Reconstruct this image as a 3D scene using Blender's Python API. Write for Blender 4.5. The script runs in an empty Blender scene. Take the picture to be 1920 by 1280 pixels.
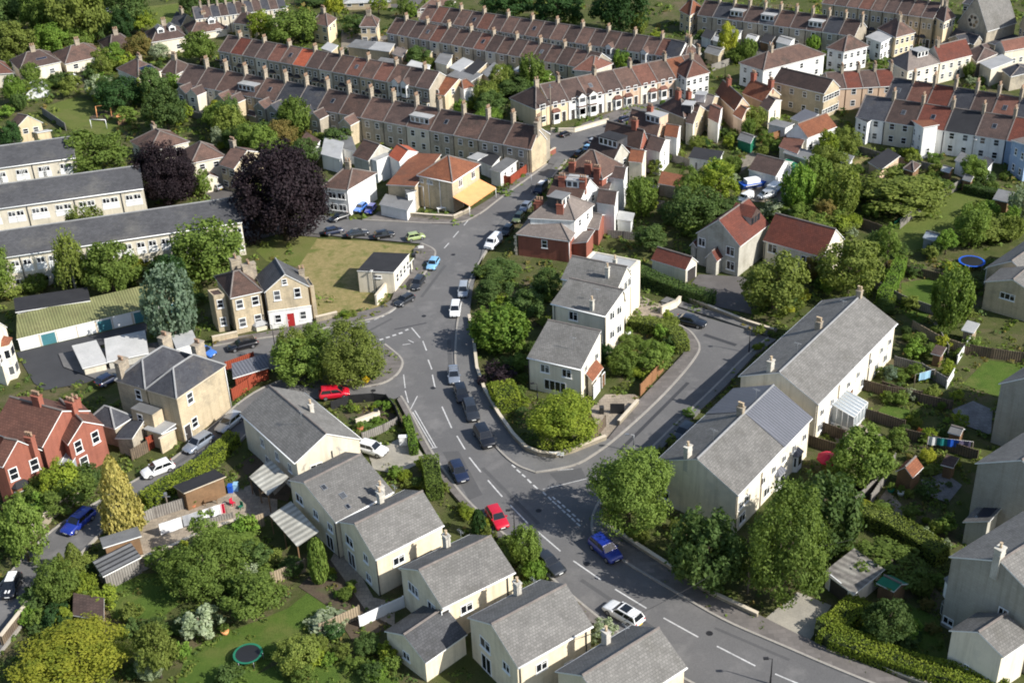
import bpy, math, random
from mathutils import Vector, Matrix
from mathutils.geometry import tessellate_polygon
import numpy as np
R = math.radians
SC = bpy.context.scene
COL = SC.collection
random.seed(7)

# ---------------------------------------------------------------- camera, sky, sun, exposure
F_PX, PITCH, ROLL, CAM_H = 2400.0, R(30.0), R(-2.5), 92.0
cd = bpy.data.cameras.new('camera'); cam = bpy.data.objects.new('camera', cd); COL.objects.link(cam)
cd.sensor_width = 36.0; cd.lens = F_PX / 1920 * 36; cd.clip_start = 1; cd.clip_end = 6000
_X = Vector((1, 0, 0)); _Y = Vector((0, math.sin(PITCH), math.cos(PITCH))); _F = Vector((0, math.cos(PITCH), -math.sin(PITCH)))
_c, _s = math.cos(ROLL), math.sin(ROLL)
RIGHT = _X * _c + _Y * _s; UP = -_X * _s + _Y * _c
m = Matrix.Identity(4)
for i in range(3):
    m[i][0], m[i][1], m[i][2] = RIGHT[i], UP[i], -_F[i]
m[2][3] = CAM_H
cam.matrix_world = m
SC.camera = cam

SUN_EL, SUN_AZ = R(37), R(-27)          # azimuth of the sun, counter-clockwise from +x
w = bpy.data.worlds.new('World'); SC.world = w; w.use_nodes = True
nt = w.node_tree; bg = nt.nodes['Background']
sky = nt.nodes.new('ShaderNodeTexSky'); sky.sky_type = 'NISHITA'; sky.sun_disc = False
sky.sun_elevation = SUN_EL; sky.sun_rotation = R(90) - SUN_AZ
nt.links.new(sky.outputs[0], bg.inputs[0]); bg.inputs[1].default_value = 0.11
sl = bpy.data.lights.new('sun', 'SUN'); sl.energy = 4.6; sl.angle = R(0.5); sl.color = (1.0, 0.965, 0.9)
so = bpy.data.objects.new('sun', sl); COL.objects.link(so)
sd = Vector((math.cos(SUN_EL) * math.cos(SUN_AZ), math.cos(SUN_EL) * math.sin(SUN_AZ), math.sin(SUN_EL)))
so.rotation_euler = sd.to_track_quat('Z', 'Y').to_euler()
SC.view_settings.view_transform = 'Standard'; SC.view_settings.look = 'None'
SC.view_settings.exposure = 0.72; SC.view_settings.gamma = 1.0
SC.cycles.max_bounces = 5; SC.cycles.diffuse_bounces = 3; SC.cycles.transparent_max_bounces = 6
SC.cycles.use_denoising = True; SC.cycles.filter_width = 1.9

# ---------------------------------------------------------------- surveying: a sight line from the drone met with a level plane
CROPS = {'A': (0, 0), 'B': (640, 0), 'C': (1280, 0), 'D': (0, 430), 'E': (640, 430), 'F': (1280, 430), 'H': (0, 850), 'I': (640, 850), 'J': (1280, 850)}
def px(p):
    if isinstance(p[0], str):
        o = CROPS[p[0]]; return (o[0] + p[1] / 2.977, o[1] + p[2] / 2.977)
    return p
def G(p, z=0.0):
    x, y = px(p)
    u = (x - 960) / F_PX; v = -(y - 640) / F_PX
    d = _F + RIGHT * u + UP * v
    t = (z - CAM_H) / d.z
    return Vector((0, 0, CAM_H)) + d * t
def mpp(p, z=0.0):                      # pixels per metre at a sighted point
    q = G(p, z) - Vector((0, 0, CAM_H))
    return F_PX / q.dot(_F)
def view_angle(p, z=0.0):
    q = G(p, z) - Vector((0, 0, CAM_H)); return math.asin(-q.z / q.length)

# ---------------------------------------------------------------- tags
LABELS = set()
def tag(o, label=None, cat=None, group=None, kind=None):
    if label:
        o['label'] = label; LABELS.add(label)
    if cat: o['category'] = cat
    if group: o['group'] = group
    if kind: o['kind'] = kind
    return o
def empty(name, loc, rz=0.0):
    o = bpy.data.objects.new(name, None); COL.objects.link(o); o.location = loc; o.rotation_euler = (0, 0, rz); o.empty_display_size = 0.3
    return o

# ---------------------------------------------------------------- mesh builder
class MB:
    def __init__(s): s.v = []; s.f = []; s.m = []; s.sm = []
    def face(s, pts, m=0, smooth=False):
        i = len(s.v); s.v.extend([tuple(p) for p in pts]); s.f.append(tuple(range(i, i + len(pts)))); s.m.append(m); s.sm.append(smooth)
    def box(s, x0, y0, z0, x1, y1, z1, m=0, bottom=False):
        a = [(x0, y0, z0), (x1, y0, z0), (x1, y1, z0), (x0, y1, z0)]; b = [(x0, y0, z1), (x1, y0, z1), (x1, y1, z1), (x0, y1, z1)]
        s.face(b, m)
        for i in range(4):
            j = (i + 1) % 4; s.face([a[i], a[j], b[j], b[i]], m)
        if bottom: s.face(a[::-1], m)
    def prism(s, poly, z0, z1, m=0, ms=None, top=True):      # poly: list of (x, y)
        ms = m if ms is None else ms
        vv = [Vector((p[0], p[1], 0)) for p in poly]
        area = sum(vv[i].x * vv[i - 1].y - vv[i - 1].x * vv[i].y for i in range(len(vv)))
        if area > 0: vv = vv[::-1]
        if top:
            for t in tessellate_polygon([vv]):
                q = [vv[k] for k in t]
                n = (q[1] - q[0]).cross(q[2] - q[0])
                if n.z < 0: q = q[::-1]
                s.face([(p.x, p.y, z1) for p in q], m)
        if z1 > z0:
            for i in range(len(vv)):
                a, b = vv[i - 1], vv[i]
                s.face([(a.x, a.y, z0), (b.x, b.y, z0), (b.x, b.y, z1), (a.x, a.y, z1)], ms)
    def tube(s, p, q, r0, r1=None, n=8, m=0, caps=True, smooth=True):
        p, q = Vector(p), Vector(q); r1 = r0 if r1 is None else r1
        d = (q - p).normalized(); a = d.orthogonal().normalized(); b = d.cross(a)
        i0 = len(s.v)
        for k in range(n):
            t = 2 * math.pi * k / n; o = a * math.cos(t) + b * math.sin(t)
            s.v.append(tuple(p + o * r0)); s.v.append(tuple(q + o * r1))
        for k in range(n):
            j = (k + 1) % n
            s.f.append((i0 + 2 * k, i0 + 2 * j, i0 + 2 * j + 1, i0 + 2 * k + 1)); s.m.append(m); s.sm.append(smooth)
        if caps:
            s.f.append(tuple(i0 + 2 * k for k in range(n))[::-1]); s.m.append(m); s.sm.append(False)
            s.f.append(tuple(i0 + 2 * k + 1 for k in range(n))); s.m.append(m); s.sm.append(False)
    def mesh(s, name, mats):
        me = bpy.data.meshes.new(name); me.from_pydata(s.v, [], s.f); me.update()
        for mt in (mats if isinstance(mats, (list, tuple)) else [mats]): me.materials.append(mt)
        me.polygons.foreach_set('material_index', s.m); me.polygons.foreach_set('use_smooth', s.sm)
        uv = me.uv_layers.new(name='UVMap')
        V = np.array(s.v); out = np.zeros((sum(len(f) for f in s.f), 2)); k = 0
        for f in s.f:
            P = V[list(f)]; n = np.zeros(3)
            for i in range(len(f)):
                a, b = P[i], P[(i + 1) % len(f)]; n += np.cross(a, b)
            L = np.linalg.norm(n); n = n / L if L > 1e-12 else np.array([0, 0, 1.])
            h = math.hypot(n[0], n[1])
            ua = np.array([-n[1] / h, n[0] / h, 0]) if h > 1e-3 else np.array([1., 0, 0])
            va = np.cross(n, ua)
            out[k:k + len(f), 0] = P @ ua; out[k:k + len(f), 1] = P @ va; k += len(f)
        uv.data.foreach_set('uv', out.ravel())
        return me
def link(name, me, parent=None, loc=None, rz=0.0, scale=None):
    o = bpy.data.objects.new(name, me); COL.objects.link(o)
    if parent: o.parent = parent
    if loc is not None: o.location = loc
    if rz: o.rotation_euler = (0, 0, rz)
    if scale is not None: o.scale = scale
    return o
def build(name, mb, mats, parent=None, loc=None, rz=0.0):
    return link(name, mb.mesh(name, mats), parent, loc, rz)
def recolour(o, mat, slot=0):
    sl_ = o.material_slots[slot]; sl_.link = 'OBJECT'; sl_.material = mat
def copy_tree(o, parent=None):
    c = o.copy(); COL.objects.link(c); c.parent = parent
    for ch in CH.get(o.name, []): 
        d = copy_tree(ch, c); CH.setdefault(c.name, []).append(d)
    return c
CH = {}
def index_children(root):
    for ch in root.children:
        CH.setdefault(root.name, []).append(ch); index_children(ch)

# ---------------------------------------------------------------- materials
M = {}
def nodes_of(name):
    mt = bpy.data.materials.new(name); mt.use_nodes = True; t = mt.node_tree
    return mt, t, t.nodes['Principled BSDF']
def mix(t, fac, a, b, mode='MIX'):
    n = t.nodes.new('ShaderNodeMix'); n.data_type = 'RGBA'; n.blend_type = mode
    for sock, v in ((n.inputs[0], fac), (n.inputs[6], a), (n.inputs[7], b)):
        if hasattr(v, 'links'): t.links.new(v, sock)
        elif isinstance(v, (int, float)): sock.default_value = v
        else: sock.default_value = (*v, 1)
    return n.outputs[2]
def noise(t, vec, scale, detail=4, rough=0.6):
    n = t.nodes.new('ShaderNodeTexNoise'); n.inputs['Scale'].default_value = scale; n.inputs['Detail'].default_value = detail; n.inputs['Roughness'].default_value = rough
    t.links.new(vec, n.inputs['Vector']); return n.outputs['Fac']
def ramp(t, x, lo, hi):
    n = t.nodes.new('ShaderNodeMapRange'); n.inputs[1].default_value = lo; n.inputs[2].default_value = hi
    t.links.new(x, n.inputs[0]); return n.outputs[0]
def scaled(t, vec, s):
    n = t.nodes.new('ShaderNodeMapping'); n.inputs['Scale'].default_value = s; t.links.new(vec, n.inputs[0]); return n.outputs[0]
def bump(t, bsdf, h, strength=0.3, dist=0.05):
    n = t.nodes.new('ShaderNodeBump'); n.inputs['Strength'].default_value = strength; n.inputs['Distance'].default_value = dist
    t.links.new(h, n.inputs['Height']); t.links.new(n.outputs[0], bsdf.inputs['Normal'])
def surf(name, c1, c2=None, scale=0.6, rough=0.9, pattern=None, tile=(0.4, 0.25), joint=None, stain=None, stain_scale=0.25, speck=0.25, vary=0.0, metallic=0.0, bumpy=0.0, jw=0.03):
    mt, t, b = nodes_of(name)
    c2 = c2 or tuple(x * 0.75 for x in c1)
    geo = t.nodes.new('ShaderNodeNewGeometry').outputs['Position']
    uv = t.nodes.new('ShaderNodeTexCoord').outputs['UV']
    col = mix(t, ramp(t, noise(t, geo, scale, 5, 0.65), 0.35, 0.65), c1, c2)
    if speck:
        col = mix(t, ramp(t, noise(t, geo, 7.0, 3, 0.7), 0.3, 0.7), col, mix(t, 1.0, col, (1 - speck,) * 3, 'MULTIPLY'))
    if stain:
        col = mix(t, ramp(t, noise(t, geo, stain_scale, 6, 0.7), 0.52, 0.72), col, stain)
    if name.startswith(('wall', 'chimney')):
        col = mix(t, ramp(t, noise(t, scaled(t, geo, (1.6, 1.6, .12)), 1.0, 5, .7), .48, .75), col, mix(t, 1.0, col, (.74, .73, .7), 'MULTIPLY'))
    if pattern in ('tile', 'brick'):
        br = t.nodes.new('ShaderNodeTexBrick'); t.links.new(uv, br.inputs['Vector'])
        br.inputs['Scale'].default_value = 1.0; br.inputs['Brick Width'].default_value = tile[0]; br.inputs['Row Height'].default_value = tile[1]
        br.inputs['Mortar Size'].default_value = jw; br.inputs['Mortar Smooth'].default_value = 0.3; br.inputs['Bias'].default_value = 0.0
        br.inputs['Color1'].default_value = (1, 1, 1, 1); c2_ = .92 if name.startswith('wall') else .74; br.inputs['Color2'].default_value = (c2_, c2_, c2_, 1)
        j = joint or (0.55, 0.55, 0.55); br.inputs['Mortar'].default_value = (*j, 1)
        col = mix(t, 1.0, col, br.outputs['Color'], 'MULTIPLY')
        bump(t, b, br.outputs['Fac'], -0.4, 0.03)
    elif pattern in ('corrugated', 'planks', 'pantile'):
        wv = t.nodes.new('ShaderNodeTexWave'); wv.wave_type = 'BANDS'; wv.bands_direction = 'X'
        wv.inputs['Scale'].default_value = 1.0 / tile[0]; t.links.new(scaled(t, uv, (math.pi / 10, 1, 1)), wv.inputs['Vector'])
        lo = 0.45 if pattern == 'planks' else 0.6
        col = mix(t, 1.0, col, mix(t, ramp(t, wv.outputs['Fac'], 0.0, 0.35 if pattern == 'planks' else 1.0), (lo,) * 3, (1, 1, 1)), 'MULTIPLY')
        bump(t, b, wv.outputs['Fac'], 0.6, 0.06)
    if bumpy: bump(t, b, noise(t, geo, 3.0, 5, 0.7), bumpy, 0.2)
    if vary:
        oi = t.nodes.new('ShaderNodeObjectInfo'); 
        k = ramp(t, oi.outputs['Random'], 0, 1); k.node.inputs[3].default_value = 1 - vary; k.node.inputs[4].default_value = 1 + vary * 0.4
        cb = t.nodes.new('ShaderNodeCombineColor')
        for i in range(3): t.links.new(k, cb.inputs[i])
        col = mix(t, 1.0, col, cb.outputs[0], 'MULTIPLY')
    t.links.new(col, b.inputs['Base Color']); b.inputs['Roughness'].default_value = rough; b.inputs['Metallic'].default_value = metallic
    b.inputs['Specular IOR Level'].default_value = 0.25
    M[name] = mt; return mt
def gloss(name, c, rough=0.25, metallic=0.0, coat=0.0, spec=0.5):
    mt, t, b = nodes_of(name); geo = t.nodes.new('ShaderNodeNewGeometry').outputs['Position']
    t.links.new(mix(t, ramp(t, noise(t, geo, 2.0, 4), 0.3, 0.7), c, tuple(x * 0.85 for x in c)), b.inputs['Base Color'])
    b.inputs['Roughness'].default_value = rough; b.inputs['Metallic'].default_value = metallic; b.inputs['Coat Weight'].default_value = coat; b.inputs['Coat Roughness'].default_value = 0.05
    b.inputs['Specular IOR Level'].default_value = spec
    M[name] = mt; return mt
# roofs
surf('roof_grey', (.235, .224, .207), (.185, .177, .165), .5, pattern='tile', tile=(.33, .3), joint=(.6, .6, .6), stain=(.155, .147, .131), speck=.3, vary=.12)
surf('roof_grey_dark', (.115, .115, .118), (.085, .085, .088), .5, pattern='tile', tile=(.33, .3), joint=(.6, .6, .6), stain=(.06, .06, .05), vary=.1)
surf('roof_flats', (.10, .10, .105), (.075, .075, .08), .2, pattern='tile', tile=(.5, .33), joint=(.7, .7, .7), stain=(.13, .125, .115), stain_scale=.12)
surf('roof_brown', (.185, .112, .087), (.13, .083, .069), .5, pattern='tile', tile=(.4, .35), joint=(.55, .55, .55), stain=(.07, .055, .045), vary=.3)
surf('roof_red_brown', (.23, .105, .076), (.175, .085, .063), .5, pattern='tile', tile=(.4, .35), joint=(.55, .55, .55), vary=.25)
surf('roof_umber', (.125, .083, .07), (.085, .06, .053), .5, pattern='tile', tile=(.4, .35), joint=(.55, .55, .55), vary=.25)
surf('roof_clay', (.30, .115, .06), (.23, .09, .05), .6, pattern='tile', tile=(.35, .3), joint=(.55, .55, .55), stain=(.16, .085, .055), vary=.2)
surf('roof_orange', (.5, .13, .065), (.42, .105, .055), .6, pattern='tile', tile=(.35, .3), joint=(.6, .6, .6))
surf('roof_red', (.19, .06, .04), (.145, .05, .036), .6, pattern='tile', tile=(.35, .3), joint=(.5, .5, .5), stain=(.12, .05, .04), vary=.1)
surf('roof_slate', (.085, .088, .1), (.058, .06, .072), .9, pattern='tile', tile=(.3, .22), joint=(.6, .6, .6), stain=(.12, .11, .1), vary=.25)
surf('roof_black', (.032, .032, .035), (.024, .024, .027), .5, speck=.2)
surf('roof_felt', (.2, .2, .2), (.15, .15, .15), .4, stain=(.11, .11, .1), vary=.2)
surf('roof_felt_pale', (.42, .42, .41), (.34, .34, .34), .4, stain=(.25, .25, .23), vary=.15)
surf('roof_green', (.27, .27, .12), (.2, .21, .09), .3, pattern='corrugated', tile=(.4, 1), stain=(.16, .15, .07), stain_scale=.5)
surf('roof_white_sheet', (.52, .51, .49), (.43, .425, .41), .4, stain=(.44, .43, .4))
surf('roof_awning', (.6, .58, .5), (.45, .43, .37), .4, pattern='corrugated', tile=(.9, 1), stain=(.3, .29, .25))
surf('roof_asbestos', (.34, .32, .28), (.22, .2, .18), .5, pattern='corrugated', tile=(.9, 1), stain=(.12, .11, .1), stain_scale=.5)
surf('roof_lead', (.165, .17, .195), (.145, .15, .17), .3, pattern='corrugated', tile=(.45, 1), rough=.6)
surf('roof_pale_brown', (.24, .2, .175), (.19, .16, .145), .3, pattern='tile', tile=(.4, .33), joint=(.7, .7, .7))
surf('ridge_tile', (.22, .19, .17), (.15, .13, .12), .8)
surf('lead_ridge', (.3, .3, .3), (.24, .24, .24), .8)
# walls
surf('wall_cream', (.78, .68, .5), (.7, .61, .45), .3, speck=.08, pattern='tile', tile=(.6, .3), joint=(.9, .9, .9), stain=(.62, .52, .36), jw=.015)
surf('wall_pale', (.76, .685, .545), (.68, .615, .49), .3, speck=.08, stain=(.52, .48, .4))
surf('wall_bath', (.6, .49, .33), (.5, .415, .285), .5, pattern='tile', tile=(.75, .33), joint=(.7, .7, .7), stain=(.3, .26, .19), speck=.12, jw=.02, vary=.1)
surf('wall_bath_grey', (.46, .4, .31), (.37, .33, .26), .5, pattern='tile', tile=(.75, .33), joint=(.65, .65, .65), stain=(.2, .18, .15), speck=.15, jw=.02, vary=.15)
surf('wall_white', (.8, .79, .76), (.72, .71, .68), .4, speck=.05, stain=(.62, .6, .56))
surf('wall_render', (.66, .6, .48), (.57, .52, .42), .4, speck=.06, stain=(.46, .42, .33))
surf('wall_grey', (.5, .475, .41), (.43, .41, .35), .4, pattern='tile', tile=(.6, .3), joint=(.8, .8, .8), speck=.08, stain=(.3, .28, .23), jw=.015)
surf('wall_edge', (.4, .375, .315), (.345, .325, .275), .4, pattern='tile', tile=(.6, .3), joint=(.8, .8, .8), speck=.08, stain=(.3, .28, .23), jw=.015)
surf('wall_pink', (.62, .45, .32), (.55, .4, .29), .4, speck=.06, vary=.1)
surf('wall_yellow', (.68, .55, .36), (.6, .485, .32), .4, speck=.06)
surf('wall_blue', (.3, .4, .55), (.26, .35, .48), .4, speck=.06)
surf('wall_brick', (.31, .108, .07), (.25, .088, .06), .5, pattern='brick', tile=(.45, .15), joint=(1.1, 1.3, 1.5), speck=.15, jw=.012)
surf('stone_trim', (.6, .52, .4), (.52, .45, .35), .6, speck=.1)
surf('paint_white', (.8, .8, .78), (.74, .74, .72), .8, rough=.5, speck=.05)
surf('chimney_stone', (.5, .42, .31), (.36, .31, .25), 1.0, pattern='tile', tile=(.5, .3), joint=(.7, .7, .7), stain=(.2, .17, .14), stain_scale=.8)
surf('chimney_render', (.6, .57, .5), (.5, .47, .41), 1.0, stain=(.35, .32, .27), stain_scale=.8)
surf('pot_clay', (.4, .26, .17), (.3, .2, .14), 1.0)
surf('pot_buff', (.55, .42, .27), (.45, .35, .24), 1.0)
surf('door_teal', (.07, .22, .25), (.06, .19, .22), .6, rough=.6)
surf('door_red', (.4, .03, .03), (.34, .028, .028), .6, rough=.5)
surf('door_dark', (.06, .055, .05), (.045, .04, .04), .6, rough=.5)
surf('door_brown', (.2, .1, .05), (.15, .08, .04), .6, rough=.6)
# timber and masonry outdoors
surf('fence_timber', (.2, .15, .1), (.13, .1, .075), .8, pattern='planks', tile=(.3, 1), stain=(.1, .08, .06))
surf('fence_pale', (.42, .33, .22), (.33, .26, .18), .8, pattern='planks', tile=(.3, 1))
surf('fence_grey', (.3, .28, .25), (.22, .2, .18), .8, pattern='planks', tile=(.3, 1))
surf('fence_red', (.34, .07, .035), (.28, .06, .03), .8, pattern='planks', tile=(.3, 1))
surf('fence_orange', (.36, .18, .085), (.29, .145, .07), .8, pattern='planks', tile=(.3, 1))
surf('wall_garden', (.42, .36, .26), (.3, .26, .2), .8, pattern='tile', tile=(.5, .2), joint=(.6, .6, .6), stain=(.16, .15, .12), jw=.03)
surf('timber', (.25, .15, .08), (.18, .11, .06), 1.0)
surf('pole_timber', (.24, .2, .16), (.18, .15, .12), 1.0)
surf('iron_black', (.02, .02, .022), (.028, .028, .03), 1.0, rough=.5)
surf('galvanised', (.35, .36, .37), (.28, .29, .3), 1.0, rough=.45, metallic=.6)
# ground
surf('asphalt', (.142, .137, .134), (.115, .112, .111), .1, rough=.95, stain=(.165, .158, .152), stain_scale=.22, speck=.22)
surf('asphalt_warm', (.118, .107, .1), (.098, .09, .086), .12, rough=.95, speck=.22, stain=(.135, .125, .118), stain_scale=.15)
surf('asphalt_dark', (.055, .056, .06), (.045, .046, .05), .2, rough=.95, speck=.2)
surf('asphalt_patch', (.1, .098, .098), (.088, .087, .087), .2, rough=.95, speck=.2)
surf('pavement', (.185, .165, .15), (.15, .135, .125), .4, pattern='tile', tile=(.9, .6), joint=(.75, .75, .75), speck=.12, stain=(.12, .11, .1), jw=.02)
surf('pavement_grey', (.16, .155, .15), (.13, .127, .124), .4, speck=.18, stain=(.11, .108, .104))
surf('kerb_stone', (.36, .33, .29), (.28, .26, .23), .6)
surf('paving', (.4, .33, .25), (.32, .27, .21), .6, pattern='tile', tile=(.6, .6), joint=(.6, .6, .6), stain=(.22, .18, .14))
surf('paving_grey', (.26, .25, .24), (.2, .19, .185), .6, pattern='tile', tile=(.6, .6), joint=(.6, .6, .6), stain=(.14, .135, .12))
surf('concrete', (.36, .33, .27), (.28, .26, .22), .4, stain=(.18, .17, .14))
surf('gravel', (.3, .26, .2), (.2, .175, .14), 1.2, speck=.5)
surf('soil', (.11, .08, .055), (.075, .06, .04), .7, speck=.4, stain=(.07, .09, .03))
surf('marking', (.62, .61, .59), (.46, .455, .44), 1.5, rough=.8, stain=(.24, .235, .23), stain_scale=1.6)
def grass_mat(name, c1, c2, c3, sc=.5):
    mt, t, b = nodes_of(name); geo = t.nodes.new('ShaderNodeNewGeometry').outputs['Position']
    col = mix(t, ramp(t, noise(t, geo, sc, 6, .7), .38, .62), c1, c2)
    col = mix(t, ramp(t, noise(t, geo, sc * .35, 5, .7), .5, .68), col, c3)
    col = mix(t, ramp(t, noise(t, geo, 5, 4, .8), .3, .7), col, mix(t, 1.0, col, (.6, .62, .55), 'MULTIPLY'))
    t.links.new(col, b.inputs['Base Color']); b.inputs['Roughness'].default_value = 1; b.inputs['Specular IOR Level'].default_value = .1
    bump(t, b, noise(t, geo, 9, 4, .8), .8, .15)
    M[name] = mt
grass_mat('grass_lawn', (.10, .155, .03), (.075, .125, .024), (.14, .16, .045))
grass_mat('grass_dry', (.36, .28, .14), (.25, .22, .09), (.15, .17, .05), 1.0)
grass_mat('grass_field', (.115, .15, .035), (.14, .165, .045), (.19, .18, .07), .12)
grass_mat('garden_ground', (.07, .088, .026), (.105, .112, .042), (.16, .125, .08), .35)
# glass, paint
def glass_mat():
    mt, t, b = nodes_of('window_glass'); oi = t.nodes.new('ShaderNodeObjectInfo')
    t.links.new(mix(t, ramp(t, oi.outputs['Random'], .55, 1), (.012, .014, .018), (.10, .105, .11)), b.inputs['Base Color'])
    b.inputs['Roughness'].default_value = .08; b.inputs['Specular IOR Level'].default_value = .6; M['window_glass'] = mt
glass_mat()
gloss('conservatory_glass', (.3, .33, .35), .1); gloss('solar', (.012, .016, .035), .15)
gloss('tyre', (.016, .016, .017), .8, spec=.2); gloss('alloy', (.42, .42, .43), .35, .7); gloss('car_glass', (.011, .013, .016), .06, spec=.7)
gloss('lamp_glass', (.75, .75, .72), .1); gloss('tail_red', (.4, .01, .01), .2); gloss('plastic_black', (.018, .018, .019), .5)
for n_, c_ in dict(white=(.78, .78, .77), silver=(.4, .42, .44), steel=(.22, .25, .3), blue=(.012, .03, .24), mid_blue=(.05, .16, .5), light_blue=(.22, .45, .66), navy=(.012, .018, .045), black=(.008, .008, .01), charcoal=(.03, .033, .038), red=(.5, .008, .025), lime=(.33, .4, .17), olive=(.12, .15, .07), teal=(.02, .13, .13)).items():
    gloss('car_' + n_, c_, .3, .25 if n_ in ('silver', 'steel', 'charcoal') else 0.0, .9)
for n_, c_ in dict(green=(.02, .16, .09), teal=(.02, .2, .2), blue=(.02, .1, .5), red=(.5, .02, .05), yellow=(.75, .5, .02), white=(.75, .75, .75), orange=(.78, .36, .15), cloth_grey=(.35, .36, .38), pale_blue=(.3, .5, .65), purple=(.14, .12, .2), terracotta=(.4, .14, .07), tan=(.45, .33, .18)).items():
    surf('plastic_' + n_ if n_ != 'cloth_grey' else 'cloth_grey', c_, tuple(x * .85 for x in c_), .8, rough=.6, speck=.06)
# ---------------------------------------------------------------- windows, doors, chimneys (shared meshes)
_cache = {}
def window_meshes(w, h, style, frame):
    k = (round(w, 2), round(h, 2), style, frame)
    if k in _cache: return _cache[k]
    fr, pn = MB(), MB(); t = .09 if min(w, h) > .7 else .06
    if style == 'sash': t = .1
    # local: x along the wall, y outwards, z up, origin at the sill's middle
    fr.box(-w / 2, -.05, 0, -w / 2 + t, .06, h); fr.box(w / 2 - t, -.05, 0, w / 2, .06, h)
    fr.box(-w / 2 + t, -.05, 0, w / 2 - t, .06, t, bottom=True); fr.box(-w / 2 + t, -.05, h - t, w / 2 - t, .06, h, bottom=True)
    if style == 'sash':
        fr.box(-w / 2 + t, -.05, h * .5 - .04, w / 2 - t, .055, h * .5 + .04, bottom=True)
    elif style in ('casement', 'patio'):
        n = max(2, int(round(w / .75)))
        for i in range(1, n):
            x = -w / 2 + w * i / n; fr.box(x - t / 2, -.05, t, x + t / 2, .055, h - t)
        if style == 'casement' and w > 1: fr.box(-w / 2 + t, -.05, h * .7, -w / 2 + w / n - t / 2, .05, h * .7 + .06, bottom=True)
    if style != 'patio': fr.box(-w / 2 - .08, -.05, -.1, w / 2 + .08, .13, 0, bottom=True)
    pn.face([(-w / 2 + t, .02, t), (w / 2 - t, .02, t), (w / 2 - t, .02, h - t), (-w / 2 + t, .02, h - t)])
    _cache[k] = (fr.mesh('window', M[frame]), pn.mesh('pane', M['window_glass']))
    return _cache[k]
def far_window_mesh(w, h):
    k = ('far', round(w, 2), round(h, 2))
    if k not in _cache:
        b = MB(); t = .1
        b.box(-w / 2, -.05, 0, w / 2, .04, h, bottom=True)
        for z0, z1 in ((t, h * .5 - .04), (h * .5 + .04, h - t)):
            b.face([(-w / 2 + t, .045, z0), (w / 2 - t, .045, z0), (w / 2 - t, .045, z1), (-w / 2 + t, .045, z1)], 1)
        _cache[k] = b.mesh('window', [M['paint_white'], M['window_glass']])
    return _cache[k]
def door_mesh(w, h, mat, glazed=False):
    k = ('door', w, h, mat)
    if k not in _cache:
        b = MB(); b.box(-w / 2, -.03, 0, w / 2, .04, h)
        b.box(-w / 2 - .09, -.03, 0, -w / 2, .07, h + .09, 1); b.box(w / 2, -.03, 0, w / 2 + .09, .07, h + .09, 1); b.box(-w / 2, -.03, h, w / 2, .07, h + .09, 1, bottom=True)
        if w > 1.5:
            for i in range(1, 4): b.box(-w / 2 + .06, .04, h * i / 4 - .02, w / 2 - .06, .055, h * i / 4 + .02, 0, bottom=True)
        else:
            b.box(w * .3, .04, h * .45, w * .38, .09, h * .5, 1, bottom=True)
        _cache[k] = b.mesh('door', [M[mat], M['paint_white']])
    return _cache[k]
def chimney_meshes(w, d, h, mat, npot, pot):
    k = ('ch', w, d, h, mat, npot, pot)
    if k not in _cache:
        b = MB(); b.box(-w / 2, -d / 2, -1.2, w / 2, d / 2, h); b.box(-w / 2 - .07, -d / 2 - .07, h, w / 2 + .07, d / 2 + .07, h + .15, bottom=True)
        b.box(-w / 2 - .04, -d / 2 - .04, h * .7, w / 2 + .04, d / 2 + .04, h * .7 + .1, bottom=True)
        p = MB(); p.tube((0, 0, 0), (0, 0, .5), .15, .12, 8); p.tube((0, 0, .5), (0, 0, .58), .17, .17, 8)
        _cache[k] = (b.mesh('chimney', M[mat]), p.mesh('pot', M[pot]))
    return _cache[k]
def add_chimney(parent, x, y, z, w=.9, d=.6, h=1.3, mat='chimney_stone', npot=2, pot='pot_clay', rz=0.0, subs=True):
    cm, pm = chimney_meshes(w, d, h, mat, npot, pot)
    c = link('chimney', cm, parent, (x, y, z), rz)
    if subs:
        for i in range(npot):
            link('pot', pm, c, ((i - (npot - 1) / 2) * (w - .3) / max(1, npot - 1) if npot > 1 else 0, 0, h + .15))
    return c

# ---------------------------------------------------------------- one block with a roof; u along the first edge, v along the second (0..1)
def roof_h(kind, ze, zr, rp=.5, hi=.5):
    def f(u, v):
        if kind == 'flat': return ze
        if kind == 'mono': return ze + (zr - ze) * v
        if kind == 'monou': return ze + (zr - ze) * u
        if kind == 'gable': return ze + (zr - ze) * (v / rp if v < rp else (1 - v) / (1 - rp))
        if kind == 'gablev': return ze + (zr - ze) * (u / rp if u < rp else (1 - u) / (1 - rp))
        if kind == 'hip': return ze + (zr - ze) * min(1, v / .5, (1 - v) / .5, u / hi, (1 - u) / hi)
        if kind == 'hipv': return ze + (zr - ze) * min(1, u / .5, (1 - u) / .5, v / hi, (1 - v) / hi)
        if kind == 'hipr': return ze + (zr - ze) * min(1, v / .5, (1 - v) / .5, (1 - u) / hi)
        if kind == 'hipl': return ze + (zr - ze) * min(1, v / .5, (1 - v) / .5, u / hi)
    return f
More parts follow.
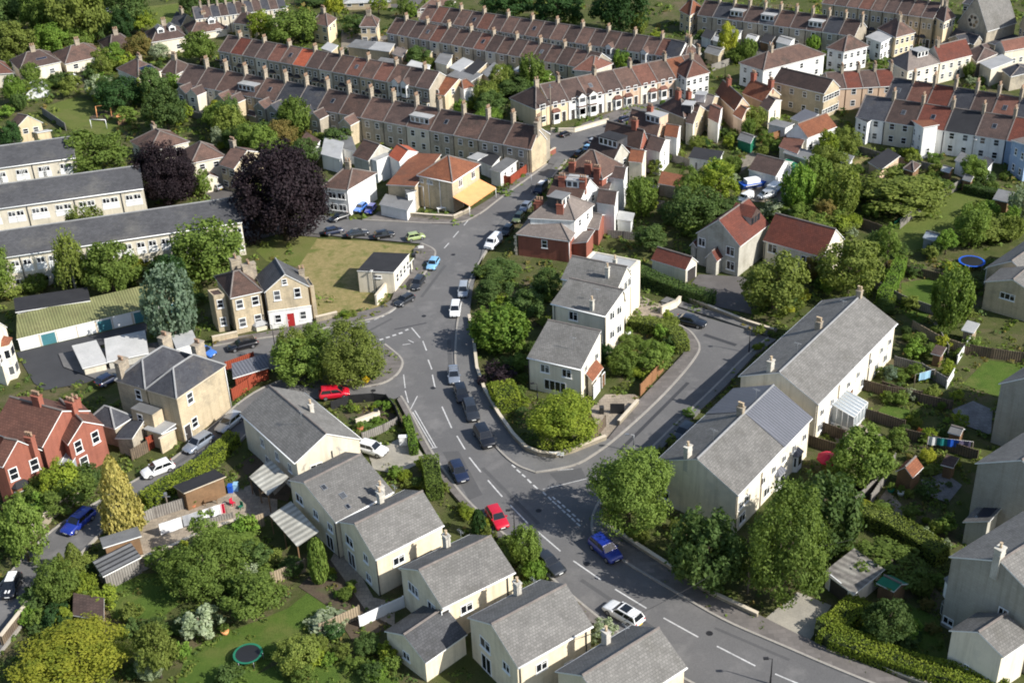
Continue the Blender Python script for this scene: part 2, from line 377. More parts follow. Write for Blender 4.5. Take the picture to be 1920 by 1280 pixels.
def roof_polys(kind, rp=.5, hi=.5):
    if kind in ('flat', 'mono', 'monou'): return [[(0, 0), (1, 0), (1, 1), (0, 1)]], []
    if kind == 'gable': return [[(0, 0), (1, 0), (1, rp), (0, rp)], [(0, rp), (1, rp), (1, 1), (0, 1)]], [((0, rp), (1, rp))]
    if kind == 'gablev': return [[(0, 0), (rp, 0), (rp, 1), (0, 1)], [(rp, 0), (1, 0), (1, 1), (rp, 1)]], [((rp, 0), (rp, 1))]
    if kind in ('hip', 'hipl', 'hipr'):
        a = hi if kind != 'hipr' else 0; b = 1 - hi if kind != 'hipl' else 1
        q = [[(0, 0), (1, 0), (b, .5), (a, .5)], [(a, .5), (b, .5), (1, 1), (0, 1)]]; rd = []
        if a > 0: q.append([(0, 0), (a, .5), (0, 1)]); rd += [((0, 0), (a, .5)), ((0, 1), (a, .5))]
        if b < 1: q.append([(1, 0), (1, 1), (b, .5)]); rd += [((1, 0), (b, .5)), ((1, 1), (b, .5))]
        if b > a: rd.append(((a, .5), (b, .5)))
        return q, rd
    if kind == 'hipv':
        q = [[(0, 0), (.5, hi), (.5, 1 - hi), (0, 1)], [(1, 0), (1, 1), (.5, 1 - hi), (.5, hi)], [(0, 0), (1, 0), (.5, hi)], [(0, 1), (.5, 1 - hi), (1, 1)]]
        return q, [((0, 0), (.5, hi)), ((1, 0), (.5, hi)), ((0, 1), (.5, 1 - hi)), ((1, 1), (.5, 1 - hi))] + ([((.5, hi), (.5, 1 - hi))] if hi < .5 else [])
class Plan:
    """a four-sided plan: A, side vectors U (A to B) and V (B to C)"""
    def __init__(s, A, U, V): s.A = Vector((A.x, A.y, 0)); s.U = Vector((U.x, U.y, 0)); s.V = Vector((V.x, V.y, 0)); s.W = s.U.length; s.D = s.V.length
    def P(s, u, v, z=0.0): p = s.A + s.U * u + s.V * v; return Vector((p.x, p.y, z))
    def centre(s): return s.P(.5, .5)
    def wall(s, side, t, inset):
        """point on a wall line and the outward direction; t runs a->b, b->c, d->c, a->d"""
        iu, iv = inset / s.W, inset / s.D
        if side == 'f': p = s.P(t, iv); along = s.U; out = -s.V
        elif side == 'k': p = s.P(t, 1 - iv); along = s.U; out = s.V
        elif side == 'r': p = s.P(1 - iu, t); along = s.V; out = s.U
        else: p = s.P(iu, t); along = s.V; out = -s.U
        a = along.normalized(); n = Vector((-a.y, a.x, 0))
        if n.dot(out) < 0: n = -n
        return p, a, n
def plan(a, b, c=None, z=0.0, depth=None):
    A, B = G(a, z), G(b, z); U = B - A
    if c is not None: V = G(c, z) - B
    else:
        n = Vector((-U.y, U.x, 0)).normalized(); V = n * depth
    return Plan(A, U, V)
def block(pl, ze, zr, kind, inv, wall_mb, roof_mb, inset=.25, th=.14, z0=0.0, rp=.5, hi=.5, rm=0, ridge=1, wm=0, parapet=0.0):
    """walls and roof of one block in the local frame given by inv (world to local)"""
    h = roof_h(kind, ze, zr, rp, hi); iu, iv = inset / pl.W, inset / pl.D
    if kind == 'gable': iu = min(iu, .12 / pl.W)
    if kind == 'gablev': iv = min(iv, .12 / pl.D)
    Lo = lambda p: inv @ p
    c = [(iu, iv), (1 - iu, iv), (1 - iu, 1 - iv), (iu, 1 - iv)]
    for i in range(4):
        a, b = c[i], c[(i + 1) % 4]
        ts = [0, 1]
        if kind == 'gable' and i in (1, 3): ts = [0, (rp if i == 1 else 1 - rp), 1]
        if kind == 'gablev' and i in (0, 2): ts = [0, (rp if i == 0 else 1 - rp), 1]
        if kind in ('hipr',) and i == 3 or kind == 'hipl' and i == 1: ts = [0, .5, 1]
        pts = [(a[0] + (b[0] - a[0]) * t, a[1] + (b[1] - a[1]) * t) for t in ts]
        top = [Lo(pl.P(u, v, h(u, v) - th * .9 + (parapet if kind == 'flat' else 0))) for u, v in pts]
        wall_mb.face([Lo(pl.P(*pts[0], z0)), Lo(pl.P(*pts[-1], z0))] + top[::-1], wm)
        if parapet and kind == 'flat':      # inner face and coping of the parapet
            pa = lambda q, d: (q[0] + (.5 - q[0]) * d, q[1] + (.5 - q[1]) * d)
            d = min(.2, .5 / min(pl.W, pl.D))
            o0, o1 = Lo(pl.P(*a, ze + parapet - th * .9)), Lo(pl.P(*b, ze + parapet - th * .9)); q0, q1 = pa(a, d), pa(b, d)
            wall_mb.face([o0, o1, Lo(pl.P(*q1, ze + parapet - th * .9)), Lo(pl.P(*q0, ze + parapet - th * .9))], wm)
            wall_mb.face([Lo(pl.P(*q0, ze)), Lo(pl.P(*q1, ze)), Lo(pl.P(*q1, ze + parapet - th * .9)), Lo(pl.P(*q0, ze + parapet - th * .9))], wm)
    polys, ridges = roof_polys(kind, rp, hi)
    if parapet and kind == 'flat': polys = [[c[0], c[1], c[2], c[3]]]
    for q in polys: roof_mb.face([Lo(pl.P(u, v, h(u, v))) for u, v in q], rm)
    e = [(0, 0), (1, 0), (1, 1), (0, 1)]
    if not (parapet and kind == 'flat'):
        for i in range(4):
            a, b = e[i], e[(i + 1) % 4]; ts = [0, 1]
            if kind == 'gable' and i in (1, 3): ts = [0, (rp if i == 1 else 1 - rp), 1]
            if kind == 'gablev' and i in (0, 2): ts = [0, (rp if i == 0 else 1 - rp), 1]
            if kind == 'hipr' and i == 3 or kind == 'hipl' and i == 1: ts = [0, .5, 1]
            for t0, t1 in zip(ts, ts[1:]):
                p = (a[0] + (b[0] - a[0]) * t0, a[1] + (b[1] - a[1]) * t0); q = (a[0] + (b[0] - a[0]) * t1, a[1] + (b[1] - a[1]) * t1)
                roof_mb.face([Lo(pl.P(*p, h(*p) - th)), Lo(pl.P(*q, h(*q) - th)), Lo(pl.P(*q, h(*q))), Lo(pl.P(*p, h(*p)))], 2 if ridge is not None else rm)
        roof_mb.face([Lo(pl.P(u, v, h(u, v) - th)) for u, v in e], rm) if kind == 'flat' else None
    if ridge is not None:
        for (a, b) in ridges:
            P, Q = Lo(pl.P(*a, h(*a) + .02)), Lo(pl.P(*b, h(*b) + .02))
            if (P - Q).length > .2: roof_mb.tube(P, Q, .13, n=6, m=ridge, smooth=False)
    return h
FOOT = []
class House:
    def __init__(s, name, label, cat, pl, group=None):
        s.pl = pl; FOOT.append([pl.P(0, 0), pl.P(1, 0), pl.P(1, 1), pl.P(0, 1)]); c = pl.centre(); s.rz = math.atan2(pl.U.y, pl.U.x)
        s.root = empty(name, (c.x, c.y, 0), s.rz); tag(s.root, label, cat, group)
        s.inv = (Matrix.Translation(c) @ Matrix.Rotation(s.rz, 4, 'Z')).inverted(); s.inset = .15; s.h = None; s.ann = {}
    def body(s, ze, zr, kind, wall, roof, ridge='ridge_tile', fascia='paint_white', **k):
        wm, rm = MB(), MB(); s.ze, s.zr, s.kind = ze, zr, kind; s.inset = k.get('inset', .25)
        s.h = block(s.pl, ze, zr, kind, s.inv, wm, rm, **k)
        s.wall = build('wall', wm, [M[wall]], s.root); s.roof = build('roof', rm, [M[roof], M[ridge], M[fascia]], s.root)
        return s
    def annex(s, pl, ze, zr, kind, wall, roof, name='extension', ridge='ridge_tile', fascia='paint_white', **k):
        wm, rm = MB(), MB(); h = block(pl, ze, zr, kind, s.inv, wm, rm, **k); s.ann[id(pl)] = (kind, k.get('inset', .25), pl)
        e = build(name, wm, [M[wall]], s.root); build('roof', rm, [M[roof], M[ridge], M[fascia]], e); return e
    def at(s, u, v, z=0.0): return s.inv @ s.pl.P(u, v, z)
    def place(s, side, t, z, pl=None, inset=None):
        i = s.inset if inset is None else inset
        if pl is None and inset is None and ((s.kind == 'gablev' and side in 'fk') or (s.kind == 'gable' and side in 'lr')): i = min(i, .12)
        if pl is not None and inset is None and id(pl) in s.ann:
            kd, i, _ = s.ann[id(pl)]
            if (kd == 'gablev' and side in 'fk') or (kd == 'gable' and side in 'lr'): i = min(i, .12)
        p, a, n = (pl or s.pl).wall(side, t, i)
        l = s.inv @ Vector((p.x, p.y, z)); ang = math.atan2(n.y, n.x) - math.pi / 2 - s.rz
        return l, ang
    def win(s, side, t, z, w=1.2, h=1.2, style='casement', frame='paint_white', pl=None, inset=None, far=False):
        l, a = s.place(side, t, z, pl, inset)
        if far: return link('window', far_window_mesh(w, h), s.root, l, a)
        fm, pm = window_meshes(w, h, style, frame); o = link('window', fm, s.root, l, a); link('pane', pm, o); return o
    def wins(s, side, ts, zs, w=1.2, h=1.2, style='casement', **k):
        for z in zs:
            for t in ts: s.win(side, t, z, w, h, style, **k)
    def door(s, side, t, w=.95, h=2.05, mat='door_dark', pl=None, z=0.02, name='door', inset=None):
        l, a = s.place(side, t, z, pl, inset); return link(name, door_mesh(w, h, mat), s.root, l, a)
    def chim(s, u, v, dz=-.1, turn=False, **k):
        p = s.at(u, v, s.h(u, v) + dz); return add_chimney(s.root, p.x, p.y, p.z, rz=math.pi / 2 if turn else 0.0, **k)
    def bay(s, side, t, w=2.0, d=.7, z0=0.0, z1=2.7, wall='wall_bath', roof='roof_black', gable=False, storeys=1, inset=None, pl=None):
        l, a = s.place(side, t, 0, pl, inset); b, r = MB(), MB(); gs = [MB() for _ in range(storeys)]
        pts = [(-w / 2, 0), (-w / 2 + d * .6, d), (w / 2 - d * .6, d), (w / 2, 0)]
        b.prism(pts + [(w / 2, -.05), (-w / 2, -.05)], z0, z1)
        if gable:
            r.face([(-w / 2 - .1, d + .15, z1), (0, d + .15, z1 + w * .45), (0, -1.6, z1 + w * .45), (-w / 2 - .1, -1.6, z1)]); r.face([(w / 2 + .1, d + .15, z1), (w / 2 + .1, -1.6, z1), (0, -1.6, z1 + w * .45), (0, d + .15, z1 + w * .45)])
            b.face([(-w / 2, d + .05, z1), (w / 2, d + .05, z1), (0, d + .05, z1 + w * .43)]); b.face([(-w / 2, d + .05, z1), (w / 2, d + .05, z1), (w / 2, -.5, z1), (-w / 2, -.5, z1)])
        else:
            k = .12; o = [(-w / 2 - k, 0), (-w / 2 + d * .6 - k, d + k), (w / 2 - d * .6 + k, d + k), (w / 2 + k, 0)]
            for i in range(3): r.face([(*o[i], z1), (*o[i + 1], z1), (w / 2 * .5 if i >= 1 else -w / 2 * .5, 0, z1 + .55)] + ([(-w / 2 * .5, 0, z1 + .55)] if i == 1 else []))
            r.prism(o, z1 - .1, z1)
        for k in range(storeys):
            zz = .75 + k * 2.6; n_ = Vector((pts[1][1], pts[0][0] - pts[1][0], 0))
            for i in range(3):
                p, q = Vector((*pts[i], 0)), Vector((*pts[i + 1], 0)); dd = (q - p).normalized(); nn = Vector((-dd.y, dd.x, 0)); L = (q - p).length
                def Z(x, z, o): v = p + dd * x + nn * o; return (v.x, v.y, z)
                G_ = gs[k]
                G_.face([Z(.1, zz, .02), Z(L - .1, zz, .02), Z(L - .1, zz + 1.4, .02), Z(.1, zz + 1.4, .02)], 1)
                G_.face([Z(.18, zz + .08, .03), Z(L - .18, zz + .08, .03), Z(L - .18, zz + 1.32, .03), Z(.18, zz + 1.32, .03)], 0)
        o = build('bay', b, M[wall], s.root, l, a); build('roof', r, M[roof], o)
        for g in gs: build('bay_window', g, [M['window_glass'], M['paint_white']], o)
        return o
    def dormer(s, u, v, side, w=2.2, d=2.4, h=1.6, roof='roof_felt', wall='roof_umber', kind='flat', sink=.3, front='paint_white'):
        """box dormer facing a side; u, v = middle of its front"""
        p = s.at(u, v, s.h(u, v) - sink); _, a = s.place(side, .5, 0)
        b, r, g = MB(), MB(), MB(); b.box(-w / 2, -d, 0, w / 2, 0, h)
        if kind == 'flat': r.box(-w / 2 - .15, -d, h, w / 2 + .15, .2, h + .14, bottom=True)
        else:
            r.face([(-w / 2 - .15, .15, h), (0, .15, h + w * .4), (0, -d - 1, h + w * .4), (-w / 2 - .15, -d - 1, h)]); r.face([(w / 2 + .15, .15, h), (w / 2 + .15, -d - 1, h), (0, -d - 1, h + w * .4), (0, .15, h + w * .4)])
            b.face([(-w / 2, .0, h), (w / 2, 0, h), (0, 0, h + w * .38)], 1)
        b.face([(-w / 2, .01, 0), (w / 2, .01, 0), (w / 2, .01, h), (-w / 2, .01, h)], 1)
        n = max(1, int(w / 1.0))
        for i in range(n):
            x0 = -w / 2 + w * (i + .15) / n; x1 = -w / 2 + w * (i + .85) / n; g.face([(x0, .03, h * .3), (x1, .03, h * .3), (x1, .03, h * .86), (x0, .03, h * .86)])
        o = build('dormer', b, [M[wall], M[front]], s.root, p, a); build('roof', r, M[roof], o)
        for i in range(len(g.f)): q = MB(); q.face([g.v[j] for j in g.f[i]]); build('window', q, M['window_glass'], o)
        return o
    def rooflight(s, u, v, w=.8, h=1.1, name='rooflight', mat='window_glass', frame='galvanised'):
        """glass lying on the slope at u, v"""
        e = .01; p = s.at(u, v, s.h(u, v)); pu = s.at(u + e, v, s.h(u + e, v)); pv = s.at(u, v + e, s.h(u, v + e))
        a = (pu - p).normalized(); b = (pv - p).normalized(); n = a.cross(b).normalized()
        if n.z < 0: n = -n
        if abs(a.z) > abs(b.z): a, b = b, a
        k = MB(); Q = lambda x, y, z: p + a * x + b * y + n * z
        for (x, y, z, mi) in ((w / 2, h / 2, .07, 1), (w / 2 - .08, h / 2 - .08, .085, 0)):
            k.face([Q(-x, -y, z), Q(x, -y, z), Q(x, y, z), Q(-x, y, z)], mi)
        c4 = [(-w / 2, -h / 2), (w / 2, -h / 2), (w / 2, h / 2), (-w / 2, h / 2)]
        for i in range(4):
            x0, y0 = c4[i]; x1, y1 = c4[(i + 1) % 4]; k.face([Q(x0, y0, -.02), Q(x1, y1, -.02), Q(x1, y1, .07), Q(x0, y0, .07)], 1)
        return build(name, k, [M[mat], M[frame]], s.root)
    def pipe(s, side, t, ze=None, r=.06, mat='plastic_black'):
        l, a = s.place(side, t, 0); k = MB(); k.tube((0, .1, 0), (0, .1, (ze or s.ze) - .15), r, n=6); return build('drainpipe', k, M[mat], s.root, l, a)
    def gutter(s, sides='fk', mat='paint_white'):
        k = MB(); e = {'f': ((0, 0), (1, 0)), 'k': ((0, 1), (1, 1)), 'r': ((1, 0), (1, 1)), 'l': ((0, 0), (0, 1))}
        for sd_ in sides:
            a, b = e[sd_]; _, _, n = s.pl.wall(sd_, .5, 0); o = (s.inv.to_3x3() @ n) * .05
            k.tube(s.at(*a, s.ze - .1) + o, s.at(*b, s.ze - .1) + o, .07, n=6)
            build('gutter', k, M[mat], s.root); k = MB()
def cons(h, pl, ze, zr, kind='mono', name='conservatory', solid='conservatory_glass'):
    """glazed lean-to"""
    g, f = MB(), MB(); hh = roof_h(kind, ze, zr); Lo = lambda p: h.inv @ p
    c = [(0, 0), (1, 0), (1, 1), (0, 1)]
    for i in range(4):
        a, b = c[i], c[(i + 1) % 4]
        g.face([Lo(pl.P(*a, .5)), Lo(pl.P(*b, .5)), Lo(pl.P(*b, hh(*b))), Lo(pl.P(*a, hh(*a)))]); f.face([Lo(pl.P(*a, 0)), Lo(pl.P(*b, 0)), Lo(pl.P(*b, .5)), Lo(pl.P(*a, .5))])
        n = 4
        for k in range(n + 1):
            u, v = a[0] + (b[0] - a[0]) * k / n, a[1] + (b[1] - a[1]) * k / n
            f.tube(Lo(pl.P(u, v, 0)), Lo(pl.P(u, v, hh(u, v))), .05, n=4)
    for q in roof_polys(kind)[0]: g.face([Lo(pl.P(u, v, hh(u, v))) for u, v in q])
    n = 6
    for k in range(n + 1):
        u = k / n; f.tube(Lo(pl.P(u, 0, hh(u, 0) + .03)), Lo(pl.P(u, 1, hh(u, 1) + .03)), .05, n=4)
    for a, b in (((0, 0), (1, 0)), ((0, 1), (1, 1))): f.tube(Lo(pl.P(*a, hh(*a))), Lo(pl.P(*b, hh(*b))), .06, n=4)
    o = build(name, f, M['paint_white'], h.root); build('pane', g, M[solid], o); return o

# ---------------------------------------------------------------- terraces: the first house of a row is built, the rest are copied
ORD = ['first', 'second', 'third', 'fourth', 'fifth', 'sixth', 'seventh', 'eighth', 'ninth', 'tenth', 'eleventh', 'twelfth', 'thirteenth', 'fourteenth', 'fifteenth', 'sixteenth', 'seventeenth', 'eighteenth', 'nineteenth', 'twentieth', 'twenty-first', 'twenty-second', 'twenty-third', 'twenty-fourth']
ROOFWORD = dict(roof_brown='brown', roof_red_brown='reddish brown', roof_umber='dark brown', roof_clay='clay', roof_orange='bright orange', roof_slate='slate', roof_red='red', roof_grey='grey', roof_black='black')
def terrace(p0, p1, n, depth, ze, zr, colours, where, group, wall='wall_bath', bays=False, wing=False, dormers=(), chim=1, walls=None, wing_roof=None, wing_len=3.2, hood='roof_black', win_z=(.8, 3.2), lights=(), ch_v=.5, ends='gable', gable_bays=(), rp=.5, wing_first=0, wing_last=99, bayw='wall_bath', ch_h=1.2, nwin=1, doors=('door_dark',), bay2=False):
    A, B = G(p0, ze), G(p1, ze); A.z = B.z = 0; U = (B - A) / n; out = []
    nrm = Vector((-U.y, U.x, 0)).normalized()
    if nrm.y < 0: nrm = -nrm
    protos = {}; FOOT.append([A, B, B + nrm * depth, A + nrm * depth])
    for i in range(n):
        col = colours[i % len(colours)]; wcol = walls[i % len(walls)] if walls else wall
        hasw = wing and wing_first <= i <= wing_last
        dm = i in dormers; ck = chim and (i % chim == 0); mir = i % 2; gb = i in gable_bays; rl = i in lights
        key = (hasw, dm, bool(ck), mir, gb, rl); org = A + U * i
        label = f"{ORD[i]} house from the left in {where}, {ROOFWORD.get(col, 'tiled')} roof"
        if key not in protos:
            pl = Plan(org, U, nrm * depth); h = House('terraced_house', label, 'house', pl, group)
            h.body(ze, zr, 'gable', wcol, col, inset=.15, rp=rp)
            W = pl.W; s_ = -1 if mir else 1
            if bays:
                h.bay('f', .5 - s_ * .2, W * .5, .6, 0, 2.5, wall=bayw, roof=hood, storeys=1, inset=.15)
                if gb: h.bay('f', .5 - s_ * .2, W * .55, .6, 2.6, ze + .3, wall='wall_white', roof=col, gable=True, storeys=2, inset=.15)
                h.door('f', .5 + s_ * .25, .8, 2.0, doors[i % len(doors)], inset=.15)
                for t in (.3, .72): h.win('f', t, win_z[1], W * .22, 1.25, inset=.15, far=True)
            else:
                for t in ([.5] if nwin == 1 else [.28, .72]):
                    for z in win_z: h.win('f', t, z, min(1.0, W * .3), 1.25, inset=.15, far=True)
            if hasw:
                wpl = Plan(org + U * (.02 if mir else .42) - nrm * wing_len, U * .56, nrm * (wing_len + .3))
                h.annex(wpl, ze - .7, ze + .5, 'gablev', wcol, wing_roof or col, 'rear_wing', inset=.1)
                h.win('f', .5, ze - 2.4, W * .2, 1.1, pl=wpl, far=True, inset=.1); h.win('f', .5, .8, W * .2, 1.1, pl=wpl, far=True, inset=.1)
            if dm: h.dormer(.5, .12, 'f', W * .8, depth * .45, 1.5, roof='roof_felt_pale', wall='roof_umber')
            if rl: h.rooflight(.5, .25, .8, 1.1)
            vg = MB(); e_ = .03
            for v0, v1 in ((0, rp), (rp, 1)):
                P_, Q_ = h.at(e_, v0, h.h(0, v0) + .0), h.at(e_, v1, h.h(0, v1) + .0); vg.tube(P_, Q_, .14, n=4, smooth=False)
            build('party_wall', vg, M['ridge_tile'], h.root)
            if ck: h.chim(1 if not mir else 1, ch_v, w=1.05, d=.5, h=ch_h, turn=True, npot=3, subs=True)
            index_children(h.root); protos[key] = (h.root, org); r = h.root
        else:
            pr, o0 = protos[key]; r = copy_tree(pr); r.location = pr.location + (org - o0); tag(r, label, 'house', group)
        for ch in CH.get(r.name, []):
            nm = ch.name.split('.')[0]
            if nm == 'roof': recolour(ch, M[col])
            if nm == 'wall': recolour(ch, M[wcol])
            if nm == 'rear_wing':
                recolour(ch, M[wcol])
                for g in CH.get(ch.name, []): recolour(g, M[wing_roof or col])
        out.append(r)
    return out
def rise(eave, base):
    """height above the ground of a sighted eave that stands over a sighted base"""
    B = G(base); lo, hi = 0.0, 25.0
    for _ in range(40):
        m_ = (lo + hi) / 2
        if G(eave, m_).y > B.y: lo = m_
        else: hi = m_
    return lo
def house(name, label, a, b, c=None, ze=5.0, zr=7.5, kind='gable', wall='wall_bath', roof='roof_brown', depth=None, group=None, cat='house', **k):
    h = House(name, label, cat, plan(a, b, c, ze, depth), group); h.body(ze, zr, kind, wall, roof, **k)
    LANDMARKS_H.append((label, ((px(a)[0] + px(b)[0]) / 2, (px(a)[1] + px(b)[1]) / 2))); return h
LANDMARKS_H = []
# ---------------------------------------------------------------- ground, roads, pavements, lawns
def struct(o): o['kind'] = 'structure'; return o
g = MB(); g.face([(-3000, -600, 0), (3000, -600, 0), (3000, 4000, 0), (-3000, 4000, 0)]); struct(build('ground', g, M['garden_ground']))
_lay = [0]
def ground_patch(name, mat, pts, z=None):
    """a level sheet, each one 4 mm above the last"""
    _lay[0] += 1; z = z if z is not None else .004 * _lay[0]
    k = MB(); k.prism([G(p) for p in pts], z, z, top=True); return struct(build(name, k, M[mat]))
def offset_line(pts, d):
    out = []
    for i, p in enumerate(pts):
        a = pts[max(0, i - 1)]; b = pts[min(len(pts) - 1, i + 1)]; t = (b - a).normalized(); out.append(p + Vector((-t.y, t.x, 0)) * d)
    return out
def smooth_line(pts, it=2):
    for _ in range(it):
        q = [pts[0]]
        for a, b in zip(pts, pts[1:]): q += [a * .75 + b * .25, a * .25 + b * .75]
        q.append(pts[-1]); pts = q
    return pts
def strip(name, mat, pts, w, z0, z1, smooth=2, side=0):
    """a band of constant width along a sighted line; side moves it off the line"""
    P = smooth_line([G(p) for p in pts], smooth); k = MB(); a = offset_line(P, (side + .5) * w); b = offset_line(P, (side - .5) * w)
    for i in range(len(P) - 1):
        q = [a[i], b[i], b[i + 1], a[i + 1]]
        k.face([(v.x, v.y, z1) for v in q])
        if z1 > z0 + .02:
            k.face([(a[i].x, a[i].y, z0), (a[i + 1].x, a[i + 1].y, z0), (a[i + 1].x, a[i + 1].y, z1), (a[i].x, a[i].y, z1)]); k.face([(b[i].x, b[i].y, z0), (b[i + 1].x, b[i + 1].y, z0), (b[i + 1].x, b[i + 1].y, z1), (b[i].x, b[i].y, z1)])
    return build(name, k, M[mat])
def pavement(pts, mat="pavement", h=.36):
    k = MB(); k.prism([G(p) for p in pts], 0, h); return struct(build('pavement', k, M[mat]))
def kerb(pts, w=.28, h=.385): return struct(strip('kerb', 'kerb_stone', pts, w, 0, h))
def dash(a, b, w=.13, z=.2):
    p, q = G(a), G(b); d = (q - p).normalized(); n = Vector((-d.y, d.x, 0)) * w / 2
    return [p + n, p - n, q - n, q + n]
def markings(name, segs, w=.13):
    k = MB()
    for a, b in segs: k.face([(v.x, v.y, ROAD_Z + .004) for v in dash(a, b, w)])
    return struct(build(name, k, M['marking']))
ROAD_Z = .25
# lawns, yards, drives
ground_patch('lawn', 'grass_field', [(255, 15), (345, 5), (345, 38), (262, 62)])
ground_patch('lawn', 'grass_field', [('A', 240, 600), ('A', 420, 540), ('A', 600, 590), ('A', 740, 640), ('A', 720, 720), ('A', 560, 830), ('A', 420, 740)])
ground_patch('lawn', 'grass_dry', [(560, 490), (588, 447), (690, 452), (783, 462), (768, 478), (735, 545), (705, 580), (600, 603), (575, 560)])
ground_patch('lawn', 'grass_field', [(480, 470), (520, 440), (600, 440), (560, 500), (500, 490)])
ground_patch('lawn', 'grass_lawn', [(600, 1092), (626, 1118), (618, 1158), (530, 1222), (450, 1290), (330, 1290), (350, 1220), (440, 1180), (540, 1140)])
ground_patch('lawn', 'grass_lawn', [(195, 1110), (240, 1075), (330, 1075), (340, 1130), (300, 1160), (210, 1160)])
ground_patch('lawn', 'grass_lawn', [(430, 1290), (520, 1245), (700, 1230), (760, 1290)])
ground_patch('lawn', 'grass_field', [(1640, 440), (1800, 356), (1890, 372), (1900, 405), (1810, 414), (1745, 470), (1640, 486), (1590, 465)])
ground_patch('lawn', 'grass_lawn', [(1690, 530), (1760, 520), (1775, 560), (1720, 610), (1690, 585)])
ground_patch('lawn', 'grass_lawn', [(1640, 775), (1660, 758), (1706, 768), (1704, 795), (1660, 790)])
ground_patch('lawn', 'grass_lawn', [(1805, 720), (1850, 675), (1920, 685), (1930, 730), (1870, 745)])
ground_patch('lawn', 'grass_lawn', [(1675, 690), (1700, 670), (1725, 685), (1705, 700)])
ground_patch('lawn', 'grass_lawn', [(1590, 1240), (1620, 1150), (1700, 1130), (1760, 1160), (1780, 1240), (1700, 1260)])
ground_patch('lawn', 'grass_field', [(890, 175), (885, 150), (940, 155), (930, 185)])
ground_patch('lawn', 'grass_lawn', [(663, 793), (720, 785), (745, 800), (730, 812), (680, 812)])
ground_patch('soil_bed', 'soil', [(640, 768), (730, 752), (748, 800), (700, 812), (660, 800)], .02)
ground_patch('soil_bed', 'soil', [(560, 1100), (600, 1060), (640, 1040), (690, 1110), (730, 1180), (660, 1200), (620, 1140)])
ground_patch('yard', 'paving', [(640, 1010), (700, 1120), (740, 1130), (740, 1175), (690, 1150), (620, 1050)])
ground_patch('yard', 'paving', [(255, 985), (430, 925), (520, 890), (520, 960), (420, 1000), (260, 1075)])
ground_patch('yard', 'soil', [(450, 870), (510, 830), (560, 870), (540, 940), (480, 930)])
ground_patch('drive', 'concrete', [(690, 850), (765, 815), (800, 862), (745, 890), (700, 880)])
ground_patch('drive', 'concrete', [('J', 450, 930), ('J', 640, 775), ('J', 830, 850), ('J', 700, 1060)])
ground_patch('drive', 'paving', [(1105, 770), (1135, 740), (1190, 740), (1210, 755), (1160, 825), (1135, 830)])
ground_patch('yard', 'paving', [(1160, 560), (1200, 555), (1275, 585), (1260, 600), (1160, 600)])
ground_patch('yard', 'asphalt_warm', [(1310, 515), (1400, 520), (1410, 590), (1340, 575), (1290, 540)])
ground_patch('yard', 'asphalt_dark', [('D', 90, 690), ('D', 820, 520), ('D', 820, 590), ('D', 560, 650), ('D', 600, 740), ('D', 640, 800), ('D', 480, 860), ('D', 250, 900), ('D', 190, 860)])
ground_patch('yard', 'paving_grey', [('F', 1500, 1010), ('F', 1620, 960), ('F', 1730, 1010), ('F', 1720, 1150), ('F', 1560, 1090)])
ground_patch('yard', 'gravel', [('J', 1050, 320), ('J', 1140, 200), ('J', 1260, 330), ('J', 1180, 400)])
ground_patch('yard', 'paving_grey', [('J', 1330, 150), ('J', 1460, 110), ('J', 1560, 180), ('J', 1480, 280), ('J', 1350, 230)])
ground_patch('yard', 'paving', [(1560, 800), (1600, 790), (1660, 820), (1640, 850), (1570, 840)])
ground_patch('yard', 'paving', [('C', 360, 990), ('C', 560, 1000), ('C', 720, 1080), ('C', 600, 1130), ('C', 310, 1130)])
ground_patch('path', 'gravel', [('C', 290, 910), ('C', 390, 850), ('C', 450, 870), ('C', 330, 960)])
ground_patch('lawn', 'grass_dry', [('C', 940, 900), ('C', 1060, 860), ('C', 1130, 900), ('C', 1080, 1000), ('C', 950, 990)])
ground_patch('yard', 'paving', [(490, 880), (520, 860), (545, 900), (515, 930)])
ground_patch('yard', 'asphalt_warm', [(360, 340), (415, 335), (455, 380), (480, 420), (600, 405), (600, 446), (520, 440), (470, 455), (440, 420), (400, 380)])
ground_patch('yard', 'gravel', [(700, 90), (800, 60), (900, 110), (960, 150), (880, 160), (780, 130)])
ground_patch('yard', 'gravel', [(640, 60), (720, 70), (760, 110), (700, 120), (640, 100)])
ground_patch('yard', 'asphalt_warm', [(1300, 55), (1520, 95), (1530, 130), (1400, 100), (1300, 80)])

# roads
def road(pts, mat='asphalt'):
    _lay.append(0); k = MB(); z = ROAD_Z - .002 * (len(_lay) - 1); k.prism([G(p) for p in pts], z, z); return struct(build('road', k, M[mat]))
MAIN_R = [(1062, 302), (1040, 330), (1000, 378), (950, 425), (912, 470), (880, 530), (862, 580), (855, 630), (853, 690), (868, 740), (897, 795), (930, 842), (965, 875), (1004, 889)]
SIDE_L = [(1004, 889), (1040, 884), (1082, 875), (1115, 855), (1150, 830), (1225, 763), (1278, 707), (1308, 668), (1313, 652), (1303, 634), (1290, 620), (1255, 605)]
SIDE_R = [(1240, 570), (1345, 604), (1405, 622), (1440, 636), (1400, 668), (1345, 724), (1275, 790), (1217, 848), (1150, 905), (1112, 960), (1108, 1000), (1125, 1022)]
SOUTH_R = [(1125, 1022), (1169, 1056), (1238, 1096), (1280, 1122), (1361, 1169), (1461, 1211), (1569, 1258), (1700, 1310), (1960, 1400)]
SOUTH_L = [(1700, 1460), (1420, 1340), (1290, 1283), (1200, 1220), (1110, 1152), (1039, 1092), (965, 1022), (888, 954), (855, 917), (815, 860), (790, 815), (765, 765), (752, 746)]
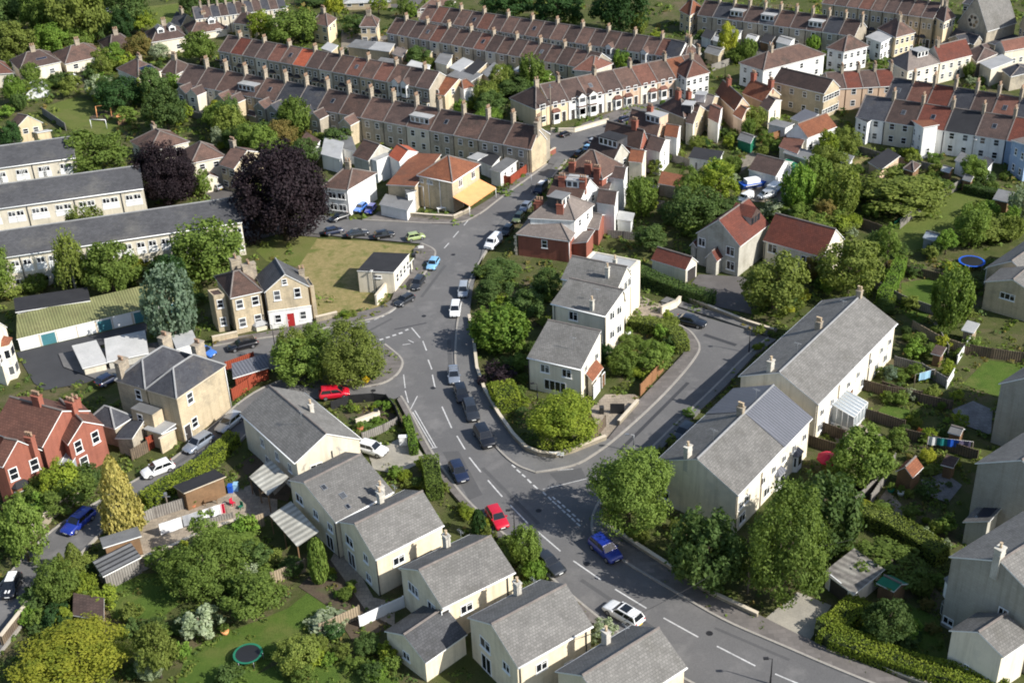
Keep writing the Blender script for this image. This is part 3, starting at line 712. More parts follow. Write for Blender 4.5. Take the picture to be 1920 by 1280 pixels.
LANE_T = [(752, 746), (735, 752), (650, 748), (610, 752), (540, 745), (480, 790), (455, 830), (330, 905), (268, 930), (200, 990), (120, 1075), (60, 1150), (-10, 1240)]
LANE_B = [(-60, 1180), (30, 1062), (110, 985), (200, 935), (260, 900), (330, 862), (400, 800), (470, 740), (530, 715), (600, 732), (640, 731), (706, 727), (741, 711), (757, 687), (752, 672), (716, 644)]
WEST = [(716, 644), (660, 660), (560, 690), (480, 700), (330, 690), (200, 720), (120, 690), (110, 665), (330, 640), (400, 652), (470, 640), (530, 632), (590, 622), (638, 613), (690, 603), (722, 594), (744, 578)]
NORTH_L = [(744, 578), (770, 545), (800, 512), (817, 482), (816, 470), (790, 459), (640, 446), (590, 440), (560, 430), (600, 405), (680, 415), (850, 424), (892, 411), (942, 371), (1000, 330), (1026, 310)]
road(MAIN_R + SIDE_L[1:] + SIDE_R + SOUTH_R[1:] + SOUTH_L + LANE_T[1:] + LANE_B + WEST[1:] + NORTH_L[1:])
road([(1026, 312), (1035, 290), (1030, 262), (1085, 248), (1130, 232), (1160, 222), (1200, 200), (1260, 180), (1275, 186), (1215, 212), (1180, 236), (1140, 258), (1100, 270), (1062, 304)])
road([(1100, 252), (1030, 265), (780, 206), (560, 150), (405, 115), (400, 108), (560, 140), (790, 193), (1000, 245)], 'asphalt_warm')
road([('B', 60, 0), ('B', 240, 55), ('B', 420, 50), ('B', 460, 0), ('B', 380, 0), ('B', 370, 25), ('B', 250, 30), ('B', 160, 0)], 'asphalt_warm')
road([(720, 68), (900, 108), (1100, 140), (1320, 150), (1320, 158), (1100, 150), (900, 118), (715, 76)], 'asphalt_warm')
road([('C', 1480, 200), ('C', 1560, 190), ('C', 1700, 260), ('C', 1910, 330), ('C', 1910, 360), ('C', 1680, 300), ('C', 1500, 240)], 'asphalt_warm')
road([(190, 5), (200, 45), (212, 52), (205, 0)], 'asphalt_dark')
for p in ([(620, 745), (650, 742), (690, 740), (700, 746), (660, 752)], [(830, 850), (860, 848), (905, 930), (880, 940)], [(1030, 890), (1090, 880), (1100, 900), (1050, 912)], [(1150, 1190), (1190, 1180), (1260, 1225), (1230, 1240)]):
    k = MB(); k.prism([G(q) for q in p], ROAD_Z + .0015, ROAD_Z + .0015); struct(build('asphalt_patch', k, M['asphalt_patch']))

# pavements and kerbs
W_IN = [(905, 470), (886, 545), (880, 600), (889, 648), (895, 699), (909, 739), (936, 786), (962, 823), (986, 848), (1010, 858)]
pavement(MAIN_R[4:] + SIDE_L[1:5] + [(1140, 826), (1110, 838), (1075, 852), (1040, 862)] + W_IN[::-1], 'pavement_grey')
pavement(SIDE_L[4:] + [(1258, 596), (1275, 606), (1290, 640), (1280, 668), (1250, 700), (1200, 752), (1140, 826)])
pavement(MAIN_R[:5] + [(905, 470), (935, 425), (985, 375), (1028, 325), (1048, 300)], 'pavement_grey')
pavement(SIDE_R[3:] + [(1150, 1005), (1128, 985), (1135, 940), (1165, 908), (1235, 850), (1295, 790), (1362, 726), (1415, 668), (1455, 640)], 'pavement_grey')
pavement([(1238, 568), (1345, 600), (1440, 633), (1458, 620), (1345, 590), (1250, 560)], 'pavement_grey')
pavement(SOUTH_R[:-1] + [(1720, 1290), (1600, 1240), (1500, 1195), (1430, 1160), (1330, 1115), (1260, 1070), (1190, 1025), (1150, 1005)])
pavement(SOUTH_L[1:6] + [(1025, 1095), (1095, 1160), (1180, 1225), (1270, 1290), (1400, 1345)], 'pavement')
pavement(SOUTH_L[6:] + [(745, 752), (757, 775), (780, 820), (806, 868), (845, 925), (876, 960), (955, 1030)], 'pavement')
pavement(LANE_B[-7:] + [(700, 655), (660, 675), (600, 690), (540, 710)], 'pavement')
pavement(WEST[-8:] + [(734, 566), (714, 578), (640, 598), (590, 606), (520, 622), (460, 632), (400, 640)], 'pavement')
pavement(NORTH_L[:6] + [(776, 470), (775, 500), (742, 545), (734, 566)])
pavement(NORTH_L[10:] + [(1045, 312), (1010, 308), (985, 330), (920, 375), (870, 405), (710, 400), (700, 408)], 'pavement')
pavement([(1030, 262), (1085, 248), (1130, 232), (1160, 222), (1200, 200), (1192, 194), (1150, 212), (1080, 240), (1020, 250)], 'pavement')
for K in (MAIN_R, SIDE_L, SIDE_R[3:], SOUTH_R, SOUTH_L, LANE_B[-7:], WEST[-8:], NORTH_L[:6], NORTH_L[10:]): kerb(K)
kerb(LANE_T[5:], .2); kerb(LANE_B[:9], .2)

# painted lines
markings('centre_line', [((880, 860), (902, 888)), ((915, 903), (942, 934)), ((957, 950), (990, 984)), ((1009, 1000), (1051, 1036)), ((1075, 1054), (1127, 1090)), ((1153, 1107), (1212, 1143)), ((1244, 1161), (1309, 1197)), ((1344, 1214), (1416, 1251)), ((1453, 1266), (1500, 1286)),
    ((857, 820), (872, 845)), ((829, 765), (847, 805)), ((811, 705), (816, 730)), ((803, 677), (810, 695)), ((793, 642), (800, 660)), ((772, 617), (788, 636)), ((833, 468), (842, 458)), ((850, 448), (860, 436)), ((870, 425), (880, 413))], .17)
markings('give_way_line', [((E_[0], E_[1]), (E_[2], E_[3])) for E_ in [(712, 640, 719, 638), (724, 636, 731, 634), (736, 632, 743, 630), (748, 628, 755, 626), (760, 622, 766, 620)]], .35)
markings('give_way_line', [((i_[0], i_[1]), (i_[2], i_[3])) for i_ in [(960, 874, 966, 879), (969, 883, 976, 889), (979, 892, 985, 897), (989, 901, 996, 908), (1000, 912, 1008, 919), (1018, 925, 1024, 931), (1028, 934, 1034, 940), (1036, 942, 1043, 948), (1045, 949, 1052, 956), (1054, 958, 1060, 964), (1063, 966, 1070, 972), (1072, 974, 1079, 981), (1081, 983, 1088, 989), (1036, 934, 1041, 939), (1045, 941, 1051, 946), (1054, 949, 1060, 954), (1063, 957, 1069, 962), (1073, 966, 1079, 971), (1082, 975, 1087, 980)]], .22)
markings('give_way_line', [((b_[0], b_[1]), (b_[2], b_[3])) for b_ in [(658, 615, 666, 613), (672, 611, 680, 609), (686, 607, 694, 605), (702, 602, 710, 599), (716, 597, 722, 594), (727, 591, 733, 588)]], .14)
markings('edge_line', [((733, 588), (752, 574)), ((766, 640), (776, 645)), ((774, 775), (813, 842)), ((778, 772), (817, 840)), ((808, 843), (820, 841)), ((757, 705), (760, 730)), ((760, 735), (766, 758)), ((783, 745), (770, 770)), ((755, 649), (770, 647))], .13)
markings('edge_line', [((640, 612), (712, 596)), ((712, 596), (740, 577))], .11)
markings('parking_line', [((1040, 884), (1075, 882)), ((1018, 920), (1100, 900))], .1)
for i, (a, b, w_, m_) in enumerate((((905, 880), (1010, 985), .5, 'asphalt_patch'), ((842, 640), (846, 720), .6, 'asphalt_patch'), ((790, 560), (835, 500), .5, 'asphalt_patch'), ((1090, 1090), (1230, 1185), .5, 'asphalt_patch'), ((660, 640), (735, 600), .45, 'asphalt_patch'), ((1160, 850), (1290, 720), .5, 'asphalt_dark'), ((1320, 630), (1380, 650), .7, 'asphalt_dark'), ((320, 880), (420, 815), .6, 'asphalt_patch'), ((740, 620), (800, 608), .25, 'asphalt_dark'), ((1340, 1180), (1480, 1240), .35, 'asphalt_patch'))):
    k = MB(); k.face([(v.x, v.y, ROAD_Z + .0022 + i * .0001) for v in dash(a, b, w_)]); struct(build('asphalt_patch', k, M[m_]))
# ---------------------------------------------------------------- near houses: the grey roofed row beside the road
GRP = 'grey roofed detached houses along the road'
def detached(label, a, b, c, ze=5.0, zr=7.3, wz=0.0, kind='gable', walls='wall_cream', roof='roof_grey', group=GRP, name='detached_house', **k):
    h = House(name, label, 'house', plan(a, b, c, ze), group); h.body(ze, zr, kind, walls, roof, **k)
    aerial(h, .3 if kind == 'gablev' else .7, .7 if kind == 'gablev' else .4); return h
def aerial(h, u, v, z=0.6):
    p = h.at(u, v, h.h(u, v)); k = MB(); k.tube(p, p + Vector((0, 0, z + 1.3)), .025, n=5); q = p + Vector((0, 0, z + 1.2)); k.tube(q - Vector((.5, 0, 0)), q + Vector((.5, 0, 0)), .018, n=4)
    for i in range(5): w = q + Vector((-.45 + .2 * i, 0, 0)); k.tube(w - Vector((0, .22, 0)), w + Vector((0, .22, 0)), .014, n=4)
    build('aerial', k, M['galvanised'], h.root)
def vplan(h, u0, u1, v0, v1):      # a plan beside or inside another, in its own u, v
    return Plan(h.pl.P(u0, v0), h.pl.U * (u1 - u0), h.pl.V * (v1 - v0))
# second from the top: gable apex K(535,345), eaves (430,315)/(650,540)/(1062,330)
K = lambda x, y: (500 + x / 3.2, 880 + y / 3.2)
h = detached('detached cream house with grey roof beside the red hatchback', K(428, 312), K(652, 541), K(1064, 332), 5.2, 7.4, kind='gablev')
h.wall.data.materials[0] = M['wall_cream']
h.win('f', .26, 3.1, 1.7, 1.3, far=False); h.win('f', .7, 3.2, 1.0, 1.1); h.win('f', .26, .15, 1.6, 2.1, 'patio'); h.win('f', .72, .6, 1.1, 1.1)
h.win('r', .33, 2.9, 1.5, 1.05); h.chim(.1, .58, w=.75, d=.55, h=1.5, mat='chimney_render', npot=1, pot='pot_buff'); h.pipe('r', .02); h.gutter('rl')
h.annex(vplan(h, .98, 1.42, .3, .8), 2.6, 3.2, 'monou', 'wall_grey', 'roof_grey_dark', 'garage_link'); h.door('f', .5, .9, 2.0, 'door_dark', pl=vplan(h, .98, 1.42, .3, .8))
h.win('f', .25, .9, .7, 1.0, pl=vplan(h, .98, 1.42, .3, .8))
h = detached('detached cream house with grey roof, slate garage roof against its gable', K(793, 588), K(1054, 831), K(1492, 614), 5.2, 7.5, kind='gablev')
h.win('f', .3, 3.2, 1.9, 1.25); h.win('f', .72, 3.2, 1.4, 1.1); h.win('r', .33, 2.9, 1.5, 1.1); h.door('r', .05, .8, 1.9, 'door_dark', z=2.6)
h.chim(.08, .62, w=.75, d=.55, h=1.6, mat='chimney_render', npot=1, pot='pot_buff'); h.pipe('r', .9); h.gutter('rl')
g_ = House('garage', 'slate roofed cream garage wedged between two grey roofed houses', 'garage', plan(K(705, 968), K(955, 1160), K(1205, 985), 2.8)); g_.body(2.8, 4.4, 'gablev', 'wall_cream', 'roof_grey_dark'); g_.win('f', .5, 1, 1.1, 1)
h = detached('detached cream house with grey roof and orange ridge tile, above the white car', (I_ := lambda x, y: (640 + x / 2.977, 850 + y / 2.977))(705, 915), I_(985, 1195), I_(1405, 960), 5.2, 7.5, kind='gablev')
h.win('f', .33, 3.1, 1.8, 1.3); h.win('f', .75, 3.0, 1.2, 1.1); h.win('f', .33, .1, 1.7, 2.1, 'patio'); h.win('r', .32, 2.9, 1.4, 1.1); h.door('r', .68, .9, 2.0, 'door_brown')
h.chim(.08, .62, w=.75, d=.55, h=1.6, mat='chimney_render', npot=1, pot='pot_buff'); h.pipe('r', .04); h.pipe('r', .92); h.gutter('rl')
h = detached('detached grey roofed house cut off by the bottom edge, beside the potted shrub', I_(1195, 1215), I_(1500, 1470), I_(1930, 1190), 5.2, 7.5, kind='gablev'); h.gutter('rl')
h.chim(.08, .6, w=.75, d=.55, h=1.6, mat='chimney_render', npot=1, pot='pot_buff'); h.win('r', .4, 2.9, 1.4, 1.1)
# long stepped pair behind: lower wing with awning, big gabled block
h = detached('long grey roofed house with rooflights and slatted glass awning on its gable', K(128, 62), K(412, 318), K(762, 132), 5.2, 7.0, kind='gablev', rp=.38)
h.win('f', .2, 3.0, 1.6, 1.2); h.win('f', .55, 3.0, 1.1, 1.1); h.win('f', .85, 3.0, 1.1, 1.1); h.win('f', .8, .1, 1.5, 2.0, 'patio'); h.rooflight(.75, .35, .7, .9); h.rooflight(.55, .2, .6, .8); h.rooflight(.9, .3, .5, .7)
h.chim(.98, .8, w=.75, d=.6, h=1.5, mat='chimney_render', npot=1, pot='pot_buff'); h.gutter('r'); h.pipe('f', .98)
h = detached('big grey roofed house with pale front, white car on its drive', (450, 775), (553, 868), (678, 823), 5.4, 7.9, kind='gable', roof='roof_grey', walls='wall_render')
h.wins('f', [.35, .62, .85], [2.9], .9, 1.2); h.wins('f', [.4, .8], [.7], .9, 1.1); h.wins('r', [.3, .62], [3.0], 1.6, 1.2); h.win('r', .4, .8, 1.8, 1.2); h.chim(.5, .7, w=.6, d=.5, h=1.1, mat='chimney_render', npot=1, pot='pot_buff'); h.pipe('r', .55); h.gutter('fk'); h.door('r', .75)
# the three stepped houses on the corner plot
GC = 'stepped grey roofed houses on the corner plot'
X = lambda x, y: (960 + x / 3.764, 440 + y / 3.764)
ze_ = rise(X(488, 950), X(490, 1180))
h = detached('stepped grey roofed house with two windows and clay porch, behind the yellow-green tree', X(105, 865), X(488, 950), X(637, 760), ze_, ze_ + 2.0, kind='gable', roof='roof_grey', walls='wall_pale', group=GC, rp=.95)
h.wins('f', [.32, .72], [ze_ - 1.9], 1.35, 1.25); h.win('f', .5, .6, 3.2, 1.6, 'patio'); h.win('r', .25, 3.6, .9, 1.0); h.win('r', .75, 3.3, 1.2, 1.2); h.win('r', .75, 1.0, 1.4, 1.3)
h.annex(Plan(h.pl.P(1.0, .2), h.pl.V * .52, h.pl.U * .13), 3.6, 2.5, 'mono', 'wall_pale', 'roof_clay', 'porch'); h.door('r', .3, 2.2, 2.1, 'paint_white', name='garage_door', inset=-1.25); h.door('r', .62, .9, 2.0, 'door_brown', inset=-1.25)
h.pipe('f', .02); h.gutter('f')
h2 = detached('stepped grey roofed house between the other two, one white framed window in its end', X(272, 485), X(660, 575), X(804, 468), 6.6, 8.6, kind='gable', roof='roof_grey', walls='wall_pale', group=GC, rp=.9)
h2.win('f', .4, 4.6, 1.4, 1.4); h2.wins('r', [.35, .7], [5.2, 2.2], 1.2, 1.3); h2.chim(.72, .1, dz=-.8, w=.5, d=.5, h=2.2, mat='chimney_render', npot=1, pot='pot_buff'); h2.pipe('f', .06); h2.pipe('f', .97); h2.gutter('f')
h3 = detached('stepped grey roofed house next to the red brick villa, flat rear roof behind its slope', X(345, 310), X(742, 392), X(846, 281), 7.2, 9.2, kind='gable', roof='roof_grey', walls='wall_pale', group=GC, rp=.7)
h3.annex(vplan(h3, .08, 1.0, 1.0, 1.75), 7.6, 7.7, 'flat', 'wall_pale', 'roof_felt_pale', 'flat_roofed_rear', parapet=.25)
h3.wins('r', [.3, .62, .88], [5.6], 1.1, 1.5); h3.chim(.75, .3, w=.5, d=.5, h=1.6, mat='chimney_render', npot=1, pot='pot_buff'); h3.gutter('f')
h3.chim(.75, .8, w=.5, d=.5, h=1.2, mat='chimney_render', npot=1, pot='pot_buff')
# two long grey terraces
Y = lambda x, y: (1220 + x / 2.783, 540 + y / 2.783)
def longblock(label, W_, E_, EB, k, ze=5.7, zr=8.3):
    h = House('terrace_block', label, 'terrace', plan(W_, E_, EB, ze), 'pale rendered terraces with grey roofs'); h.body(ze, zr, 'gablev', 'wall_pale', 'roof_grey', ridge='lead_ridge'); aerial(h, .5, .2); aerial(h, .5, .75); return h
h = longblock('long pale terrace with grey roof, half of one slope in ribbed sheet', Y(28, 900), Y(455, 1082), Y(843, 676), 0)
h.wins('r', [.07, .14, .36, .5, .64, .78, .93], [3.0], 1.1, 1.1); h.wins('r', [.1, .42, .85], [.7], 1.5, 1.3); h.chim(.36, .03, dz=-.5, w=.55, d=.9, h=1.9, mat='chimney_render', npot=1, pot='pot_buff'); h.chim(.47, .58, w=.8, d=.6, h=1.1, npot=3, pot='pot_buff')
k = MB()
for v0, v1 in ((.6, 1.0),):
    q = [(.5, v0), (1.01, v0), (1.01, v1), (.5, v1)]; k.face([h.at(u, v, h.h(min(u, 1), v) + .05) for u, v in q])
build('ribbed_roof_sheet', k, M['roof_lead'], h.root)
k = MB(); k.face([h.at(u, v, h.h(max(u, 0), v) + .05) for u, v in [(-.01, .62), (.46, .62), (.5, 1), (-.01, 1)]]); build('ribbed_roof_sheet', k, M['roof_lead'], h.root)
h.gutter('rl'); h.pipe('r', .01); h.pipe('r', .33, mat='pole_timber'); h.bay('r', .58, 2.0, .5, 0, 2.4, wall='paint_white', roof='roof_lead'); h.bay('r', .83, 1.8, .5, 0, 2.4, wall='paint_white', roof='roof_lead')
h.win('f', .12, .8, 1.2, 1.3)
h = longblock('long pale terrace with plain grey roof and glass lean-to, behind the ribbed one', Y(460, 459), Y(874, 608), Y(1288, 183), 1)
h.wins('r', [.08, .2, .4, .52, .68, .83, .94], [2.9], 1.1, 1.1); h.wins('r', [.07, .33, .6, .78, .9], [.7], 1.3, 1.3); h.chim(.36, .03, dz=-.5, w=.55, d=.9, h=1.9, mat='chimney_render', npot=1, pot='pot_buff'); h.chim(.4, .55, w=.8, d=.6, h=1.1, npot=3, pot='pot_buff'); h.chim(.5, .97, w=.7, d=.6, h=1.0, npot=2, pot='pot_buff')
h.gutter('rl'); h.pipe('r', .01); h.pipe('r', .27, mat='pole_timber'); h.pipe('r', .66); h.door('r', .15, .9, 2.0, 'paint_white'); h.door('r', .45, .9, 2.0, 'door_brown')
cons(h, Plan(h.pl.P(.98, .2), h.pl.V * .17, h.pl.U * .28), 3.0, 2.3)
# ---------------------------------------------------------------- west side: stone houses, garages, flats, brick houses
D_ = lambda x, y: ('D', x, y)
ze = rise(D_(1285, 385), D_(1300, 592))
h = house('stone_house', 'stone house with brown hipped roof and narrow flat roofed side wing', D_(1195, 262), D_(1285, 385), D_(1468, 345), ze, ze + 2.1, 'hipv', 'wall_bath', 'roof_brown', hi=.42)
h.wins('r', [.26, .74], [ze - 2.1, 1.0], 1.1, 1.5, 'sash'); h.chim(.35, .95, w=.9, d=2.0, h=1.7, dz=.2, npot=4); h.chim(.05, .7, w=.9, d=1.6, h=1.8, dz=.3, npot=4)
pl = plan(D_(1145, 340), D_(1185, 380), D_(1266, 368), ze - .2); h.annex(pl, ze - .2, ze, 'flat', 'wall_bath', 'roof_umber', 'side_wing', parapet=.25, ridge='lead_ridge'); h.win('r', .5, ze - 2.2, .9, 1.4, 'sash', pl=pl); h.win('r', .5, 1.0, .9, 1.4, 'sash', pl=pl); h.bay('r', .78, 2.2, .6, 0, .9, wall='wall_pale', roof='roof_felt_pale', storeys=0)
ze = rise(D_(1475, 352), D_(1492, 560))
h = house('stone_house', 'gabled stone house with a red front door and white ground floor', D_(1475, 352), D_(1728, 318), D_(1672, 228), ze, ze + 2.5, 'gablev', 'wall_bath', 'roof_grey_dark', ridge='lead_ridge')
h.wins('f', [.27, .72], [ze - 1.6], 1.0, 1.6, 'sash'); h.win('f', .47, ze + .75, .8, .95, 'sash'); h.win('f', .22, .9, 1.0, 1.4, 'sash'); h.win('f', .78, .9, 1.0, 1.4, 'sash'); h.door('f', .5, 1.05, 2.2, 'door_red')
k = MB(); l, a = h.place('f', .5, 0); k.box(-h.pl.W / 2 + .15, 0, 0, h.pl.W / 2 - .15, .015, 2.9); k.box(-h.pl.W / 2 + .1, 0, 2.9, h.pl.W / 2 - .1, .12, 3.05, bottom=True); build('painted_ground_floor', k, M['wall_white'], h.root, l, a)
h.annex(vplan(h, 1.0, 1.16, .1, .75), ze - .6, ze, 'flat', 'wall_bath', 'roof_felt', 'side_extension', parapet=.3, ridge='lead_ridge'); h.chim(.97, .6, w=.8, d=.6, h=1.1); h.pipe('f', .01)
# pale brick hall with black felt roof on the corner
Q6 = lambda x, y: (560 + x / 6.4, 440 + y / 6.4)
ze = rise(Q6(698, 430), Q6(708, 690))
h = house('small_hall', 'low pale brick hall with black felt roof on the dry grass corner', Q6(698, 430), Q6(1140, 450), Q6(1330, 225), ze, ze + .3, 'flat', 'wall_render', 'roof_black', cat='building', inset=.08)
h.wins('r', [.2, .42, .64, .86], [1.4], .9, 1.5, 'sash'); h.win('f', .55, 2.6, 1.2, .5); h.pipe('f', .48); h.annex(vplan(h, .37, .43, -.06, .02), ze + .2, ze + .3, 'flat', 'wall_pale', 'roof_felt_pale', 'buttress')
h.annex(vplan(h, .7, 1.0, .97, 1.25), 2.2, 2.3, 'flat', 'wall_render', 'roof_green', 'porch'); h.door('r', .97, .9, 2.0, 'door_dark')
# slate roofed M house
ze = rise(D_(985, 945), D_(1000, 1195))
h = House('stone_house', 'stone house with an M-shaped slate roof and tall stacks beside the lane', 'house', plan(D_(640, 842), D_(985, 945), D_(1262, 757), ze)); wm, rm = MB(), MB(); h.ze, h.kind = ze, 'hip'
for u0, u1 in ((0, .5), (.5, 1)): hf = block(vplan(h, u0, u1, 0, 1), ze, ze + 2.4, 'hipv', h.inv, wm, rm, hi=.3, inset=.15)
h.h = lambda u, v: ze + 1.0; build('wall', wm, M['wall_bath'], h.root); build('roof', rm, [M['roof_slate'], M['lead_ridge'], M['stone_trim']], h.root)
h.win('r', .25, ze - 2.0, 1.1, 1.6, 'sash'); h.win('r', .25, 1.1, 1.1, 1.5, 'sash'); h.door('r', .1, 1.0, 2.2, 'door_dark'); h.pipe('r', .97, mat='paint_white'); h.win('f', .35, ze - 2.0, 1.0, 1.5, 'sash')
for u, v in ((.06, .12), (.1, .92), (.62, .95)): p = h.at(u, v, ze + 1.1); add_chimney(h.root, p.x, p.y, p.z, w=.8, d=1.7, h=1.4, npot=3)
pl = Plan(h.pl.P(.35, -.22), h.pl.U * .4, h.pl.V * .24); h.annex(pl, 4.6, 4.9, 'flat', 'wall_bath', 'roof_felt', 'rear_extension', parapet=.1); h.win('f', .4, 2.7, .9, 1.4, 'sash', pl=pl)
pl = plan(D_(480, 1070), D_(640, 1112), D_(748, 1045), 3.0); h.annex(pl, 3.0, 4.9, 'hip', 'wall_bath_grey', 'roof_slate', 'rear_extension', hi=.4, ridge='lead_ridge')
pl = plan(D_(640, 1165), D_(745, 1195), D_(820, 1080), 2.5); h.annex(pl, 2.5, 3.3, 'monou', 'wall_bath_grey', 'roof_slate', 'lean_to')
pl = plan(D_(800, 1110), D_(900, 1140), D_(985, 1080), 2.7); h.annex(pl, 2.7, 2.8, 'flat', 'wall_bath', 'roof_felt_pale', 'lean_to'); h.rooflight(.5, -.1, .1, .1)
pl = plan(D_(905, 1140), D_(985, 1105), D_(960, 1060), 2.6); h.annex(pl, 2.6, 2.7, 'flat', 'wall_bath', 'roof_felt', 'garden_store')
# garage row and outbuildings
ze = rise(D_(92, 612), D_(100, 682))
h = house('garage_row', 'row of garages with olive corrugated roof, white and teal doors', D_(92, 612), D_(1000, 398), D_(985, 300), ze, ze + .9, 'mono', 'stone_trim', 'roof_green', cat='garages', inset=.1)
for i, (x0, x1, mt) in enumerate(((97, 205, 0), (215, 298, 1), (303, 410, 0), (415, 515, 0), (525, 608, 1), (613, 720, 0), (730, 815, 1), (822, 905, 0), (912, 990, 1))):
    h.door('f', ((x0 + x1) / 2 - 92) / 908, (x1 - x0) / 908 * h.pl.W * .92, ze - .3, 'door_teal' if mt else 'paint_white', name='garage_door')
house('garage', 'white walled garage with dark felt roof behind the olive roofed row', D_(85, 462), D_(505, 397), D_(490, 330), 3.0, 3.3, 'mono', 'wall_white', 'roof_black', cat='garage')
house('shed', 'white sheet roofed lean-to slanting beside the garage court', D_(460, 775), D_(600, 742), D_(540, 630), 1.5, 1.9, 'mono', 'wall_render', 'roof_white_sheet', cat='shed')
house('shed', 'long pale sheet roofed store beside the slanting lean-to', D_(596, 740), D_(830, 690), D_(812, 575), 1.6, 2.0, 'mono', 'wall_grey', 'roof_white_sheet', cat='shed')
house('shed', 'small white roofed store between the conifer and the blue car', D_(985, 668), D_(1105, 632), D_(1075, 570), 2.3, 2.6, 'mono', 'wall_white', 'roof_felt_pale', cat='shed')
house('shed', 'glass roofed carport behind the red lane fence', D_(1300, 830), D_(1500, 770), D_(1490, 700), 2.0, 2.3, 'mono', 'fence_red', 'roof_lead', cat='carport')
# flats
def flats(label, a, b, ze, depth=10.5, rise_=2.3, n=9):
    h = house('flats_block', label, a, b, None, ze, ze + rise_, 'gable', 'wall_render', 'roof_flats', depth=depth, cat='flats', group='long blocks of flats', ridge='lead_ridge')
    for i in range(n):
        t = (i + .5) / n
        for dt in (-.022, .022):
            for z in (ze - 1.9, .9): h.win('f', t + dt, z, 1.25, 1.0, 'casement')
            l, a_ = h.place('f', t + dt, 0); k = MB()
            k.box(-.75, 0, ze - 3.0, .75, .04, ze - 2.03, bottom=True); build('white_panel', k, M['paint_white'], h.root, l, a_)
        if i % 2: h.pipe('f', i / n, r=.07)
    h.gutter('f'); return h
flats('long stone flats with dark grey roof, closest to the copper beech', ('A', -330, 1490), ('A', 1352, 1240), 6.0, n=12)
flats('middle block of stone flats with dark roof, behind the closest block', ('A', -260, 1200), ('A', 800, 1052), 6.0, n=8)
flats('short end block of flats with dark roof, beside the round olive tree', ('A', -200, 965), ('A', 420, 880), 6.0, n=5)
# red brick houses at the lane
h = house('brick_house', 'red brick house with brown tiled roof, its gabled wing lit by the sun', D_(-60, 1130), D_(235, 1215), D_(505, 1010), 6.0, 8.6, 'gable', 'wall_brick', 'roof_red_brown'); h.chim(.98, .7, w=1.2, d=.7, h=1.3, mat='wall_brick', npot=3); h.chim(.55, .5, w=1.2, d=.7, h=1.3, mat='wall_brick', npot=4); h.chim(.78, .97, w=1.0, d=.7, h=1.3, mat='wall_brick', npot=2)
pl = plan(D_(378, 1202), D_(580, 1090), D_(450, 965), 5.2); h.annex(pl, 5.2, 7.2, 'gablev', 'wall_brick', 'roof_red_brown', 'gabled_wing', inset=.15); h.win('f', .25, 3.3, 1.1, 1.7, 'sash', pl=pl); h.win('f', .72, 3.3, 1.1, 1.7, 'sash', pl=pl); h.win('f', .3, .8, 1.2, 1.7, 'sash', pl=pl)
pl = plan(('H', 225, 20), ('H', 385, 85), ('H', 470, -30), 2.6); cons(h, pl, 2.6, 3.2, 'mono', 'conservatory')
h = house('brick_house', 'red brick house at the picture edge, white window surrounds on its lit gable', ('H', -60, 60), ('H', 15, 75), ('H', 235, -20), 6.0, 8.6, 'gable', 'wall_brick', 'roof_red_brown'); h.win('r', .22, 3.6, 1.1, 1.7, 'sash'); h.win('r', .75, 3.6, 1.1, 1.7, 'sash'); h.win('r', .3, .8, 1.2, 1.6, 'sash'); h.chim(.95, .8, w=1.0, d=.7, h=1.4, mat='wall_brick', npot=3); h.bay('r', .3, 2.0, .6, 0, 2.7, wall='wall_brick')
h = house('bay_house', 'cream bay-fronted house with red roof edge by the garage court', D_(-150, 610), D_(-20, 655), D_(40, 545), 6.5, 9.0, 'gable', 'wall_pale', 'roof_clay'); h.bay('r', .55, 2.6, .9, 0, 5.6, wall='wall_pale', roof='roof_clay', storeys=2); h.win('r', .1, 3.5, 1.0, 1.5, 'sash')
# hipped semis at the top of the playing field
GS = 'hipped semi-detached houses above the playing field'
def semi(label, a, b, c, base, roof='roof_brown', wall='wall_pale', rr=2.4, kind='hip', group=GS, hi=.35, cz=(.5, .5), name='semi_detached_house', nw=2, **k):
    ze = rise(a, base) if base else 4.6
    h = house(name, label, a, b, c, ze, ze + rr, kind, wall, roof, group=group, hi=hi, **k)
    h.wins('f', [(i + .5) / nw for i in range(nw)], [ze - 1.7, .8] if ze > 4 else [.9], 1.3, 1.2, far=True); h.wins('r', [.3, .7], [ze - 1.7], 1.1, 1.1, far=True)
    if cz: h.chim(*cz, w=1.1, d=.7, h=1.2, npot=3)
    return h
A_ = lambda x, y: ('A', x, y)
semi('hipped house half outside the frame above the dark bushes', A_(-150, 420), A_(82, 408), A_(30, 350), A_(-150, 500), 'roof_red_brown')
h = semi('grey-brown hipped house with solar strip, first right of the frame edge house', A_(110, 395), A_(342, 345), A_(280, 290), A_(118, 470), 'roof_umber'); h.rooflight(.6, .22, 2.5, .6, 'solar_panel', 'solar')
semi('brown hipped house with bright hip tiles and stone stack', A_(362, 360), A_(592, 308), A_(520, 250), A_(370, 420), 'roof_brown')
semi('brown hipped house hidden partly by a tree above the field', A_(612, 290), A_(770, 262), A_(700, 205), A_(620, 340), 'roof_umber')
h = semi('hipped house with two small white roof dormers', A_(845, 238), A_(1042, 205), A_(1000, 150), A_(850, 320), 'roof_umber'); h.dormer(.35, .25, 'f', 1.6, 1.6, 1.3, kind='gable', wall='wall_white'); h.dormer(.68, .25, 'f', 1.6, 1.6, 1.3, kind='gable', wall='wall_white')
h = semi('brown hipped house with one curved white dormer', A_(1060, 195), A_(1272, 160), A_(1230, 110), A_(1070, 235), 'roof_brown'); h.dormer(.65, .25, 'f', 1.8, 1.6, 1.4, kind='gable', wall='wall_white')
h = semi('gabled house with lit cream end wall at the head of the chimneyed row', A_(950, 130), A_(1010, 145), A_(1092, 115), A_(1015, 170), 'roof_slate', 'wall_yellow', 2.2, 'gable')
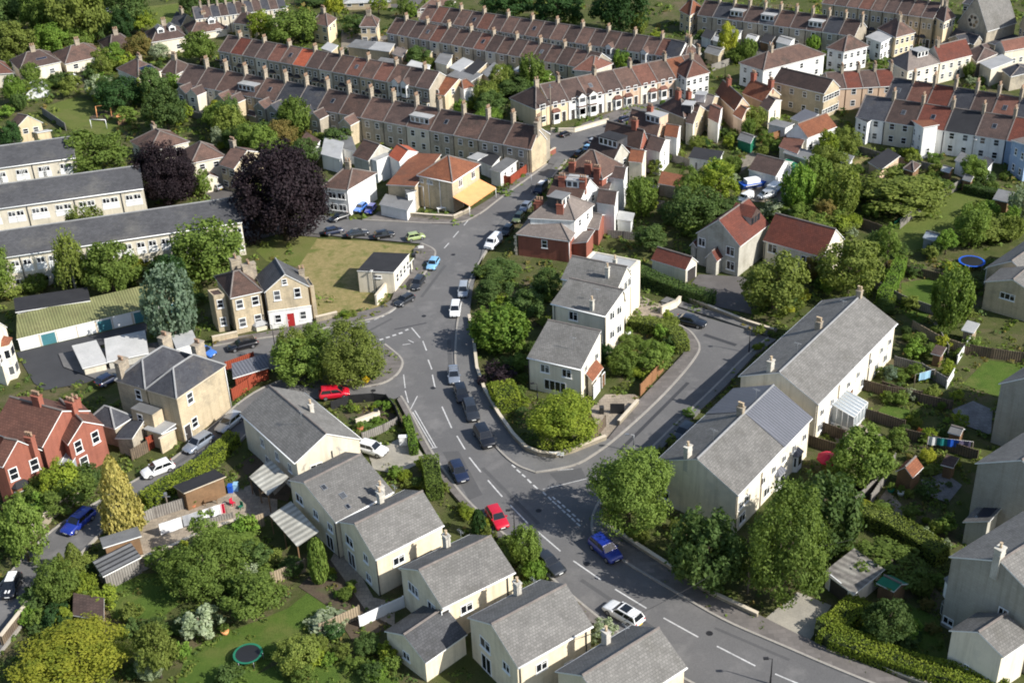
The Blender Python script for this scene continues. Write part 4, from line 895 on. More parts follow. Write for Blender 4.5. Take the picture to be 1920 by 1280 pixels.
h = semi('brown hipped house with solar panels at the field end of the terrace', A_(648, 385), A_(772, 440), A_(905, 395), A_(778, 475), 'roof_brown', hi=.45, cz=(.5, .6))
h.rooflight(.82, .55, 3.4, 1.6, 'solar_panel', 'solar')
semi('dark roofed house wedged between the solar house and the terrace', A_(890, 410), A_(980, 420), A_(1075, 370), A_(893, 490), 'roof_umber', 'wall_bath_grey')
h = semi('brown gabled house with lit cream end beside the field', A_(40, 700), A_(95, 710), A_(240, 685), A_(100, 800), 'roof_umber', 'wall_yellow', 2.0, 'gable', cz=None)
h.annex(vplan(h, 1.0, 1.5, .5, 1.1), 2.4, 2.6, 'flat', 'wall_yellow', 'roof_felt_pale')
h = semi('pair of brown hipped houses behind the copper beeches, front half', A_(1000, 850), A_(1068, 912), A_(1262, 872), A_(1072, 1000), 'roof_brown', hi=.45, cz=None); h.annex(vplan(h, 1.0, 1.35, .1, .6), 2.6, 3.6, 'gable', 'wall_pale', 'roof_brown', 'porch')
semi('pair of brown hipped houses behind the copper beeches, rear half', A_(725, 790), A_(830, 850), A_(1060, 790), A_(735, 870), 'roof_brown', hi=.4, cz=(.3, .5))
h = semi('narrow brown gabled house between the copper beech and forecourt', A_(1222, 920), A_(1305, 945), A_(1470, 850), A_(1245, 1060), 'roof_brown', 'wall_bath', 2.0, 'gable', cz=(.05, .5))
terrace(A_(1090, 110), A_(1600, 45), 11, 7, 4.4, 6.6, ['roof_slate', 'roof_umber'], 'the long low row below the park', 'long chimneyed row below the park', wall='wall_render', ch_v=.5)
semi('cream house at the end of the long low park row', ('A', 1525, 60), ('A', 1580, 75), ('A', 1610, 35), ('A', 1580, 95), 'roof_felt_pale', 'wall_yellow', .6, 'gable', cz=None, group=None)
for i, (a, b, c, l) in enumerate(((A_(1300, 130), A_(1390, 140), A_(1440, 90), 'dark hipped house behind the pale green tree'), (A_(1740, 130), A_(1830, 150), A_(1880, 105), 'brown gabled house behind the large green tree'), (('B', 100, 150), ('B', 200, 150), ('B', 215, 110), 'brown hipped house with bright lit wall beside the main far road'))):
    semi(l, a, b, c, None, 'roof_umber' if i == 0 else 'roof_brown', 'wall_yellow', 2.0, 'hip', None)
semi('stone villa at the top edge beside the far road', ('B', 10, 20), ('B', 280, 10), ('B', 260, -40), ('B', 10, 60), 'roof_felt_pale', 'wall_bath', 1.5, nw=4, group=None)
# ---------------------------------------------------------------- terraces across the middle and top
B_ = lambda x, y: ('B', x, y); C_ = lambda x, y: ('C', x, y)
mixb = ['roof_brown', 'roof_umber', 'roof_red_brown', 'roof_brown', 'roof_brown', 'roof_umber']
t1 = ['roof_umber', 'roof_red', 'roof_umber', 'roof_umber', 'roof_red_brown', 'roof_brown', 'roof_orange', 'roof_umber', 'roof_umber', 'roof_brown', 'roof_red_brown', 'roof_brown', 'roof_red_brown', 'roof_brown', 'roof_umber', 'roof_umber']
terrace(A_(1215, 285), B_(490, 500), 16, 8, 5.2, 7.8, t1, 'the bay-fronted terrace with one orange roof', 'bay-fronted terrace with the orange roof', walls=['wall_bath_grey', 'wall_bath', 'wall_bath_grey', 'wall_render', 'wall_bath_grey'], bays=True, chim=2, ch_h=.95, lights=(5, 10), gable_bays=(13, 14), hood='roof_black', bayw='wall_bath')
h = house('end_house', 'cream end house with orange hipped roof closing the bay-fronted terrace', B_(480, 515), B_(575, 535), B_(745, 480), rise(B_(575, 535), B_(580, 625)), rise(B_(575, 535), B_(580, 625)) + 2.6, 'gable', 'wall_yellow', 'roof_clay'); h.win('r', .3, 3.2, .9, 1.2, far=True); h.win('f', .5, .8, 1.2, 1.9, far=True); h.win('f', .5, 3.2, 1.2, 1.2, far=True)
pl = plan(B_(680, 500), B_(748, 482), B_(690, 440), 4.6); h.annex(pl, 4.6, 5.6, 'hip', 'wall_white', 'roof_clay', 'side_wing', hi=.3)
t2 = ['roof_umber', 'roof_umber', 'roof_brown', 'roof_umber', 'roof_brown', 'roof_slate', 'roof_slate', 'roof_umber', 'roof_brown', 'roof_brown', 'roof_umber', 'roof_brown', 'roof_umber', 'roof_brown', 'roof_umber', 'roof_brown', 'roof_umber', 'roof_red_brown']
zt = rise(B_(1040, 833), B_(1045, 975))
terrace(A_(985, 462), B_(1040, 833), 16, 8.5, zt, zt + 2.9, t2, 'the winged terrace ending in stone gable', 'rear-winged terrace ending in the stone gable', walls=['wall_bath_grey', 'wall_render', 'wall_bath_grey', 'wall_bath', 'wall_bath_grey'], wing=True, wing_first=0, wing_last=8, dormers=(3, 11), lights=(4, 7, 12), chim=1, ch_h=1.9, nwin=2, wing_len=3.0)
h = house('gable_wall', 'tall stone gable wall with two stacks ending the rear-winged terrace', B_(1040, 833), B_(1060, 835), B_(1150, 778), zt, zt + 2.9, 'gable', 'wall_bath', 'roof_brown', cat='wall'); h.chim(.5, .5, w=.7, d=1.5, h=1.5, mat='chimney_stone', npot=3)
t3 = ['roof_brown', 'roof_umber', 'roof_umber', 'roof_brown', 'roof_red_brown', 'roof_umber', 'roof_brown', 'roof_umber', 'roof_red_brown', 'roof_umber', 'roof_brown', 'roof_umber', 'roof_brown', 'roof_umber', 'roof_brown', 'roof_umber', 'roof_brown', 'roof_umber']
terrace(B_(250, 185), B_(1400, 392), 18, 8, 4.8, 7.4, t3, 'the closer far brown terrace', 'closer far brown terrace', walls=['wall_bath_grey', 'wall_bath', 'wall_bath_grey', 'wall_bath_grey', 'wall_render'], chim=2, ch_h=1.0, nwin=1, lights=(3, 8, 13))
h = house('end_house', 'plum-brown hipped end house of the closer far terrace', B_(1290, 390), B_(1400, 400), B_(1520, 355), 4.8, 7.2, 'hip', 'wall_render', 'roof_red_brown', hi=.4)
terrace(B_(430, 110), B_(1900, 330), 21, 8, 4.8, 7.4, t3[3:] + t3, 'the farther far brown terrace', 'farther far brown terrace', walls=['wall_bath_grey', 'wall_bath_grey', 'wall_render'], chim=2, ch_h=1.0, lights=(4, 9), bays=True, gable_bays=(15, 18))
h = house('end_house', 'grey roofed end house with white gable at the far terrace corner', B_(1800, 310), B_(1880, 330), B_(1960, 280), 5, 7.6, 'gable', 'wall_white', 'roof_slate')
semi('hipped brown house closing the farther far terrace', B_(415, 70), B_(560, 50), B_(640, 10), B_(420, 100), 'roof_brown', 'wall_bath_grey', 2.2, group=None)
t4 = ['roof_umber', 'roof_umber', 'roof_brown', 'roof_umber', 'roof_brown', 'roof_red_brown', 'roof_brown', 'roof_clay', 'roof_brown']
zt4 = rise(B_(1085, 610), B_(1090, 716))
h = house('corner_house', 'brown hipped end house of the sunlit terrace facing the junction', B_(1085, 612), B_(1168, 588), None, zt4, zt4 + 3.0, 'hipl', 'wall_yellow', 'roof_umber', depth=9, hi=.95, inset=.15); h.chim(.98, .5, w=.9, d=.6, h=1.2); h.win('f', .5, 3.4, 1.5, 1.2, far=True); h.win('f', .5, .8, 1.5, 1.3, far=True)
terrace(B_(1165, 588), C_(150, 402), 9, 9, zt4, zt4 + 3.0, t4, 'the sunlit terrace above the junction', 'sunlit cream terrace above the junction', walls=['wall_yellow', 'wall_white', 'wall_white', 'wall_pale', 'wall_pink', 'wall_pale', 'wall_pink', 'wall_pale', 'wall_white'], bays=True, gable_bays=(1, 2, 7), chim=2, hood='roof_red_brown', bayw='wall_white', lights=(2,))
# shop with awning and its outbuildings
ze = rise(B_(620, 1018), B_(622, 1195))
h = house('corner_shop', 'corner shop with orange-tiled hipped roof and pale orange awning', B_(420, 978), B_(620, 1018), B_(778, 915), ze, ze + 2.6, 'hip', 'wall_bath', 'roof_clay', hi=.48, cat='shop'); h.wins('r', [.3, .75], [ze - 1.9], 1.2, 1.4, 'casement'); h.wins('f', [.12, .3, .38], [ze - 1.3], .6, .7); h.pipe('f', .3, mat='paint_white'); h.pipe('f', .62, mat='paint_white'); h.gutter('fr')
k = MB(); a0, a1 = h.at(1.0, -.02, 3.3), h.at(1.0, .93, 3.3); o = h.inv.to_3x3() @ h.pl.wall('r', .5, 0)[2] * 3.3
k.face([a0, a1, a1 + o - Vector((0, 0, 1.0)), a0 + o - Vector((0, 0, 1.0))]); k.face([a0 + o - Vector((0, 0, 1.0)), a1 + o - Vector((0, 0, 1.0)), a1 + o - Vector((0, 0, 1.3)), a0 + o - Vector((0, 0, 1.3))]); build('awning', k, M['plastic_orange'], h.root)
k = MB()
for q in (a0 + o, a1 + o): k.tube((q.x, q.y, 0), (q.x, q.y, 2.2), .05)
build('awning_post', k, M['paint_white'], h.root); h.door('r', .5, 2.4, 2.4, 'door_dark')
pl = plan(B_(250, 1030), B_(415, 1060), B_(560, 880), 4.2); h.annex(pl, 4.2, 4.9, 'monou', 'wall_bath', 'roof_clay', 'side_wing'); h.win('f', .7, 2.4, .8, .9, pl=pl)
pl = plan(B_(210, 1140), B_(370, 1175), B_(405, 1115), 2.5); h.annex(pl, 2.5, 2.7, 'flat', 'wall_white', 'roof_felt', 'store'); pl = plan(B_(365, 1080), B_(420, 1065), B_(405, 1030), 4.0); h.annex(pl, 4.0, 4.1, 'flat', 'wall_white', 'roof_felt', 'stair_block')
h = house('annex_building', 'white walled flat roofed shop annex beside the brick red fence', B_(825, 945), B_(890, 965), B_(985, 895), 3.0, 3.2, 'flat', 'wall_white', 'roof_felt', cat='outbuilding'); h.wins('r', [.3, .7], [1.2], .8, 1.2, far=True)
h = house('white_house', 'white house with small orange roof behind the shop', B_(262, 868), B_(322, 905), B_(430, 848), 4.6, 5.9, 'gable', 'wall_white', 'roof_orange'); h.win('r', .5, 2.8, 1.0, 1.1, far=True)
ze = rise(D_(1905, 130), D_(1905, 130)) if False else 4.8
h = house('white_house', 'white gable-ended house with brown roof beside the blue cars', B_(-110, 1045), B_(35, 1062), B_(200, 965), 5.0, 7.2, 'hip', 'wall_white', 'roof_brown', hi=.35); h.wins('f', [.35, .7], [3.0, .8], 1.5, 1.2); h.chim(.5, .5)
h = house('brown_roofed_house', 'brown gabled house with flat white dormer behind the white gable-ended one', B_(60, 870), B_(150, 900), B_(290, 840), 4.4, 6.6, 'gable', 'wall_grey', 'roof_brown'); h.annex(Plan(h.pl.P(.9, .1), h.pl.U * .45, h.pl.V * .6), 4.6, 4.8, 'flat', 'wall_white', 'roof_felt_pale', 'rear_extension')
for i, (a, b, c, zz, r_, w_, l) in enumerate((
    (B_(-40, 820), B_(90, 850), B_(60, 770), 2.8, 'roof_felt', 'wall_white', 'white flat roofed yard building beside the terrace backs'), (B_(770, 900), B_(840, 930), B_(890, 880), 2.6, 'roof_black', 'wall_white', 'dark flat roofed store behind the shop'), (B_(700, 880), B_(760, 895), B_(820, 870), 2.6, 'roof_felt_pale', 'wall_white', 'pale flat roofed store under the terrace'),
    (A_(1660, 800), A_(1740, 850), A_(1790, 790), 3.0, 'roof_brown', 'wall_white', 'small brown roofed outhouse below the terrace wings'), (A_(1790, 860), A_(1900, 890), A_(1920, 800), 3.0, 'roof_felt_pale', 'wall_white', 'pale roofed white outhouse below the terrace wings'),
    (B_(600, 375), B_(660, 400), B_(740, 350), 2.8, 'roof_felt_pale', 'wall_bath', 'pale roofed garage in the far garage court'), (B_(680, 400), B_(740, 420), B_(815, 355), 2.8, 'roof_black', 'wall_bath', 'black roofed garage in the far garage court'), (B_(785, 405), B_(830, 440), B_(900, 385), 2.8, 'roof_felt', 'wall_yellow', 'grey roofed garage with lit wall in the far court'), (B_(350, 380), B_(460, 410), B_(500, 370), 2.6, 'roof_white_sheet', 'wall_white', 'pale sheet roofed garage in the far court'),
    (B_(590, 420), B_(720, 460), B_(790, 420), 2.6, 'roof_felt', 'wall_bath_grey', 'long grey garage behind the orange hipped end house'), (B_(960, 390), B_(1000, 405), B_(1060, 370), 4.2, 'roof_felt_pale', 'wall_yellow', 'square lit cream annex behind the far gardens'), (B_(1080, 400), B_(1160, 420), B_(1210, 395), 2.6, 'roof_red_brown', 'wall_bath', 'reddish roofed shed behind the far gardens'), (B_(560, 300), B_(610, 320), B_(640, 290), 2.6, 'roof_felt', 'wall_yellow', 'low hut behind the closer far terrace'),
    (B_(30, 260), B_(150, 275), B_(200, 240), 2.8, 'roof_felt', 'wall_bath', 'grey roofed garage in the first far yard'), (B_(150, 275), B_(270, 290), B_(300, 250), 2.8, 'roof_felt_pale', 'wall_bath', 'pale roofed garage in the first far yard'), (B_(280, 300), B_(340, 320), B_(370, 285), 2.8, 'roof_pale_brown', 'wall_pink', 'pinkish roofed garage in the first far yard'), (B_(190, 350), B_(290, 365), B_(320, 340), 2.6, 'roof_felt', 'wall_bath', 'long grey shed behind the bay-fronted terrace'), (A_(1790, 270), A_(1850, 290), A_(1890, 260), 2.6, 'roof_felt_pale', 'wall_bath', 'pale garden hut behind the bay-fronted terrace'))):
    house('outbuilding', l, a, b, c, zz, zz + .25, 'mono', w_, r_, cat='outbuilding')
# ---------------------------------------------------------------- east side: villas along the street, white terraces, red tiled houses, edge houses
F_ = lambda x, y: ("F", x, y)
S_ = lambda x, y: (950 + x / 4, 180 + y / 4)
W_ = lambda x, y: (1560 + x / 4.922, 100 + y / 4.922)
Z_ = lambda x, y: (1200 + x / 4.571, 360 + y / 4.571)
ze = rise(S_(475, 1090), S_(478, 1255))
h = house('brick_villa', 'red brick villa with pale quoins and hipped grey-brown roof, first on the street', S_(70, 1035), S_(475, 1090), S_(600, 905), ze, ze + 2.8, 'hip', 'wall_brick', 'roof_pale_brown', hi=.45)
h.win('f', .52, ze - 1.9, 1.0, 1.4, 'sash'); h.pipe('f', .98, mat='paint_white'); h.chim(.55, .75, w=1.2, d=.7, h=1.2, mat='wall_brick', npot=4); h.chim(.1, .9, w=1.2, d=.7, h=1.2, mat='wall_brick', npot=4); h.rooflight(.86, .5, 1.6, 1.6, 'solar_panel', 'solar')
k = MB(); l, a = h.place('f', 0, 0)
for i in range(int(ze / .6)): k.box(.0 if i % 2 else -.0, 0, i * .6, .5 if i % 2 else .35, .04, i * .6 + .5, bottom=True); 
qm = k.mesh('quoin', M['stone_trim']); q_ = link('quoin', qm, h.root, l, a); 
pl = plan(S_(475, 1105), S_(605, 1135), S_(662, 1045), ze - 1.2); h.annex(pl, ze - 1.2, ze - .2, 'monou', 'wall_brick', 'roof_pale_brown', 'side_wing', wm=0)
pl = plan(S_(558, 978), S_(690, 1002), S_(742, 892), ze - .8); h.annex(pl, ze - .8, ze + .6, 'gable', 'wall_brick', 'roof_pale_brown', 'rear_wing'); h.chim(1.15, .65, dz=-.2, w=.7, d=.6, h=1.3, mat='wall_brick') if False else None
GV = 'villas along the shaded side of the street'
def villa(label, a, b, c, ze, rr, kind, roof, wall, wings=(), dorm=None, chims=(), hi=.4, cm='wall_brick'):
    h = house('villa', label, a, b, c, ze, ze + rr, kind, wall, roof, group=GV, hi=hi)
    for (wa, wb, wc, wz, wr, wk, wroof, wwall) in wings:
        pl = plan(wa, wb, wc, wz); h.annex(pl, wz, wz + wr, wk, wwall, wroof, 'rear_wing'); h.win('r', .5, wz - 2.0, .8, 1.1, pl=pl, far=True); h.win('r', .5, .9, .8, 1.1, pl=pl, far=True)
    if dorm: h.dormer(*dorm[0], **dorm[1])
    for u, v in chims: h.chim(u, v, w=1.1, d=.7, h=1.4, mat=cm, npot=3)
    h.wins('r', [.3, .7], [ze - 1.8], .9, 1.2, far=True); return h
villa('villa with grey flat roofed dormer and dark solar rooflight, behind the brick villa', S_(160, 915), S_(515, 935), S_(660, 815), 6.2, 3.0, 'hip', 'roof_pale_brown', 'wall_white', [(S_(672, 800), S_(812, 822), S_(842, 716), 5.6, 1.2, 'gable', 'roof_umber', 'wall_white')], ((.68, .3, 'r'), dict(w=2.6, d=2.6, h=1.7, roof='roof_felt', wall='roof_slate')), [(.12, .3), (.62, .15)])
villa('villa with pale flat roofed dormer and long brick party chimney', S_(300, 745), S_(560, 770), S_(690, 690), 6.2, 2.6, 'gable', 'roof_brown', 'wall_white', [(S_(650, 690), S_(770, 700), S_(790, 640), 5.0, .2, 'flat', 'roof_umber', 'wall_white')], ((.7, .25, 'f'), dict(w=3, d=2.4, h=1.5, roof='roof_felt_pale', wall='wall_white')), [(.9, .3), (.3, .3)])
villa('villa with broad brown hipped roof and three red brick stacks', S_(395, 585), S_(720, 625), S_(880, 520), 6.4, 3.6, 'hip', 'roof_brown', 'wall_brick', [(S_(735, 605), S_(880, 628), S_(912, 527), 6.0, .9, 'gable', 'roof_umber', 'wall_white'), (S_(720, 670), S_(870, 690), S_(885, 640), 3.0, .1, 'flat', 'roof_felt_pale', 'wall_pale')], None, [(.25, .1), (.62, .1), (.85, .05)], hi=.45)
villa('villa with black flat topped dormer, clay roofed wing behind', S_(590, 430), S_(800, 490), S_(925, 425), 6.2, 2.4, 'gable', 'roof_umber', 'wall_grey', [(S_(912, 490), S_(1018, 502), S_(1052, 412), 5.4, 1.2, 'gable', 'roof_clay', 'wall_pale')], ((.6, .35, 'f'), dict(w=4.0, d=3, h=1.7, roof='roof_black', wall='roof_slate')), [])
villa('villa with brown gable and red tile-hung end facing the junction', S_(720, 325), S_(1000, 400), S_(1060, 330), 5.0, 2.8, 'gable', 'roof_brown', 'wall_brick', [(S_(1040, 395), S_(1150, 425), S_(1228, 330), 4.6, 1.3, 'gable', 'roof_umber', 'wall_white')], None, [(.75, .5)])
villa('villa with pinkish walls and brown slope beside the tile-hung gable', S_(900, 235), S_(1130, 300), S_(1200, 200), 4.9, 2.4, 'gable', 'roof_brown', 'wall_pink', [(S_(1180, 300), S_(1280, 315), S_(1310, 225), 4.5, 1.2, 'gable', 'roof_clay', 'wall_white')], ((.75, .3, 'f'), dict(w=3.2, d=2.6, h=1.6, roof='roof_felt_pale', wall='wall_pink')), [(.6, .5)])
villa('villa with broad brown hip and pale wing further along the street', S_(1130, 85), S_(1330, 165), S_(1440, 120), 4.8, 2.4, 'hip', 'roof_brown', 'wall_bath', [(S_(1340, 200), S_(1400, 215), S_(1455, 130), 4.4, 1.2, 'gable', 'roof_umber', 'wall_pale')], None, [(.5, .5)])
villa('villa with dark dormer and red-brown wing in the middle of the street', C_(-20, 640), C_(60, 690), C_(130, 610), 4.4, 2.2, 'gable', 'roof_brown', 'wall_bath', [(C_(140, 660), C_(200, 690), C_(225, 600), 4.2, 1.2, 'gable', 'roof_red_brown', 'wall_white')], ((.7, .3, 'r'), dict(w=2.4, d=2, h=1.5, roof='roof_felt_pale', wall='roof_slate')), [(.2, .5)])
villa('villa with bright clay double roof and pale curved wing', C_(180, 520), C_(290, 620), C_(375, 590), 4.2, 2.2, 'gable', 'roof_clay', 'wall_pink', [(C_(280, 640), C_(330, 670), C_(385, 600), 3.9, 1.0, 'gable', 'roof_clay', 'wall_pink')], None, [(.3, .5)])
villa('villa with half clay half grey roof, last before the brown stone hall', C_(330, 520), C_(450, 570), C_(550, 530), 4.2, 2.2, 'gable', 'roof_clay', 'wall_bath', [(C_(430, 590), C_(480, 620), C_(555, 560), 3.9, 1.2, 'gable', 'roof_umber', 'wall_pale')], None, [(.1, .5), (.9, .5)])
villa('villa with pale grey dormer beside the clay double roof', C_(50, 590), C_(150, 620), C_(205, 540), 4.4, 1.6, 'gable', 'roof_pale_brown', 'wall_bath', [], ((.6, .3, 'r'), dict(w=2, d=2, h=1.5, roof='roof_felt_pale', wall='wall_white')), [])
# houses beyond
def plain(label, a, b, c, ze, rr, kind, roof, wall, hi=.4, nf=2, ch=(.5, .5), name='house', cat='house', **k):
    h = house(name, label, a, b, c, ze, ze + rr, kind, wall, roof, hi=hi, cat=cat, **k)
    if nf: h.wins('f', [(i + .5) / nf for i in range(nf)], [ze - 1.8, .8] if ze > 4 else [.9], 1.0, 1.2, far=True); h.wins('r', [(i + .5) / (nf + 2) for i in range(nf + 2)], [ze - 1.8, .8] if ze > 4 else [.9], 1.0, 1.2, far=True)
    if ch: h.chim(*ch, w=1.0, d=.6, h=1.2, npot=2)
    return h
plain('long hipped brown house with white sunlit front beyond the villas', C_(312, 352), C_(450, 395), C_(800, 305), 4.8, 2.4, 'hipv', 'roof_brown', 'wall_white', .25, 2, (.5, .3))
plain('brown stone hall with plain gable and few windows', C_(500, 455), C_(790, 525), C_(880, 485), 5.4, 2.2, 'gable', 'roof_umber', 'wall_bath', nf=4, ch=None)
plain('hipped brown house with white walls beside the long hipped one', C_(800, 268), C_(900, 292), C_(1040, 258), 4.8, 2.6, 'hipv', 'roof_brown', 'wall_white', .45, 2, None)
plain('white flat roofed house among hipped brown roofs', C_(1020, 205), C_(1110, 240), C_(1192, 198), 4.6, .1, 'flat', 'roof_felt_pale', 'wall_white', ch=None)
plain('brown hipped house with warm lit end near the stone bay terrace', C_(1085, 160), C_(1190, 212), C_(1302, 182), 4.8, 2.6, 'hip', 'roof_brown', 'wall_yellow', .4, 2, (.6, .5))
h = plain('grey-brown hipped house with big flat dormer', C_(1145, 340), C_(1255, 400), C_(1440, 352), 4.6, 2.6, 'hipv', 'roof_pale_brown', 'wall_pale', .3, 2, None); h.dormer(.72, .6, 'r', 3, 2.4, 1.5, roof='roof_felt_pale', wall='roof_slate')
plain('red roofed house joined to the one with the flat dormer', C_(1350, 300), C_(1440, 352), C_(1618, 308), 4.6, 2.6, 'gablev', 'roof_red', 'wall_pale', nf=2, ch=(.5, .1))
plain('clay roofed house at the top by the dark terrace', C_(-20, 60), C_(40, 90), C_(115, 45), 4.8, 2.4, 'hip', 'roof_clay', 'wall_yellow')
plain('hipped brown house hidden behind the street villas', C_(-60, 290), C_(10, 335), C_(105, 300), 4.8, 2.4, 'hip', 'roof_brown', 'wall_pale')
plain('red-brown roofed house with white gables at the terrace end', C_(-60, 390), C_(20, 440), C_(155, 405), 4.8, 2.6, 'hip', 'roof_red_brown', 'wall_white')
terrace(C_(820, 500), C_(1190, 480), 4, 8, 4.6, 6.8, ['roof_umber', 'roof_red', 'roof_umber', 'roof_red'], 'the short terrace behind the white backs', 'short red-roofed terrace', wall='wall_pink', ch_h=1.2)
terrace(C_(1120, 560), C_(1960, 700), 7, 9, 5.4, 8.6, ['roof_slate', 'roof_red_brown', 'roof_red', 'roof_slate', 'roof_umber', 'roof_red_brown', 'roof_slate'], 'the slate-and-red terrace with tall stacks', 'slate and red terrace with tall stacks', wall='wall_bath_grey', ch_h=1.8, lights=(0, 5))
ze = rise(W_(400, 590), W_(400, 800))
r2 = terrace(W_(215, 590), W_(1900, 850), 6, 10, ze, ze + 2.8, ['roof_slate', 'roof_umber', 'roof_red', 'roof_black', 'roof_umber', 'roof_red'], 'the white-backed terrace above allotments', 'white-backed terrace above the allotments', walls=['wall_white', 'wall_render', 'wall_white', 'wall_white', 'wall_white', 'wall_blue'], ch_h=1.6, lights=(1, 2, 4), nwin=2)
for i, (a, b, c, z, rr, rf, wl, nm) in enumerate(((W_(722, 612), W_(835, 742), W_(985, 715), rise(W_(835, 742), W_(830, 985)), 1.2, 'roof_clay', 'wall_white', 'white rear wing with a clay roof and lit gable end'), (W_(1165, 752), W_(1320, 842), W_(1425, 825), rise(W_(1320, 842), W_(1312, 985)), 1.0, 'roof_brown', 'wall_white', 'white rear wing with a brown roof beside the clay roofed one'), (W_(215, 590), W_(330, 640), W_(410, 590), rise(W_(330, 640), W_(330, 850)), .1, 'roof_black', 'wall_white', 'tall white rear wing at the terrace end'), (W_(1650, 800), W_(1800, 900), W_(1960, 860), rise(W_(1800, 900), W_(1800, 1190)), 1.0, 'roof_pale_brown', 'wall_blue', 'pale blue rear wing at the picture edge'))):
    h = house('rear_wing', nm, a, b, c, z, z + rr, 'monou' if rr > .5 else 'flat', wl, rf, group='rear wings of the white-backed terrace', cat='house wing'); h.wins('f', [.35, .75], [z - 2.2, .8], .8, 1.3, 'sash'); h.wins('r', [.5], [.8], .8, 1.2, 'sash')
h = plain('white cottage with clay tiled roof by the allotments', C_(570, 750), C_(700, 770), C_(862, 707), 3.6, 2.4, 'gablev', 'roof_clay', 'wall_white', nf=1, ch=None)
plain('low white flat roofed room beside the clay roofed cottage', C_(470, 690), C_(575, 715), C_(625, 690), 2.6, .1, 'flat', 'roof_felt', 'wall_white', nf=0, ch=None, cat='outbuilding', name='outbuilding')
terrace(C_(80, 85), C_(960, 205), 10, 8, 4.8, 7.4, ['roof_umber', 'roof_slate', 'roof_umber', 'roof_umber', 'roof_slate', 'roof_brown', 'roof_umber'], 'the dark shaded terrace near the cypress', 'dark shaded terrace near the cypress', wall='wall_bath_grey', ch_h=1.3, dormers=(2, 4, 7))
terrace(C_(775, 20), C_(1400, 105), 9, 9, 7.0, 9.4, ['roof_brown', 'roof_umber', 'roof_brown', 'roof_red_brown', 'roof_brown', 'roof_umber', 'roof_umber'], 'the tall stone bay terrace', 'tall stone bay terrace at the top', wall='wall_bath', bays=True, ch_h=1.6, win_z=(.8, 4.4), bayw='wall_bath', hood='roof_slate')
plain('tall stone end house with sunlit corner closing the bay terrace', C_(1395, 90), C_(1460, 125), C_(1525, 95), 7.0, 2.4, 'hip', 'roof_brown', 'wall_yellow', .4, 2)
# church
ze = 5.5
h = house('church', 'stone church with steep grey slate roof and round traceried window', C_(1532, 125), C_(1702, 178), C_(1866, 128), ze, ze + 7.0, 'gablev', 'wall_bath_grey', 'roof_grey', cat='church', ridge='lead_ridge')
k = MB(); l, a = h.place('f', .5, 5.2); k.tube((0, -.05, 1.6), (0, .1, 1.6), 1.7, n=24, m=0, smooth=False)
for t in range(6): an = t * math.pi / 3; k.tube((math.cos(an), .1, 1.6 + math.sin(an)), (math.cos(an), .13, 1.6 + math.sin(an)), .42, n=12, m=1, smooth=False)
build('traceried_window', k, [M['stone_trim'], M['window_glass']], h.root, l, a); h.annex(vplan(h, .1, .9, -.3, .02), 3, 4.6, 'gable', 'wall_bath_grey', 'roof_slate', 'porch'); h.annex(vplan(h, 1.0, 1.25, .05, .95), 3.0, 4.0, 'flat', 'wall_bath_grey', 'roof_slate', 'aisle')
for i, (a, b, c, z, rr, kd, rf, wl, l_) in enumerate(((C_(1740, 250), C_(1800, 290), C_(1960, 260), 4, 1.6, 'gablev', 'roof_red_brown', 'wall_render', 'cream walled reddish roofed hall below the church'), (C_(1580, 290), C_(1640, 350), C_(1760, 300), 3.4, 1.4, 'hip', 'roof_umber', 'wall_bath_grey', 'dark roofed hall below the church'), (C_(1655, 350), C_(1720, 400), C_(1850, 350), 3.4, .5, 'monou', 'roof_felt_pale', 'wall_render', 'pale flat roofed hall with a cream edge below the church'), (C_(1780, 390), C_(1830, 430), C_(1960, 400), 3.2, 1.2, 'hip', 'roof_slate', 'wall_bath_grey', 'slate roofed house at the edge below the church'), (C_(1880, 140), C_(1920, 170), C_(1990, 130), 6, 3.5, 'gablev', 'roof_umber', 'wall_bath', 'tall gabled stone house beside the church'), (C_(1560, 20), C_(1640, 30), C_(1700, -20), 5, 2, 'hip', 'roof_slate', 'wall_bath_grey', 'slate roofed house behind the church'), (C_(1480, 215), C_(1560, 250), C_(1760, 215), 3.0, 1.4, 'gablev', 'roof_slate', 'wall_bath_grey', 'low slate hall before the church porch'))):
    plain(l_, a, b, c, z, rr, kd, rf, wl, .35, 2 if z > 3.5 else 0, None)
